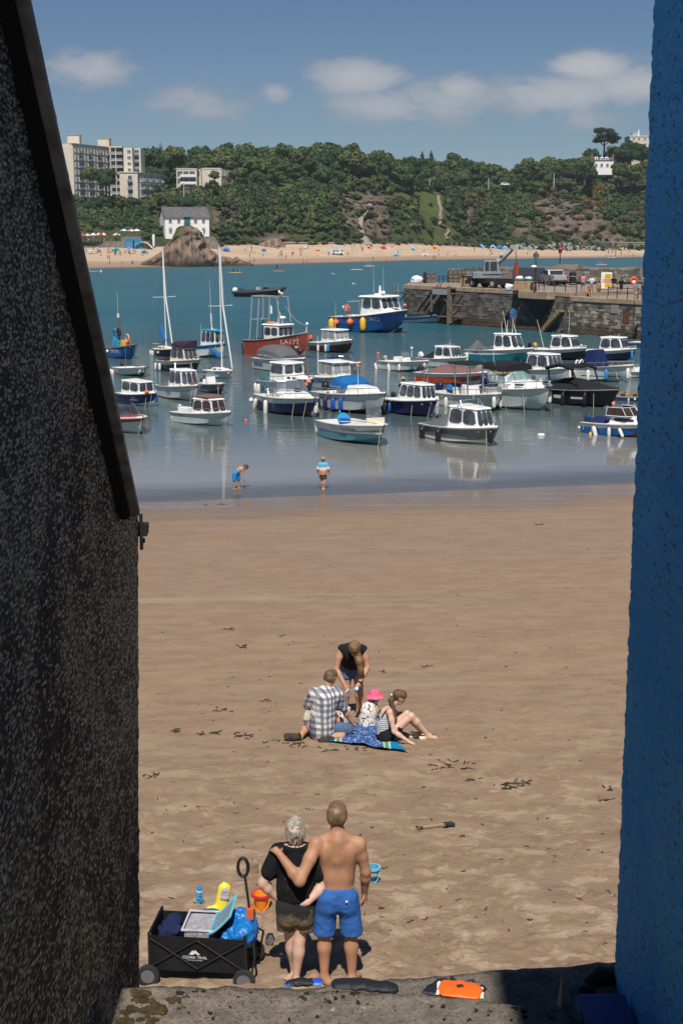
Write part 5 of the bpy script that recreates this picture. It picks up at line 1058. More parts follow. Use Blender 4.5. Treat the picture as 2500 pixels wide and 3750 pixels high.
# the family round the blanket
def m_pattern(name,kind):
 m=bpy.data.materials.new(name);m.use_nodes=True;t=m.node_tree;b=t.nodes['Principled BSDF'];b.inputs['Roughness'].default_value=.9;b.inputs['Specular IOR Level'].default_value=.2;g=nd(t,'ShaderNodeTexCoord');O=g.outputs['Object'];s=nd(t,'ShaderNodeSeparateXYZ');t.links.new(O,s.inputs[0])
 def tri(v,f,ph=0.0):return math_n(t,'SINE',math_n(t,'ADD',math_n(t,'MULTIPLY',v,f),ph))
 if kind=='plaid':
  a=math_n(t,'ADD',s.outputs[0],math_n(t,'MULTIPLY',s.outputs[1],.8));bx=smooth(t,tri(a,62),-.15,.25);bz=smooth(t,tri(s.outputs[2],62),-.15,.25)
  c=mixc(t,math_n(t,'MULTIPLY',bx,.72),(.66,.64,.60),(.045,.06,.14));c=mixc(t,math_n(t,'MULTIPLY',bz,.62),c,(.035,.05,.12));l=math_n(t,'MULTIPLY',smooth(t,tri(a,124,1.0),.93,.98),.6);c=mixc(t,l,c,(.5,.48,.42))
 elif kind=='floral':
  n=noise_n(t,O,17,3,.5,.6);n2=noise_n(t,scaled(t,O,(1,1,1),(3,1,2)),19,3,.5,.6);c=mixc(t,smooth(t,n,.57,.60),(.72,.69,.64),(.05,.07,.055));c=mixc(t,smooth(t,n2,.60,.63),c,(.62,.20,.13))
 elif kind=='stripes':
  c=mixc(t,smooth(t,tri(s.outputs[2],190),-.1,.4),(.50,.52,.54),(.20,.21,.23))
 elif kind=='ombre':
  c=mixc(t,smooth(t,s.outputs[2],.72,.86),(.55,.22,.14),(.62,.58,.52));c=mixc(t,smooth(t,s.outputs[2],.86,1.0),c,(.10,.38,.58))
 elif kind=='towel':
  br=nd(t,'ShaderNodeMapping');br.inputs['Rotation'].default_value=(0,0,0);t.links.new(O,br.inputs[0]);sp=nd(t,'ShaderNodeSeparateXYZ');t.links.new(br.outputs[0],sp.inputs[0]);u=sp.outputs[0]
  wh=noise_n(t,scaled(t,O,(1,.8,1)),7.5,2,.5,1.6);c=mixc(t,math_n(t,'MULTIPLY',smooth(t,math_n(t,'ABSOLUTE',math_n(t,'SUBTRACT',wh,.5)),.022,.010),.85),(.022,.07,.25),(.50,.60,.68))
  au=math_n(t,'ABSOLUTE',u);c=mixc(t,smooth(t,au,.26,.27),c,(.45,.55,.52));c=mixc(t,smooth(t,au,.285,.292),c,(.13,.25,.10));c=mixc(t,smooth(t,au,.33,.34),c,(.42,.58,.58));c=mixc(t,smooth(t,au,.355,.363),c,(.005,.19,.38))
 t.links.new(c,b.inputs['Base Color']);bp=nd(t,'ShaderNodeBump');bp.inputs['Strength'].default_value=.5;bp.inputs['Distance'].default_value=.015;t.links.new(noise_n(t,O,14,4,.6),bp.inputs['Height']);t.links.new(bp.outputs[0],b.inputs['Normal']);return m
inf=lambda pr,e:[(p[0],p[1],p[2],p[3]+e,p[4]+e,*p[5:])for p in pr]
def family():
 h=.0145
 p=on_sand(1185,2706);T=thing('person','man in blue plaid shirt kneeling on the blanket, back to the camera','person',p)
 hd=V3(.115,.10,1.015);hp,g=head_prims(hd,(.75,.65,-.25),1.0);hip=V3(-.02,.0,.22);torso=[('c',hip,(.0,.02,.42),.175,.165,.06,.78),('c',(0,.02,.42),(.03,.04,.68),.165,.175,.06,.72),('c',(-.15,.03,.76),(.22,.05,.75),.07,.07,.06),('c',(.02,-.04,.68),(0,-.03,.3),.13,.13,.06)]
 sl,sr=V3(-.17,.03,.75),V3(.24,.05,.74);el,er=V3(-.27,.14,.50),V3(.33,.16,.44);wl,wr=V3(-.1,.36,.40),V3(.46,.22,.20)
 P=hp+torso+[('c',(.04,.04,.78),hd+V3(-.02,-.02,-.03),.066,.06,.03)]+limb(sl,el,wl,(.056,.046,.031))+limb(sr,er,wr,(.056,.046,.031))+hand(wr,(.6,.3,-.7),(.5,0,.8),.95)+hand(wl,(.4,.8,-.2),(0,0,1),.95)
 kl,kr=V3(-.28,.30,.10),V3(.42,.10,.12);al,ar=V3(-.36,-.06,.08),V3(.05,-.12,.08);P+=limb(V3(-.12,0,.20),kl,al,(.1,.068,.04))+limb(V3(.1,0,.2),kr,ar,(.1,.068,.04));P.append(('c',ar,V3(.30,-.06,.07),.05,.055,.02));sdf_obj('body',P,h,SK4,T)
 sdf_obj('plaid_shirt',inf(torso,.026)+[('c',sl,sl+(el-sl)*.8,.085,.08,.05),('c',sr,sr+(er-sr)*.8,.085,.08,.05),('c',(-.02,-.02,.14),(-.02,-.02,.3),.20,.19,.05,.85),('c',(.02,.02,.80),(.03,.03,.83),.085,.08,.03)],h,m_pattern('blue_plaid_cotton','plaid'),T);crumple(T.children[-1],.016,8)
 sdf_obj('shorts',[('c',(-.02,0,.14),(0,0,.24),.17,.17,.05),('c',(-.1,0,.19),V3(-.25,.24,.12),.115,.10,.04),('c',(.1,0,.19),V3(.38,.09,.13),.12,.11,.04)],h,CL['denim'],T,clip=[((0,0,.035),(0,0,-1))])
 sdf_obj('shoe',[('c',V3(-.50,-.10,.07),V3(-.60,-.07,.075),.062,.052,.03),('c',V3(-.4,-.1,.07),V3(-.52,-.10,.06),.055,.06,.03),('c',V3(-.60,-.12,.05),V3(-.46,-.14,.05),.03,.03,.02)],h,cloth('brown_shoe',(.05,.04,.03),.4),T);sdf_obj('shoe',[('c',V3(.0,-.20,.06),V3(.1,-.18,.06),.055,.05,.03),('c',V3(-.05,-.22,.05),V3(.14,-.16,.05),.045,.05,.03)],h,MATS['brown_shoe'],T)
 b=MB();b.tube([(-.40,-.10,.075),(-.36,-.08,.08)],.062,10);b.build('sock',mat('black_sock',(.02,.02,.02),.9),T);b=MB();b.tube([(-.375,-.09,.079),(-.362,-.084,.0795)],.0635,10);b.build('sock_band',mat('yellow_band',(.6,.42,.05),.9),T)
 sdf_obj('hair',[('c',g(0,-.03,.035),g(0,.03,.055),.092,.08,.03),('c',g(-.045,-.055,-.02),g(.045,-.055,-.02),.05,.05,.03)],.012,m_hair('short_brown_hair',(.055,.035,.02),(.17,.11,.07),70),T);eyes(g,T)
 p=on_sand(1290,2616);T=thing('person','woman in black sleeveless top and denim shorts bending over the blanket','person',p,scale=1.08)
 hd=V3(.03,-.41,1.215);hp,g=head_prims(hd,(-.2,-.75,-.55),.98);hip=V3(0,.02,.82);ch=V3(.0,-.22,1.10);torso=[('c',hip,hip+(ch-hip)*.5,.165,.15,.06,.85),('c',hip+(ch-hip)*.5,ch,.15,.155,.06,.85),('c',(-.16,-.24,1.17),(.16,-.24,1.16),.06,.06,.05)]
 sl,sr=V3(-.185,-.25,1.16),V3(.19,-.25,1.15);el,er=V3(-.26,-.30,.86),V3(.235,-.30,.88);wl,wr=V3(-.12,-.44,.63),V3(.10,-.46,.68)
 P=hp+torso+[('c',ch+V3(0,-.03,.06),hd+V3(0,.03,0),.055,.052,.03)]+limb(sl,el,wl,(.055,.043,.029))+limb(sr,er,wr,(.055,.043,.029))+hand(wl,(.4,-.4,-.8),(-.6,-.6,0),.9)+hand(wr,(-.3,-.8,-.3),(.3,-.2,1),.9)
 for sx,kx,ax,dy in((-.09,-.10,-.11,0),(.09,.105,.10,-.03)):P+=limb(V3(sx,.02,.82),V3(kx,-.02+dy,.46),V3(ax,.03+dy,.075),(.098,.064,.038))+foot(V3(ax,.03+dy,.075),V3(ax,-.12+dy,0),.95)
 sdf_obj('body',P,h,SK4,T);sdf_obj('black_top',inf(torso,.02),h,CL['black'],T,clip=[((0,-.02,.87),(0,.45,-.9))]);sdf_obj('denim_shorts',[('c',hip,hip+V3(0,-.05,.06),.175,.165,.05,.9),('c',(-.09,.02,.8),(-.1,.0,.62),.115,.11,.05),('c',(.09,.02,.8),(.1,.0,.62),.115,.11,.05)],h,CL['denim'],T,clip=[((0,0,.615),(0,0,-1))])
 sdf_obj('long_hair',[('c',g(0,-.03,.035),g(0,.02,.045),.098,.09,.03),('c',g(.03,-.06,.0),V3(.10,-.46,1.05),.075,.06,.04),('c',V3(.10,-.46,1.05),V3(.13,-.46,.86),.055,.05,.04),('c',V3(.13,-.46,.86),V3(.12,-.45,.74),.045,.015,.03)],.013,m_hair('long_light_brown_hair',(.06,.03,.012),(.27,.155,.06),60),T);eyes(g,T)
 b=MB();b.tube([(.115,-.45,.70),(.105,-.462,.675)],.036,10);b.build('watch',CL['black'],T)
 b=MB();b.box(-.045,.045,-.008,.008,-.08,.08);o=b.build('phone',mat('white_phone',(.75,.75,.76),.3),bevel=.004);o.location=p+Vector((-.065,-.56,.58));o.rotation_euler=(.5,-.6,.2);tag(o,'white smartphone held in the bending woman\'s hand','phone')
 b=MB();b.lathe([(.035,0),(.036,.05),(.03,.055)],(0,0,0),10);o=b.build('blue_tub',mat('blue_plastic',(.03,.25,.6),.4),smooth=True);o.location=p+Vector((.065,-.60,.65));o.rotation_euler=(.9,0,0);tag(o,'small blue tub held in the bending woman\'s other hand','tub')
 p=on_sand(1345,2662);T=thing('person','child in pink sun hat and floral top sitting on the blanket','person',p,scale=.86);hd=V3(.15,.02,.60);hp,g=head_prims(hd,(.9,.4,-.25),.92);torso=[('c',(0,0,.12),(.03,.0,.32),.135,.125,.05,.85),('c',(.03,0,.32),(.08,.0,.44),.125,.10,.05,.85)]
 P=hp+torso+[('c',(.08,0,.44),hd,.05,.048,.03)]+limb(V3(.15,-.06,.43),V3(.21,-.04,.25),V3(.25,.1,.12),(.042,.034,.025))+limb(V3(-.0,.02,.43),V3(-.06,.12,.27),V3(.06,.26,.15),(.042,.034,.025))+limb(V3(.05,.05,.09),V3(.26,.28,.2),V3(.3,.42,.06),(.075,.05,.034))+limb(V3(-.05,.05,.09),V3(.02,.36,.2),V3(.05,.48,.06),(.075,.05,.034));sdf_obj('body',P,h,SK3,T)
 sdf_obj('floral_top',inf(torso,.026)+[('c',(-.04,.01,.42),(-.05,.06,.34),.065,.06,.03),('c',(.13,-.03,.42),(.17,-.03,.34),.06,.055,.03),('c',(0,0,.06),(0,0,.16),.165,.15,.04,.9)],h,m_pattern('floral_cotton','floral'),T,clip=[((0,0,.02),(0,0,-1))])
 hat=[('e',hd+V3(-.01,0,.055),(.105,.105,.085),.02)];b=MB();cx=hd+V3(-.01,0,0);b.lathe([(.175,.005),(.18,.012),(.118,.06),(.110,.105),(.094,.135),(.03,.145)],tuple(cx),18);b.lathe([(.174,.004),(.110,.052),(.108,.05)],tuple(cx),18);b.build('sun_hat',cloth('pink_cotton',(.78,.12,.22),.1),T,smooth=True);sdf_obj('hair',[('c',g(0,-.04,.0),g(0,-.05,-.05),.075,.06,.03)],.013,HAIRM[1],T);eyes(g,T,.9)
 p=on_sand(1412,2716);T=thing('person','girl in grey striped camisole and black shorts sitting with knees raised','person',p);hd=V3(.215,.02,.74);hp,g=head_prims(hd,(.9,.05,-.45),.96);ch=V3(.02,.02,.47);torso=[('c',(-.02,0,.13),(-.03,.01,.3),.125,.105,.05,.85),('c',(-.03,.01,.3),ch,.105,.115,.05,.8),('c',(.05,-.13,.545),(.06,.15,.545),.05,.05,.05)]
 P=hp+torso+[('c',(.06,.01,.55),hd+V3(-.03,0,-.03),.048,.047,.03)]+limb(V3(.06,-.15,.545),V3(.12,-.24,.26),V3(.37,-.30,.10),(.046,.037,.026))+hand(V3(.37,-.30,.10),(.9,-.1,-.35),(0,0,1),.85)+limb(V3(.06,.16,.54),V3(.20,.28,.36),V3(.36,.24,.40),(.044,.036,.026))
 P+=limb(V3(.0,-.07,.1),V3(.40,-.02,.44),V3(.68,.08,.08),(.085,.058,.035))+limb(V3(.0,.08,.1),V3(.34,.14,.42),V3(.6,.2,.08),(.085,.058,.035))+foot(V3(.68,.08,.075),V3(.83,.10,.01),.9)+foot(V3(.6,.2,.075),V3(.74,.22,.01),.9);sdf_obj('body',P,h,SK3,T)
 sdf_obj('striped_camisole',inf(torso[:2],.016),h,m_pattern('grey_stripe_jersey','stripes'),T,clip=[((.0,0,.455),(.25,0,1)),((0,0,.13),(0,0,-1))]);b=MB()
 for yy in(-.09,.11):b.tube([(-.08,yy,.44),(-.02,yy*.9,.53),(.03,yy,.59),(.09,yy,.56)],.008,5)
 b.tube([(-.115,-.10,.45),(-.125,.01,.44),(-.11,.11,.46)],.012,5);b.build('strap',CL['black'],T);sdf_obj('black_shorts',[('c',(-.02,0,.11),(-.02,0,.17),.14,.13,.05,.9),('c',(.0,-.07,.1),(.19,-.045,.25),.10,.09,.04),('c',(.0,.08,.1),(.16,.11,.24),.1,.09,.04)],h,CL['black'],T)
 sdf_obj('ponytail_hair',[('c',g(0,-.035,.03),g(0,.02,.05),.094,.084,.03),('c',g(0,-.08,.0),g(.02,-.11,-.10),.05,.04,.03),('c',g(.02,-.11,-.10),V3(.13,-.06,.40),.045,.045,.04),('c',V3(.13,-.06,.40),V3(.15,-.07,.26),.045,.02,.03)],.013,m_hair('brown_ponytail',(.04,.02,.01),(.15,.085,.04),60),T);b=MB();b.ell(g(.0,-.125,-.01),(.035,.03,.018),8,5);b.build('scrunchie',CL['white'],T,smooth=True);eyes(g,T)
 p=on_sand(1262,2668);T=person(p,.9,'sit',1,'toddler in orange patterned clothes half hidden behind the plaid man',m_pattern('orange_floral','floral'),CL['orange'],SK3,1,.5)
family()
def boys():
 p=on_sand(1183,1796);p.z=max(p.z,-.03);T=thing('person','boy in blue-to-peach shirt standing at the water\'s edge','person',p);hd=V3(0,.01,1.205);hp,g=head_prims(hd,(0,1,0),.93);torso=[('c',(0,0,.66),(0,0,.8),.105,.10,.05,.75),('c',(0,0,.8),(0,0,.96),.10,.115,.05,.7),('c',(-.12,0,1.02),(.12,0,1.02),.05,.05,.05)]
 P=hp+torso+[('c',(0,0,1.0),hd,.045,.045,.03)]+limb(V3(-.14,0,1.02),V3(-.21,0,.82),V3(-.22,.04,.62),(.04,.032,.023))+limb(V3(.14,0,1.02),V3(.21,-.02,.82),V3(.24,.02,.63),(.04,.032,.023))+hand(V3(-.22,.04,.62),(0,.1,-1),(-1,0,0),.75)+hand(V3(.24,.02,.63),(0,.1,-1),(1,0,0),.75)+limb(V3(-.06,0,.64),V3(-.05,.03,.35),V3(-.03,.02,.05),(.07,.046,.03))+limb(V3(.06,0,.64),V3(.05,-.03,.35),V3(.04,-.06,.05),(.07,.046,.03))+foot(V3(-.03,.02,.05),V3(-.03,.14,0),.75)+foot(V3(.04,-.06,.05),V3(.05,.08,0),.75);sdf_obj('body',P,.016,SK4,T)
 sdf_obj('shirt',inf(torso,.035)+[('c',(-.14,0,1.01),(-.20,0,.85),.07,.075,.03),('c',(.14,0,1.01),(.2,-.02,.85),.07,.075,.03),('c',(0,0,.62),(0,0,.8),.135,.13,.04,.8)],.016,m_pattern('dip_dyed_cotton','ombre'),T,clip=[((0,0,.60),(0,0,-1))]);sdf_obj('shorts',[('c',(-.06,0,.62),(-.06,.01,.42),.09,.09,.04),('c',(.06,0,.62),(.06,-.01,.42),.09,.09,.04)],.016,cloth('camouflage_brown',(.06,.05,.025),.6),T,clip=[((0,0,.44),(0,0,-1))])
 sdf_obj('curly_hair',[('e',g(0,-.02,.05),(.10,.10,.085),.02)]+[('e',g(.085*math.cos(a),-.02+.08*math.sin(a),.05+.05*math.sin(3*a)),(.035,.035,.035),.012)for a in np.linspace(0,6.28,11)],.016,m_hair('curly_blond',(.17,.10,.045),(.42,.29,.15),40),T);eyes(g,T,.9)
 p=on_sand(868,1797);p.z=max(p.z,-.05);T=thing('person','bare-chested boy in blue shorts bending to the shallow water','person',p);hip=V3(-.03,0,.66);ch=V3(.14,.02,.84);hd=V3(.36,.03,.90);hp,g=head_prims(hd,(.7,.2,-.7),.92);torso=[('c',hip,ch,.10,.105,.05,.9),('c',ch+V3(.06,-.1,.0),ch+V3(.06,.1,.0),.045,.045,.04)]
 P=hp+torso+[('c',ch+V3(.06,0,.02),hd,.045,.045,.03)]+limb(V3(.2,-.12,.82),V3(.30,-.14,.5),V3(.33,-.12,.26),(.038,.03,.022))+limb(V3(.2,.14,.82),V3(.28,.14,.52),V3(.30,.12,.28),(.038,.03,.022))+hand(V3(.33,-.12,.26),(.1,0,-1),(1,0,0),.75)+hand(V3(.3,.12,.28),(.1,0,-1),(1,0,0),.75)+limb(hip+V3(-.05,-.05,-.03),V3(-.10,-.05,.36),V3(-.1,-.04,.05),(.072,.047,.03))+limb(hip+V3(.05,.06,-.03),V3(.06,.1,.36),V3(.08,.1,.05),(.072,.047,.03))+foot(V3(-.1,-.04,.05),V3(.02,-.04,0),.75)+foot(V3(.08,.1,.05),V3(.2,.1,0),.75);sdf_obj('body',P,.016,SK4,T)
 sdf_obj('shorts',[('c',hip+V3(0,0,.02),hip+V3(.04,0,.05),.115,.11,.04),('c',hip+V3(-.05,-.05,-.03),V3(-.09,-.05,.36),.095,.095,.04),('c',hip+V3(.05,.06,-.03),V3(.06,.1,.36),.095,.095,.04)],.016,cloth('bright_blue_shorts',(.02,.22,.55),.15),T,clip=[((0,0,.37),(0,0,-1))]);sdf_obj('hair',[('c',g(0,-.035,.03),g(0,.02,.05),.088,.08,.03)],.016,HAIRM[0],T);eyes(g,T,.9)
boys()
# THE STONE PIER
PA=Vector((7.25,168.3,0));PU=Vector((.574,-.819,0)).normalized();PN=Vector((-PU.y,PU.x,0))
MP=Matrix((PU,PN,Vector((0,0,1)))).transposed().to_4x4();MP.translation=PA;MPI=MP.inverted()
def pf(px,py,w=0.0):
 o=MPI@Vector((0,0,CAM_Z));d=MPI.to_3x3()@ray(px,py);return o+d*((w-o.y)/d.y)
ZD,ZD2=4.12,3.72;S1=pf(2089,1085).x;LEN=62.0
PIER=thing('stone_pier','old stone harbour pier with tan coping, running in from the right','pier',PA);PIER.rotation_euler=(0,0,math.atan2(PU.y,PU.x))
def pbox(q,a,b,c,d,e,f):q.box(a,b,c,d,e,f)
m_deck=mat('pier_paving',(.27,.205,.165),.9,var=.15,vscale=.6);m_cope=mat('tan_coping_stone',(.36,.27,.18),.9,var=.25,vscale=1.2,bump=.4,bscale=8)
def m_pierstone(tone=1.0):
 m=bpy.data.materials.new('pier_masonry');m.use_nodes=True;t=m.node_tree;b=t.nodes['Principled BSDF'];b.inputs['Roughness'].default_value=.95;b.inputs['Specular IOR Level'].default_value=.25;g=nd(t,'ShaderNodeNewGeometry');oi=nd(t,'ShaderNodeObjectInfo');s=nd(t,'ShaderNodeSeparateXYZ');t.links.new(g.outputs['Position'],s.inputs[0]);n=noise_n(t,g.outputs['Position'],1.6,5,.65);n2=noise_n(t,scaled(t,g.outputs['Position'],(.8,.8,.25)),.5,4,.6)
 rr=nd(t,'ShaderNodeTexNoise');rr.inputs['Scale'].default_value=1.1;t.links.new(g.outputs['Position'],rr.inputs[0]);k=math_n(t,'ADD',math_n(t,'MULTIPLY',oi.outputs['Random'],.6),math_n(t,'MULTIPLY',rr.outputs[0],.4));c=mixc(t,smooth(t,k,.15,.85),tuple(k_*tone for k_ in(.13,.115,.10)),tuple(k_*tone for k_ in(.36,.31,.26)));c=mixc(t,math_n(t,'MULTIPLY',smooth(t,n,.5,.7),.5),c,(.045,.042,.040));c=mixc(t,math_n(t,'MULTIPLY',smooth(t,n2,.58,.7),.6),c,(.03,.028,.027))
 low=math_n(t,'SUBTRACT',1.0,smooth(t,math_n(t,'ADD',s.outputs[2],math_n(t,'MULTIPLY',n2,1.4)),1.2,2.0));c=mixc(t,math_n(t,'MULTIPLY',low,.8),c,(.070,.047,.024));t.links.new(c,b.inputs['Base Color']);bp=nd(t,'ShaderNodeBump');bp.inputs['Strength'].default_value=.7;bp.inputs['Distance'].default_value=.05;t.links.new(n,bp.inputs['Height']);t.links.new(bp.outputs[0],b.inputs['Normal']);return m
M_PS=m_pierstone();M_PS3=[M_PS,m_pierstone(.6),m_pierstone(1.25)]
def pier_body():
 back=lambda s:(MPI@Vector((PA.x+PU.x*s,178.0,0)))
 q=MB();e=MPI@Vector((8.6,178,0));f=MPI@Vector((90,178,0))
 for a,b,z in((.06,S1,ZD),(S1+.003,LEN,ZD2)):
  if a<1:q.prism([(.06,.07),(b,.07),(b,40),(f.x*.4,20),(e.x,e.y)],-3,z)
  else:q.prism([(a,.07),(LEN,.07),(LEN,60),(a,40)],-3,z)
 q.build('core',[m_deck],PIER)
 mes=[]
 for k in range(5):
  bm=bmesh.new();bmesh.ops.create_cube(bm,size=1);bmesh.ops.bevel(bm,geom=bm.edges,offset=.07,segments=1,affect='EDGES')
  for v in bm.verts:v.co+=Vector((random.uniform(-.03,.03),random.uniform(-.08,.08),random.uniform(-.05,.05)))
  me=bpy.data.meshes.new('stone');bm.to_mesh(me);bm.free();me.materials.append(M_PS3[k%3]);mes.append(me)
 z=-.2;pieces=[];r=random.Random(5)
 while z<ZD-.52:
  h=r.uniform(.27,.40);s=.02+r.uniform(0,.3)
  if z+h>ZD-.50:h=ZD-.50-z
  while s<LEN-14:
   w=r.uniform(.35,1.05)*(1.25 if s<20 else .9);top=(ZD if s<S1 else ZD2)-.46
   if z+h<=top+.05:pieces.append((s+w/2,z+h/2,w-.03,h-.02))
   s+=w
  z+=h
 vis=[p for p in pieces if p[0]>9];vis.sort(key=lambda p:-p[0]+.5*abs(p[1]-2.4));own=set(id(p)for p in[p for p in vis if p[0]<46][:285]);rest=MB()
 for i,p in enumerate(pieces):
  if p[0]>47 and id(p)not in own:continue
  if id(p)in own:
   o=share('stone',mes[i%5],PIER);o.location=(p[0],.03-r.uniform(0,.05),p[1]);o.scale=(p[2],.22,p[3])
  else:rest.box(p[0]-p[2]/2,p[0]+p[2]/2,-.06-r.uniform(0,.06),.2,p[1]-p[3]/2,p[1]+p[3]/2,r.choice((0,0,1,1,2)))
 o=rest.build('stonework',M_PS3,PIER);o['kind']='stuff';s=0.0
 while s<LEN-12:
  w=r.uniform(1.6,2.6);zz=ZD if s<S1 else ZD2;w=min(w,S1-s)if s<S1 else w;w=max(w,.3);q=MB();q.box(s+.01,s+w-.01,-.14,.75,zz-.44,zz+.03);q.build('coping_stone',m_cope,PIER,bevel=.03);s+=w
 a,b=pf(1905,1085,-.9).x,pf(2012,1085,-.9).x;q=MB();q.box(a,b,-1.25,-.15,ZD-.75,ZD+.04);q.build('platform_slab',m_cope,PIER,bevel=.04);m=(a+b)/2;q=MB();q.add([(a+.1,-1.1,ZD-.76),(b-.1,-1.1,ZD-.76),(b-.1,-.13,ZD-.76),(a+.1,-.13,ZD-.76),(m,-.16,ZD-3.3)],[(0,1,4),(1,2,4),(2,3,4),(3,0,4),(3,2,1,0)]);q.build('corbel',mat('dark_corbel',(.012,.012,.013),.9),PIER);q=MB();q.box(m-.25,m+.25,-.22,-.1,-.5,ZD-3.2);q.build('corbel_post',mat('dark_corbel'),PIER)
 p0,p1=pf(2052,1135,-.4),pf(1975,1222,-.4);n=13
 for i in range(n):f=i/(n-1);x=p0.x+(p1.x-p0.x)*f;zz=p0.z+(p1.z-p0.z)*f;q=MB();q.box(x-.3,x+.3,-.75,-.12,zz-.22,zz);q.build('step',mat('weedy_step',(.25,.18,.10),.9,var=.4),PIER,bevel=.03)
 for(x,y,w,h)in((2203,1149,.5,.55),(2295,1160,.8,1.2)):c=pf(x,y);q=MB();q.box(c.x-w/2,c.x+w/2,-.16,-.08,c.z-h/2,c.z+h/2);q.build('rusty_plate',mat('rust_plate',(.13,.05,.025),.9,var=.4),PIER)
 c=pf(2252,1132);q=MB();q.box(c.x-.5,c.x+.5,-.14,-.08,c.z-.4,c.z+.4);q.build('stone_tablet',mat('pale_tablet',(.27,.25,.21),.9),PIER)
 q=MB();c=pf(2323,1180);q.tube([(c.x,-.2,.1),(c.x,-.2,ZD2)],.03,5);q.build('ladder_chain',DK,PIER)
DK=mat('dark_iron_pipe',(.015,.015,.017),.6);OLDW=mat('old_grey_timber',(.115,.09,.065),.9,var=.4,vscale=2);pier_body()
def parapet():
 T=thing('sea_parapet','rough stone parapet wall along the seaward side of the pier','wall',(0,178.3,0));q=MB();x=at_y(1640,1000,178).x;xs=np.arange(x,60,.8);secs=[]
 for i,a in enumerate(xs):h=ZD+1.75+.18*float(vnoise(a*.5,2,3))-(.25 if a<x+3 else 0)+(.35 if 26.5<a<29.5 else 0);secs.append([(a,-.6,2),(a,.7,2),(a,.6,h),(a,-.45,h+.06)])
 q.loft(secs);q.build('masonry',M_PS,T);r=random.Random(3);rest=MB();zz=ZD;hh=.3
 while zz<ZD+1.6:
  a=x
  while a<45:w=r.uniform(.35,1.1);rest.box(a,a+w-.03,-.64-r.uniform(0,.08),-.4,zz+r.uniform(0,.02),zz+hh-.02,r.choice((0,0,1,2)));a+=w
  zz+=hh;hh=r.uniform(.2,.4)
 o=rest.build('facing_stones',M_PS3,T);o['kind']='stuff'
parapet()
def pw(px,py,z=ZD):return on_z(px,py,z)
def timber_stairs():
 T=thing('timber_stairs','weathered timber landing stairs fixed to the pier face','stairs',PIER.location);T.rotation_euler=PIER.rotation_euler
 def bm(name,pts,r,m=OLDW,seg=4):q=MB();q.tube(pts,r,seg);return q.build(name,m,T)
 L=lambda x,y,w=-1.3:pf(x,y,w)
 a,b=L(1532,1138),L(1592,1056);n=12
 for w in(-1.4,-.5):bm('stringer',[(a.x,w,a.z),(b.x,w,b.z)],.14,mat('black_timber',(.02,.018,.016),.9))
 for i in range(n):f=(i+.5)/n;q=MB();q.box(a.x+(b.x-a.x)*f-.18,a.x+(b.x-a.x)*f+.18,-1.38,-.52,a.z+(b.z-a.z)*f,a.z+(b.z-a.z)*f+.06);q.build('tread',OLDW,T)
 for x,y0,y1,r in((1580,1070,1142,.17),(1643,1048,1190,.26),(1650,1080,1185,.2),(1442,1040,1120,.22)):p,q_=L(x,y0),L(x,y1);bm('post',[(p.x,-1.3,max(q_.z,-1)),(p.x,-1.3,p.z)],r)
 q=MB();c,d=L(1588,1052),L(1642,1052);q.box(c.x,d.x,-1.5,-.2,c.z-.12,c.z);q.build('landing',OLDW,T);q=MB();q.box(c.x,d.x,-1.55,-1.5,c.z-.75,c.z-.15);q.build('landing_board',mat('grey_board',(.30,.30,.29),.8),T)
 for(x0,y0,x1,y1)in((1610,1075,1640,1110),(1440,1068,1488,1072),(1650,1077,1696,1077),(1695,1080,1660,1125),(1655,1118,1690,1120),(1688,1122,1655,1160),(1645,1158,1682,1160),(1682,1162,1650,1185),(1488,1072,1465,1100),(1600,1160,1640,1160),(1635,1110,1600,1180)):p,q_=L(x0,y0),L(x1,y1);bm('brace',[p,q_],.10)
 for(x0,y0,x1,y1)in((1597,1050,1608,1034),(1608,1052,1618,1034)):bm('hand_rail',[L(x0,y0,-.2),L(x1,y1,-.1)],.05,DK)
timber_stairs()
def fence(pts,label,h=1.05,name='railing'):
 T=thing(name,label,'railing',(0,0,0));P=[Vector(p)for p in pts]
 for p in P:q=MB();q.tube([p,p+Vector((0,0,h))],.05,6);q.ell(p+Vector((0,0,h+.02)),.07,6,4);q.build('post',DK,T)
 for f in(.52,.95):q=MB();q.tube([p+Vector((0,0,h*f))for p in P],.032,5);q.build('rail',DK,T)
fence([MP@Vector((pf(x,1066+(x-1880)*.06,.5).x,.5,ZD+.03))for x in(1882,1900,1937,1971,1990,2029,2068,2109)],'black iron railing along the pier edge by the platform');fence([MP@Vector((pf(x,1095,.5).x,.5,ZD2+.03))for x in(2224,2257,2295,2334,2375)],'black iron railing along the lower pier edge behind the sunbathers')
fence([pw(1692,1051),pw(1700,1045),pw(1735,1040),pw(1768,1038)],'black fence around the mobile crane',1.9,'safety_fence');fence([pw(1592,1034),pw(1606,1034),pw(1622,1033),pw(1638,1032)],'grey guard rail at the head of the timber stairs',.75,'guard_rail')
def vehicle(px,py,rz,name,label,prof,W,m,wins,wr=.36,wx=(-1.5,1.5)):
 T=thing(name,label,'vehicle',pw(px,py),rz);q=MB();q.loft([[(x,y*k,z)for x,z in prof]for y,k in((-W,1),(W,1))]);q.build('body',m,T,bevel=.07)
 for a,b,c,d in wins:q=MB();q.box(a,b,-W-.012,W+.012,c,d);q.build('side_window',TINTV,T)
 for x in wx:
  for sg in(-1,1):q=MB();q.tube([(x,sg*(W-.18),wr),(x,sg*(W+.03),wr)],wr,14);w_=q.build('wheel',mat('tyre',(.015,.015,.016),.8),T);q=MB();q.tube([(x,sg*(W+.031),wr),(x,sg*(W+.045),wr)],wr*.55,10);q.build('rim',mat('alloy_rim',(.4,.4,.41),.4,metal=.5),w_)
 return T
TINTV=mat('vehicle_glass',(.03,.04,.05),.08,var=.2)
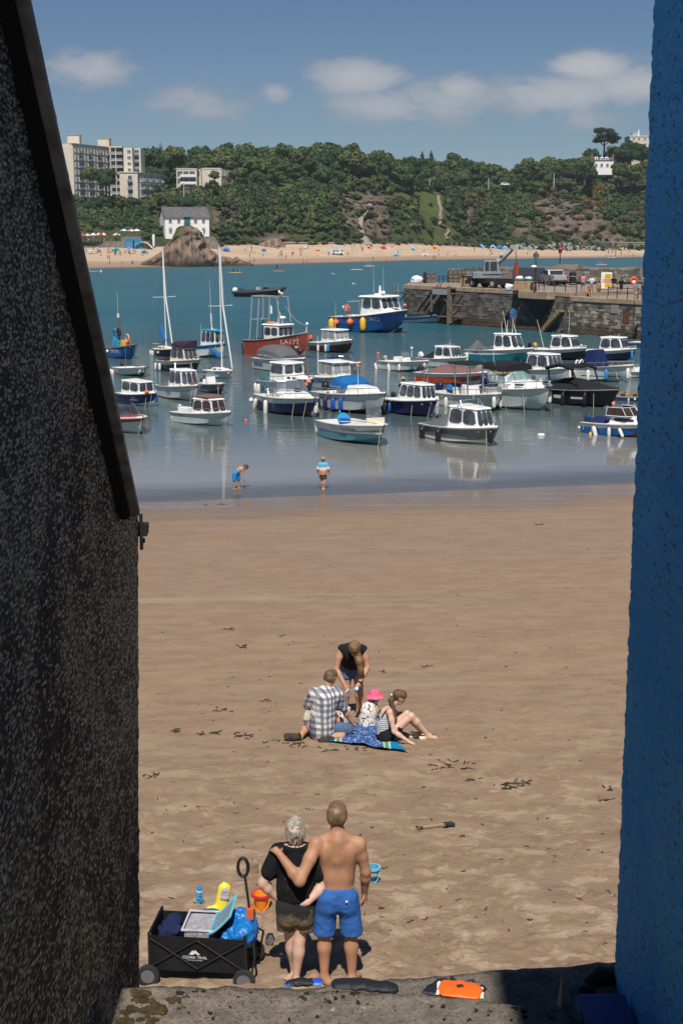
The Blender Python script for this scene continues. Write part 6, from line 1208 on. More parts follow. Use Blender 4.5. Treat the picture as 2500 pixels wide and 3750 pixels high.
T=vehicle(1948,1038,R(-8),'panel_van','dark grey panel van parked by the pier parapet',[(-2.4,.35),(2.4,.35),(2.45,.95),(2.1,1.15),(1.4,1.9),(-2.3,1.95),(-2.42,1.0)],.95,mat('dark_grey_paint',(.045,.05,.065),.3),[(1.0,1.75,1.18,1.62)]);q=MB();q.add([(2.08,-.85,1.2),(2.08,.85,1.2),(1.46,.8,1.84),(1.46,-.8,1.84)],[(0,1,2,3)]);q.build('windscreen',TINTV,T)
T=vehicle(2026,1043,R(98),'pickup_truck','silver pickup truck with red tail lights, parked rear towards us',[(-2.5,.5),(2.5,.5),(2.55,1.0),(1.5,1.15),(.9,1.75),(-.6,1.78),(-1.0,1.2),(-2.5,1.18)],.92,mat('silver_paint',(.42,.43,.45),.3,metal=.3),[(-.6,1.0,1.22,1.62)],.42)
q=MB();q.box(-2.515,-2.502,-.8,.8,.72,1.12);q.build('tailgate',mat('silver_paint'),T);q=MB();q.box(-1.04,-.7,-.75,.75,1.25,1.66);q.build('rear_window',TINTV,T);[MB().box(-2.53,-2.45,y,y+.17,.75,1.12).build('tail_light',mat('red_lens',(.4,.01,.01),.3),T)for y in(-.92,.75)];q=MB();q.box(-2.62,-2.5,-.9,.9,.45,.62);q.build('bumper',BLK,T)if False else q.build('bumper',DK,T);q=MB();q.box(-2.535,-2.518,-.28,.28,.56,.68);q.build('number_plate',mat('plate_yellow',(.55,.42,.05),.5),T)
def crane():
 p=pw(1790,1054);T=thing('mobile_crane','small grey mobile crane with raised telescopic boom on the pier','crane',p,R(-50));grey=mat('crane_grey',(.22,.25,.26),.45,var=.2);q=MB();q.box(-2.6,2.6,-.9,.9,.55,1.05);q.box(-2.8,-2.2,-1.0,1.0,.4,.8);q.box(2.2,2.9,-1.0,1.0,.4,.9);q.build('chassis',DK,T,bevel=.04)
 for x in(-1.5,1.5):
  for sg in(-1,1):q=MB();q.tube([(x,sg*.7,.5),(x,sg*1.1,.5)],.52,16);w=q.build('wheel',mat('tyre',(.015,.015,.016),.8),T);q=MB();q.tube([(x,sg*1.101,.5),(x,sg*1.14,.5)],.26,10);q.build('hub',mat('hub_tan',(.38,.33,.26),.6),w)
 Mc=Matrix.Rotation(R(50),4,'Z');q=MB();q.box(-1.9,1.2,-.9,.6,1.06,1.75,M=Mc);q.build('upper_deck',grey,T,bevel=.06);q=MB();q.hexa([Mc@Vector(v)for v in[(-.8,-1.0,1.5),(1.2,-1.0,1.5),(1.2,.1,1.5),(-.8,.1,1.5),(-.7,-.95,3.0),(.75,-.95,3.0),(.75,.05,3.0),(-.7,.05,3.0)]]);cb=q.build('cab',grey,T,bevel=.05)
 for a,b in((-.6,-.15),(-.02,.7)):q=MB();q.box(a,b,-1.03,-.97,1.9,2.85,M=Mc);q.build('cab_window',TINTV,cb)
 q=MB();q.add([Mc@Vector(v)for v in[(1.19,-.9,1.7),(1.19,0,1.7),(.8,0,2.9),(.8,-.9,2.9)]],[(0,1,2,3)]);q.build('windscreen',mat('crane_screen',(.25,.3,.32),.1),cb)
 tip=MPI@at_y(1884,902,p.y+1.0);e=T.matrix_basis.inverted()if False else(Matrix.Translation(p)@Matrix.Rotation(R(-50),4,'Z')).inverted();tp=e@at_y(1882,905,p.y+.5);bs=e@at_y(1806,975,p.y+.5);dv=(tp-bs)
 for k,(f0,f1,w)in enumerate(((-.15,.55,.34),(.5,.82,.28),(.78,1.0,.22))):
  A,B=bs+dv*f0,bs+dv*f1;q=MB();q.tube([A,B],w,4);q.build('boom_section',mat('boom_grey',(.30,.32,.33),.5,var=.2)if k<2 else mat('boom_dark',(.10,.10,.10),.6),T)
 q=MB();q.box(tp.x-.3,tp.x+.35,tp.y-.3,tp.y+.3,tp.z-.3,tp.z+.25);q.build('boom_head',mat('pale_steel',(.45,.44,.4),.6),T);hk=e@at_y(1890,980,p.y+.5);q=MB();q.tube([tp+Vector((.15,0,0)),hk+Vector((0,0,.6))],.04,5);q.build('hoist_cable',DK,T);q=MB();q.box(hk.x-.18,hk.x+.18,hk.y-.15,hk.y+.15,hk.z-.9,hk.z+.6);q.build('hook_block',mat('red_block',(.35,.06,.03),.6),T);q=MB();q.ell(bs+dv*.5+Vector((0,-.4,.2)),.22);q.build('boom_lamp',mat('pale_steel'),T)
crane()
def street_lamp(px,py,top,z,hm,label):
 p=pw(px,py,z);h=at_y(px,top,p.y).z-p.z;T=thing('street_lamp',label,'lamp',p);q=MB();q.lathe([(.16,0),(.16,.5),(.09,.6),(.06,h-1.0),(.12,h-.95)],(0,0,0),8);q.build('post',DK,T);q=MB();q.lathe([(.16,h-.9),(.30,h-.35)],(0,0,0),6);q.build('glass',mat('lamp_glass',(.20,.24,.26),.1,alpha=.7)if hm is None else hm,T);q=MB();q.lathe([(.36,h-.35),(.14,h-.1),(.05,h),(.02,h+.12)],(0,0,0),6);q.build('cap',DK if hm is None else hm,T);return T,h
T,h=street_lamp(1958,1068,922,ZD,None,'black Victorian lamp post on the platform with a camera below its lantern');q=MB();q.ell((-.2,-.1,h-1.5),(.32,.2,.16));q.build('camera_pod',WHT:=mat('white_plastic',(.78,.77,.75),.35,var=.03),T,smooth=True)
T,h=street_lamp(2047,1022,903,ZD,mat('red_glass',(.30,.025,.02),.3),'lamp post with red lantern and small yellow notice');q=MB();q.box(-.32,.02,-.12,-.08,h-3.2,h-2.5);q.build('yellow_notice',mat('yellow_plate',(.6,.42,.02),.5),T)
def crate(px,py,w,d,h,label,rz=0.0):
 T=thing('timber_crate',label,'crate',pw(px,py),rz);n=int(w/.3)
 for i in range(n):q=MB();a=-w/2+w*i/n;q.box(a+.01,a+w/n-.01,-d/2,d/2,.05,h);q.build('board',mat('tan_board%d'%(i%2),((.36,.24,.13),(.30,.20,.115))[i%2],.8,var=.2),T)
 q=MB();q.box(-w/2-.04,w/2+.04,-d/2-.05,d/2+.05,h*.88,h*.98);q.build('rim',DK,T);return T
crate(1716,1048,1.5,1.2,1.2,'tan timber hoarding panel left of the crane',R(-35));T=crate(1916,1064,2.0,1.2,1.25,'tan timber crate topped with white bags near the platform',R(-8))
def sack(px,py,z,s,label,m=None,h=1.0,n=7,name='bulk_bag'):
 p=pw(px,py,z);r=random.Random(int(px));o=sdf_obj(name,[('e',(r.uniform(-.55,.55)*s,r.uniform(-.3,.3)*s,s*h*r.uniform(.2,.6)),(s*r.uniform(.2,.4),s*.3,s*h*r.uniform(.2,.4)),.03,(r.uniform(-.6,.6),r.uniform(-.6,.6),0))for i in range(n)]+[('e',(0,0,s*h*.4),(s*.55,s*.5,s*h*.45),.06)],.05,m or mat('white_woven_bag',(.72,.73,.75),.7,bump=.6,bscale=9),None);crumple(o,.10*s,2.4/s,True,px);o.location=p;tag(o,label,'bag')
sack(1864,1064,ZD,.62,'white bulk bag standing left of the timber crate',h=1.3);sack(1902,1026,ZD+1.25,.55,'white bag heap on the left half of the timber crate',h=.9);sack(1936,1026,ZD+1.25,.52,'blue-white bag heap on the right half of the timber crate',mat('bluish_bag',(.55,.66,.74),.7),.8);sack(1530,1037,ZD,1.05,'white tarpaulin heap at the pier head',h=.95,name='tarpaulin_heap')
def pots(px,py,nx,nz,label,s=.62):
 p=pw(px,py);T=thing('lobster_pots',label,'pots',p);mm=mat('pot_netting',(.16,.13,.105),.95,var=.4,vscale=4,bump=1,bscale=20)
 for i in range(nx):
  for k in range(nz):
   if k==nz-1 and i==nx-1 and nx>2:continue
   q=MB();c=Vector((i*s*1.05,0,s*.5+k*s*.92));q.lathe([(s*.5,-.5),(s*.52,0),(s*.5,.5)],tuple(c),10,M=Matrix.Rotation(R(90),3,'X'));o=q.build('pot',mm,T);q=MB();q.tube([c+Vector((s*.5*math.cos(a),-.51,s*.5*math.sin(a)))for a in np.linspace(0,6.28,11)[:-1]],.045,5,closed=True);q.build('hoop',OLDW,o)
pots(1567,1036,2,2,'stack of round lobster pots next to the black cylinder');pots(1648,1034,4,3,'tall pile of lobster pots before the crane fence',.55);q=MB();q.lathe([(.22,0),(.22,1.15),(.12,1.2),(.12,1.32)],pw(1555,1037),12);tag(q.build('black_cylinder',DK,smooth=40),'black cylinder standing beside the white tarpaulin','cylinder')
T=thing('litter_bin','tall black litter bin against the parapet','bin',pw(2095,1044));q=MB();q.lathe([(.36,0),(.40,.05),(.40,1.25),(.42,1.27),(.40,1.4),(.2,1.5)],(0,0,0),14);q.build('drum',DK,T,smooth=40);q=MB();q.lathe([(.405,.98),(.405,1.04)],(0,0,0),14);q.lathe([(.405,.15),(.405,.2)],(0,0,0),14);q.build('band',mat('silver_band',(.4,.4,.4),.4),T)
def notice():
 p=pw(2217,1075,ZD2);T=thing('notice_board','tall white notice board with yellow and red warning panels','sign',p,R(6));k=ppm(p.y,4);w=40/k;z1=at_y(2217,997,p.y).z-p.z;z0=at_y(2217,1056,p.y).z-p.z;q=MB();q.box(-w/2,w/2,-.03,.03,z0,z1);q.build('board',mat('sign_white',(.78,.78,.77),.5,var=.03),T);H=z1-z0;Y=mat('sign_yellow',(.80,.55,.02),.5,var=.03);Rd=mat('sign_red',(.55,.03,.02),.5,var=.03)
 for a,b,m in((.62,.90,Y),(.32,.60,Rd),(.03,.30,Y)):q=MB();q.box(-w*.20,w*.46,-.036,-.031,z0+H*a,z0+H*b);q.build('warning_panel',m,T)
 for i,(f,s,m)in enumerate(((.95,'HARBOUR NOTICE','k'),(.84,'WARNING','k'),(.76,'DEEP WATER','k'),(.68,'SLIPPERY','k'),(.53,'NO DIVING','w'),(.46,'NO JUMPING','w'),(.38,'NO SWIMMING','w'),(.23,'DANGER','k'),(.14,'KEEP CLEAR','k'))):
  if i==0:continue
  q=MB();q.box(w*.13-len(s)*.034,w*.13+len(s)*.034,-.042,-.037,z0+H*f-.02,z0+H*f+.025);q.build('text_line',mat('sign_ink_'+m,(.05,.04,.02)if m=='k' else(.75,.72,.7),.6),T)
 q=MB();q.prism([(-w*.42,z0+H*.70),(-w*.24,z0+H*.70),(-w*.33,z0+H*.82)],-.04,-.031,'y');q.build('hazard_triangle',Y,T);q=MB();[q.tube([(-w*.33+.10*math.cos(a),-.037,z0+H*f+.10*math.sin(a))for a in np.linspace(0,6.28,11)[:-1]],.018,4,closed=True)for f in(.53,.40)];q.build('prohibition_ring',Rd,T);q=MB();[q.tube([(sx*w*.4,.05,-.1),(sx*w*.4,.05,z0+.3)],.04,6)for sx in(-1,1)];q.build('post',DK,T)
notice()
p=at_y(2319,1028,168);T=thing('lifebuoy','orange lifebuoy ring on its housing against the parapet','lifebuoy',p);q=MB();q.tube([(.36*math.cos(a),-.1,.36*math.sin(a))for a in np.linspace(0,6.28,19)[:-1]],.13,8,closed=True);q.build('ring',mat('lifebuoy_orange',(.75,.10,.02),.5),T,smooth=True);q=MB();q.box(-.22,.22,-.06,.0,-.3,.3);q.build('housing',mat('white_plastic'),T);q=MB();q.tube([(0,.05,-2.4),(0,.05,.3)],.06,6);q.build('post',DK,T)
for(x,y,z,rz,pose,f,top,bot,lab,sc)in[(2134,1068,ZD,.2,'walk',1,'pink','denim','person in pink top and jeans on the pier',1.02),(2164,1072,ZD,2.6,'arms',0,'white','grey','person in white top sitting by the railing gap',.95),(2152,1086,ZD2,3.4,'sit',0,None,'bikini','bare-backed sunbather sitting on the pier edge step',1.0),(2190,1089,ZD2,.3,'stand',1,None,'bikini','woman in brown bikini standing by the notice board',.95),(2245,1076,ZD2,-.5,'walk',0,'black','khaki','man in black shirt and pale shorts walking past the notice',1.08),(2272,1080,ZD2,.4,'arms',1,'black','black','woman in black dress raising her hands near the notice',1.0),(2325,1104,ZD2,3.0,'arms',0,'grey','khaki','man in grey shirt and pale shorts below the lifebuoy',1.05),(2349,1104,ZD2,1.0,'stand',0,'navy','denim','person in navy half hidden by the blue wall',1.0),(1750,1028,ZD,2,'stand',0,'orange','navy','worker in orange behind the crane fence',1.0)]:
 person(pw(x,y,z),rz,pose,f,lab,CL.get(top),CL[bot],SK1,2 if f else 0,sc)
sack(2228,1092,ZD2,.28,'small pile of bags and towels at the pier edge railing',mat('mixed_towels',(.45,.45,.55),.8,var=.5),.7,name='towel_pile')
# BOATS
GEL=lambda n,c,r=.28:mat('gelcoat_'+n,c,r,var=.10,vscale=1.3,bump=.03,bscale=8)
B_WHITE=GEL('white',(.80,.79,.76));B_CREAM=GEL('cream',(.74,.66,.52));B_GREYW=GEL('grey_white',(.66,.68,.67));B_GREY=GEL('grey',(.16,.185,.20));B_NAVY=GEL('navy',(.010,.016,.085));B_BLUE=GEL('blue',(.008,.105,.34));B_SKY=GEL('sky_blue',(.01,.26,.52));B_TEAL=GEL('teal',(.008,.16,.22));B_RED=GEL('red',(.42,.035,.02));B_MAROON=GEL('maroon',(.07,.012,.014));B_BLACK=GEL('black',(.010,.011,.016));B_LTBLUE=GEL('light_blue',(.12,.34,.42));B_ORANGE=GEL('orange_red',(.50,.075,.018));B_YELLOW=GEL('pale_yellow',(.72,.55,.27));B_ANTI=GEL('antifoul',(.13,.05,.03),.7)
TINT=mat('tinted_boat_glass',(.055,.066,.082),.07,var=.6,vscale=1.6);CLEARG=mat('smoky_screen',(.20,.23,.25),.08,var=.2,alpha=.55);STEEL=mat('stainless_tube',(.55,.56,.58),.25,metal=.9,var=0);DARKF=cloth('dark_canvas',(.016,.017,.022),.3);NAVYF=cloth('navy_canvas',(.012,.022,.10),.25);GREYF=cloth('grey_canvas',(.11,.115,.125),.3);TEALF=cloth('teal_canvas',(.02,.13,.15),.3);BLUEF=cloth('blue_canvas',(.01,.12,.34),.25);BROWNF=cloth('brown_pink_canvas',(.20,.105,.095),.25);PURPF=cloth('purple_canvas',(.035,.018,.045),.3);TANF=cloth('tan_canvas',(.30,.26,.22),.2)
FEN=dict(w=mat('white_fender',(.74,.71,.64),.45),b=mat('blue_fender',(.012,.075,.36),.4),n=mat('navy_fender',(.012,.016,.07),.4),k=mat('black_fender',(.010,.010,.014),.4),o=mat('orange_buoy',(.80,.13,.04),.45),y=mat('yellow_fender',(.80,.45,.02),.45),p=mat('pink_buoy',(.75,.27,.17),.5),s=mat('sky_fender',(.02,.22,.55),.4));ROPE=mat('pale_rope',(.36,.31,.22),.9);DKROPE=mat('dark_rope',(.05,.045,.04),.9);BLKPL=mat('black_plastic',(.012,.013,.015),.35);SILV=mat('silver_cowl',(.42,.43,.45),.3,metal=.4);WHTPL=mat('white_plastic',(.78,.77,.75),.35,var=.03);RUBR=mat('rub_rail',(.20,.19,.18),.6)
BOATS=[]
class Boat:
 def __init__(s,xl,xr,yw,al,label,fs=.62,fb=1.0,hull=B_WHITE,bottom=None,band=None,name='motor_boat',br=.38,draft=.25,stern=.86,p=2.3,rake=.55,cat='boat',flip=False,L=None):
  al=al+(13 if 28<al<=50 else 6 if al>50 else 2)if name not in('trawler','catamaran')else al+8;s.al=R(al);Yn=on_z((xl+xr)/2,yw,0).y;k=ppm(Yn+1.5);Wm=(xr-xl)/k;f=math.cos(s.al)+br*.5*math.sin(s.al);s.L=L or Wm/f;s.B=s.L*br
  Yc=Yn+s.L*.5*math.sin(s.al)*.72+s.B*.5*math.cos(s.al)*.45;k=ppm(Yc);x_left=(xl-1250)/k
  xc=x_left+s.L*.5*math.cos(s.al)+s.B*.5*math.sin(s.al)*.92
  if flip:xc=(xr-1250)/k-s.L*.5*math.cos(s.al)-s.B*.5*math.sin(s.al)*.92
  s.rz=-s.al if not flip else math.pi+s.al;s.T=thing(name,label,cat,(xc,Yc,0),s.rz);s.T.rotation_euler=(R(rng.uniform(-1.5,1.5)),R(rng.uniform(-1,.5)),s.rz);s.T.scale=(1,1,1)if name in('trawler','catamaran')else(1.06,1.15,1.12)
  s.fs,s.fb,s.draft,s.stern,s.p,s.rake=fs*s.L/5,fb*s.L/5,draft,stern,p,rake*s.L/5;s.mats=[hull,bottom or hull,band or hull];s.hull();BOATS.append(s);s.u=s.L/5
 def bd(s,t):return s.B/2*((s.stern+(1-s.stern)*math.sin(min(t/.45,1)*math.pi/2))if t<.45 else max(.03,1-((t-.45)/.55)**s.p))
 def sh(s,t):return s.fs+(s.fb-s.fs)*(max(t,0)**1.9)
 def hy(s,t,z):
  b=s.bd(t);cz=.03+.42*s.fb*max(t,0)**3.2;cb=b*.90*(1-.75*max(t,0)**4);mz=cz+(s.sh(t)-cz)*.62;m=cb+(b-cb)*.55
  if z<cz:return cb*max(0,(z+s.draft)/(cz+s.draft))
  return cb+(m-cb)*(z-cz)/(mz-cz)if z<mz else m+(b-m)*(z-mz)/(s.sh(t)-mz)
 def X(s,t,z=None):
  z=s.sh(t)if z is None else z;zr=min(1,max(0,(z+s.draft)/(s.sh(t)+s.draft)));return(t-.5)*s.L-s.rake*(1-zr)*t**3
 def hull(s):
  q=MB();ts=np.linspace(0,1,17);secs=[]
  for t in ts:
   b=s.bd(t);kz=-s.draft+(s.draft+.35*s.fb)*t**6;cz=.03+.42*s.fb*t**3.2;cz=max(cz,kz+.01);cb=b*.90*(1-.75*t**4);mz=cz+(s.sh(t)-cz)*.62;mb_=cb+(b-cb)*.55;h=s.sh(t)
   half=[(b,h),(mb_,mz),(cb,cz),(0,kz)];pts=[(s.X(t,z),y,z)for y,z in half]+[(s.X(t,z),-y,z)for y,z in half[-2::-1]];secs.append(pts)
  n=7;V=[p for c in secs for p in c];F=[];M=[]
  for i in range(len(secs)-1):
   for k in range(n-1):F.append((i*n+k,i*n+k+1,(i+1)*n+k+1,(i+1)*n+k));M.append([2,0,1,1,0,2][k])
  F.append(tuple(range(n)));M.append(0);o=len(q.v);q.v+=V;q.f+=F;q.m+=M;q.build('hull',s.mats,s.T,smooth=32)
  for sg in(1,-1):r=MB();r.tube([(s.X(t),sg*(s.bd(t)+.012),s.sh(t)-.03)for t in np.linspace(0,1,15)],.028*s.L/5,5);r.build('rub_rail',s.rub if hasattr(s,'rub')else RUBR,s.T)
 def deck(s,tc=.5,col=B_WHITE,floor=B_GREYW,g=.16,t0=.04,fl=.18):
  q=MB();ts=np.linspace(tc,1,9)
  if tc<.99:q.loft([[(s.X(t),s.bd(t),s.sh(t)+.005),(s.X(t),s.bd(t)*.45,s.sh(t)+.06),(s.X(t),-s.bd(t)*.45,s.sh(t)+.06),(s.X(t),-s.bd(t),s.sh(t)+.005)]for t in ts],closed=False,cap0=False,cap1=False)
  q.add([(s.X(tc),s.bd(tc),s.sh(tc)+.005),(s.X(tc),s.bd(tc)*.45,s.sh(tc)+.06),(s.X(tc),-s.bd(tc)*.45,s.sh(tc)+.06),(s.X(tc),-s.bd(tc),s.sh(tc)+.005),(s.X(tc),-s.hy(tc,fl)*.9,fl),(s.X(tc),s.hy(tc,fl)*.9,fl)],[(0,1,2,3,4,5)])
  if tc>.1:
   for sg in(1,-1):
    tt=np.linspace(0,tc,8);q.loft([[(s.X(t),sg*s.bd(t),s.sh(t)+.005),(s.X(t),sg*(s.bd(t)-g),s.sh(t)+.012),(s.X(t,fl),sg*max(.02,min(s.bd(t)-g-.02,s.hy(t,fl)-.06)),fl)]for t in tt],closed=False,cap0=False,cap1=False)
   a=t0*1.0;q.loft([[(s.X(0),sg*s.bd(0),s.sh(0)+.006),(s.X(0)+g,sg*s.bd(0),s.sh(0)+.006),(s.X(0)+g,sg*s.bd(0),fl)]for sg in(1,-1)],closed=False,cap0=False,cap1=False)
  q.build('deck',col,s.T,smooth=30)
  if tc>.1:q=MB();q.loft([[(s.X(t,fl),k_*max(.02,min(s.bd(t)-g-.01,s.hy(t,fl)-.05)),fl)for k_ in(1,-1)]for t in np.linspace(0,tc,8)],closed=False,cap0=False,cap1=False);q.build('cockpit_floor',floor,s.T)
  return s
 def quad_patch(s,Q,u0,u1,v0,v1,off,m,name='window',par=None,rnd=.0):
  a,b,c,d=[Vector(p)for p in Q];nrm=(b-a).cross(d-a).normalized()
  P=lambda u,v:a*(1-u)*(1-v)+b*u*(1-v)+c*u*v+d*(1-u)*v
  e=min(.09,(u1-u0)*.22);ev=(v1-v0)*.16;cs=[(u0+e,v0),(u1-e,v0),(u1,v0+ev),(u1,v1-ev),(u1-e,v1),(u0+e,v1),(u0,v1-ev),(u0,v0+ev)]
  q=MB();q.add([P(u,v)+nrm*off for u,v in cs]+[P(u,v)-nrm*.01 for u,v in cs],[tuple(range(8))]+[(i,(i+1)%8,8+(i+1)%8,8+i)for i in range(8)]);return q.build(name,m,par or s.T)
 def cabin(s,t0,t1,w=.72,h=1.0,rf=.35,rb=.05,ns=2,nf=3,col=B_WHITE,glass=TINT,z0=None,v0=.24,v1=.92,roofm=None,over=.10,tw=.84,open_back=False,hatch=True):
  u=s.u;x0,x1=s.X(t0),s.X(t1);tm=(t0+t1)/2;z0=(s.sh(tm)*.98 if z0 is None else z0);z1=z0+h*u;wb=s.bd(tm)*w*2/2;wf=min(wb,s.bd(t1)*.88);rf*=u;rb*=u
  A=[(x0,-wb,z0),(x1,-wf,z0),(x1,wf,z0),(x0,wb,z0)];Tt=[(x0+rb,-wb*tw,z1),(x1-rf,-wf*tw,z1),(x1-rf,wf*tw,z1),(x0+rb,wb*tw,z1)]
  q=MB();q.hexa([(p[0],p[1],p[2]-.12)for p in A]+Tt);c=q.build('cabin',col,s.T,bevel=.03)
  r=MB();ov=over*u;r.hexa([(Tt[0][0]-ov*1.3,Tt[0][1]-ov*.4,z1-.01),(Tt[1][0]+ov,Tt[1][1]-ov*.4,z1-.01),(Tt[2][0]+ov,Tt[2][1]+ov*.4,z1-.01),(Tt[3][0]-ov*1.3,Tt[3][1]+ov*.4,z1-.01),(Tt[0][0]-ov*1.1,Tt[0][1]*.95,z1+.06*u),(Tt[1][0]+ov*.4,Tt[1][1]*.92,z1+.06*u),(Tt[2][0]+ov*.4,Tt[2][1]*.92,z1+.06*u),(Tt[3][0]-ov*1.1,Tt[3][1]*.95,z1+.06*u)]);rf_=r.build('roof',roofm or col,s.T,bevel=.02)
  if hatch:r=MB();xm=(Tt[0][0]+Tt[1][0])/2;r.box(xm-.2*u,xm+.2*u,-.2*u,.2*u,z1+.05*u,z1+.085*u);r.build('roof_hatch',B_GREYW,rf_)
  S=[A[0],A[1],Tt[1],Tt[0]];Pq=[A[2],A[3],Tt[3],Tt[2]];Fq=[A[1],A[2],Tt[2],Tt[1]];Bq=[A[3],A[0],Tt[0],Tt[3]]
  for Qd in(S,Pq):
   for i in range(ns):s.quad_patch(Qd,.05+.92*i/ns,.05+.92*(i+.90)/ns,v0,v1,.012,glass,par=c)
  for i in range(nf):s.quad_patch(Fq,.04+.94*i/nf,.04+.94*(i+.90)/nf,v0,v1,.012,glass,par=c)
  if open_back:s.quad_patch(Bq,.3,.7,.0,.9,.01,BLKPL,'doorway',c)
  else:s.quad_patch(Bq,.1,.9,v0,v1,.01,glass,par=c)
  s.top=z1;s.tx=(Tt[0][0]+Tt[1][0])/2;s.tw=wb*tw;return s
 def trunk(s,t0,t1,w=.62,h=.32,col=B_WHITE,n=2,rf=.25,lights=TINT):
  u=s.u;z0=s.sh((t0+t1)/2)-.02;z1=z0+h*u;x0,x1=s.X(t0),s.X(t1);w0=s.bd(t0)*w;w1=s.bd(t1)*w;q=MB();A=[(x0,-w0,z0),(x1,-w1,z0),(x1,w1,z0),(x0,w0,z0)];Tt=[(x0,-w0*.86,z1),(x1-rf*u,-w1*.86,z1*.98),(x1-rf*u,w1*.86,z1*.98),(x0,w0*.86,z1)];q.hexa(A+Tt);c=q.build('coachroof',col,s.T,bevel=.035)
  for i in range(n):s.quad_patch([A[0],A[1],Tt[1],Tt[0]],.12+.8*i/n,.12+.8*(i+.65)/n,.3,.75,.01,lights,'portlight',c)
  r=MB();xm=(x0+x1)/2;r.box(xm-.18*u,xm+.18*u,-.18*u,.18*u,z1-.02,z1+.03);r.build('hatch',B_GREYW,c);return s
 def screen(s,t0,t1,h=.5,w=.8,m=CLEARG,frame=STEEL,rf=.35,z=None):
  u=s.u;z0=z if z is not None else s.sh(t1)+.04;z1=z0+h*u;x0,x1=s.X(t0),s.X(t1);wb=s.bd(t0)*w;wf=s.bd(t1)*w*.62;xf=x1;top=[(x0+.05,-wb*.93,z1),(x1-rf*u-.25*u,-wb*.80,z1),(x1-rf*u,-wf*.6,z1),(x1-rf*u,wf*.6,z1),(x1-rf*u-.25*u,wb*.80,z1),(x0+.05,wb*.93,z1)];bot=[(x0,-wb,z0),(x1-.25*u,-wb*.93,z0),(x1,-wf*.7,z0),(x1,wf*.7,z0),(x1-.25*u,wb*.93,z0),(x0,wb,z0)]
  for i in range(5):q=MB();q.add([bot[i],bot[i+1],top[i+1],top[i]],[(0,1,2,3)]);q.build('windscreen',m,s.T)
  q=MB();q.tube(top,.018*u,5);q.tube(bot,.018*u,5)
  for a,b in zip(top,bot):q.tube([a,b],.016*u,5)
  q.build('screen_frame',frame,s.T);s.top=z1;return s
 def canopy(s,t0,t1,z0,h,w=.8,col=DARKF,name='canopy',win=0,tf=.6,tb=.8):
  u=s.u;secs=[];x0,x1=s.X(t0),s.X(t1);N=9
  for i,f in enumerate(np.linspace(0,1,7)):
   hh=h*u*(tb+(1-tb)*math.sin(min(f/.3,1)*1.57))*(1 if f<.6 else 1-(1-tf)*((f-.6)/.4)**1.6);t=t0+(t1-t0)*f;wd=s.bd(t)*w;secs.append([(x0+(x1-x0)*f,wd*math.copysign(abs(math.cos(a))**.55,math.cos(a)),z0+hh*math.sin(a)**.7)for a in np.linspace(0,math.pi,N)])
  q=MB();q.loft(secs,closed=False);c=q.build(name,col,s.T,smooth=50)
  if win:
   for i in range(win):
    f0,f1=.06+.9*i/win,.06+.9*(i+.86)/win;i0,i1=f0*6,f1*6
    def pt(fi,k):a=int(min(fi,5.999));g=fi-a;return Vector(secs[a][k])*(1-g)+Vector(secs[a+1][k])*g
    n=Vector((0,-.02,.006));Q=[pt(i0,N-1)*.7+pt(i0,N-2)*.3,pt(i1,N-1)*.7+pt(i1,N-2)*.3,pt(i1,N-2)*.35+pt(i1,N-3)*.65,pt(i0,N-2)*.35+pt(i0,N-3)*.65];w_=MB();w_.add([p+n for p in Q],[(0,1,2,3)]);w_.build('clear_panel',mat('vinyl_window',(.24,.24,.26),.12,var=.3,vscale=3),c)
  s.top=z0+h*u;return s
 def cover(s,t0,t1,h=.35,col=DARKF,w=.98,peak=.4,name='tonneau_cover'):
  secs=[];N=9
  for f in np.linspace(0,1,9):
   t=t0+(t1-t0)*f;hh=h*s.u*max(.05,math.sin(math.pi*min(1,(f/(2*peak))if f<peak else .5+.5*(f-peak)/(1-peak))));secs.append([(s.X(t),s.bd(t)*w*math.cos(a),s.sh(t)+.02+hh*(1-abs(math.cos(a)))**.8+.02*math.sin(9*f+3*a))for a in np.linspace(0,math.pi,N)])
  q=MB();q.loft(secs,closed=False);q.build(name,col,s.T,smooth=60);return s
 def outboard(s,col=BLKPL,y=0.0,sc=1.0,up=False):
  u=s.u*sc*.74;x=s.X(0)-.12*u;z=s.sh(0)-.06*u;M=Matrix.Translation((x,y*s.B,z))@Matrix.Rotation(R(-35 if up else 0),4,'Y');q=MB()
  secs=[[(a*k,b*k2,zz)for a,b in((-.26,-.12),(-.26,.12),(-.1,.17),(.2,.15),(.25,.06),(.25,-.06),(.2,-.15),(-.1,-.17))]for k,k2,zz in((.75,.75,.02),(1,1,.12),(1,1,.38),(.8,.8,.50),(.4,.5,.55))];q.loft([[M@(Vector(p)*u)for p in c]for c in secs]);e=q.build('outboard_motor',col,s.T,smooth=50)
  q=MB();q.box(-.12*u,.1*u,-.07*u,.07*u,-.75*u,.04*u,M=M);q.box(.05*u,.3*u,-.1*u,.1*u,-.2*u,.0,M=M);q.build('leg',GREYF if col is WHTPL else BLKPL,e);return s
 def fender(s,t,c='w',side=-1,ln=.42,r=.085,drop=.30,ball=False,tilt=0.0):
  u=s.u;f=1.15;y=side*(s.bd(t)+.05+r*.6);z=s.sh(t);x=s.X(t,z*.6);q=MB();M=Matrix.Rotation(tilt,4,'Y');ln*=u*f*.82;r*=u*f
  if ball:q.ell((x,y,z-drop*u),r,10,7);q.lathe([(r*.3,0),(r*.2,r*.35)],(x,y,z-drop*u+r*.9),6)
  else:q.lathe([(r*.3,-ln/2-r*.5),(r*.75,-ln/2-r*.15),(r,-ln/2+r*.4),(r,ln/2-r*.4),(r*.75,ln/2+r*.15),(r*.3,ln/2+r*.6)],(x,y,z-drop*u-ln*.3),8,M=M)
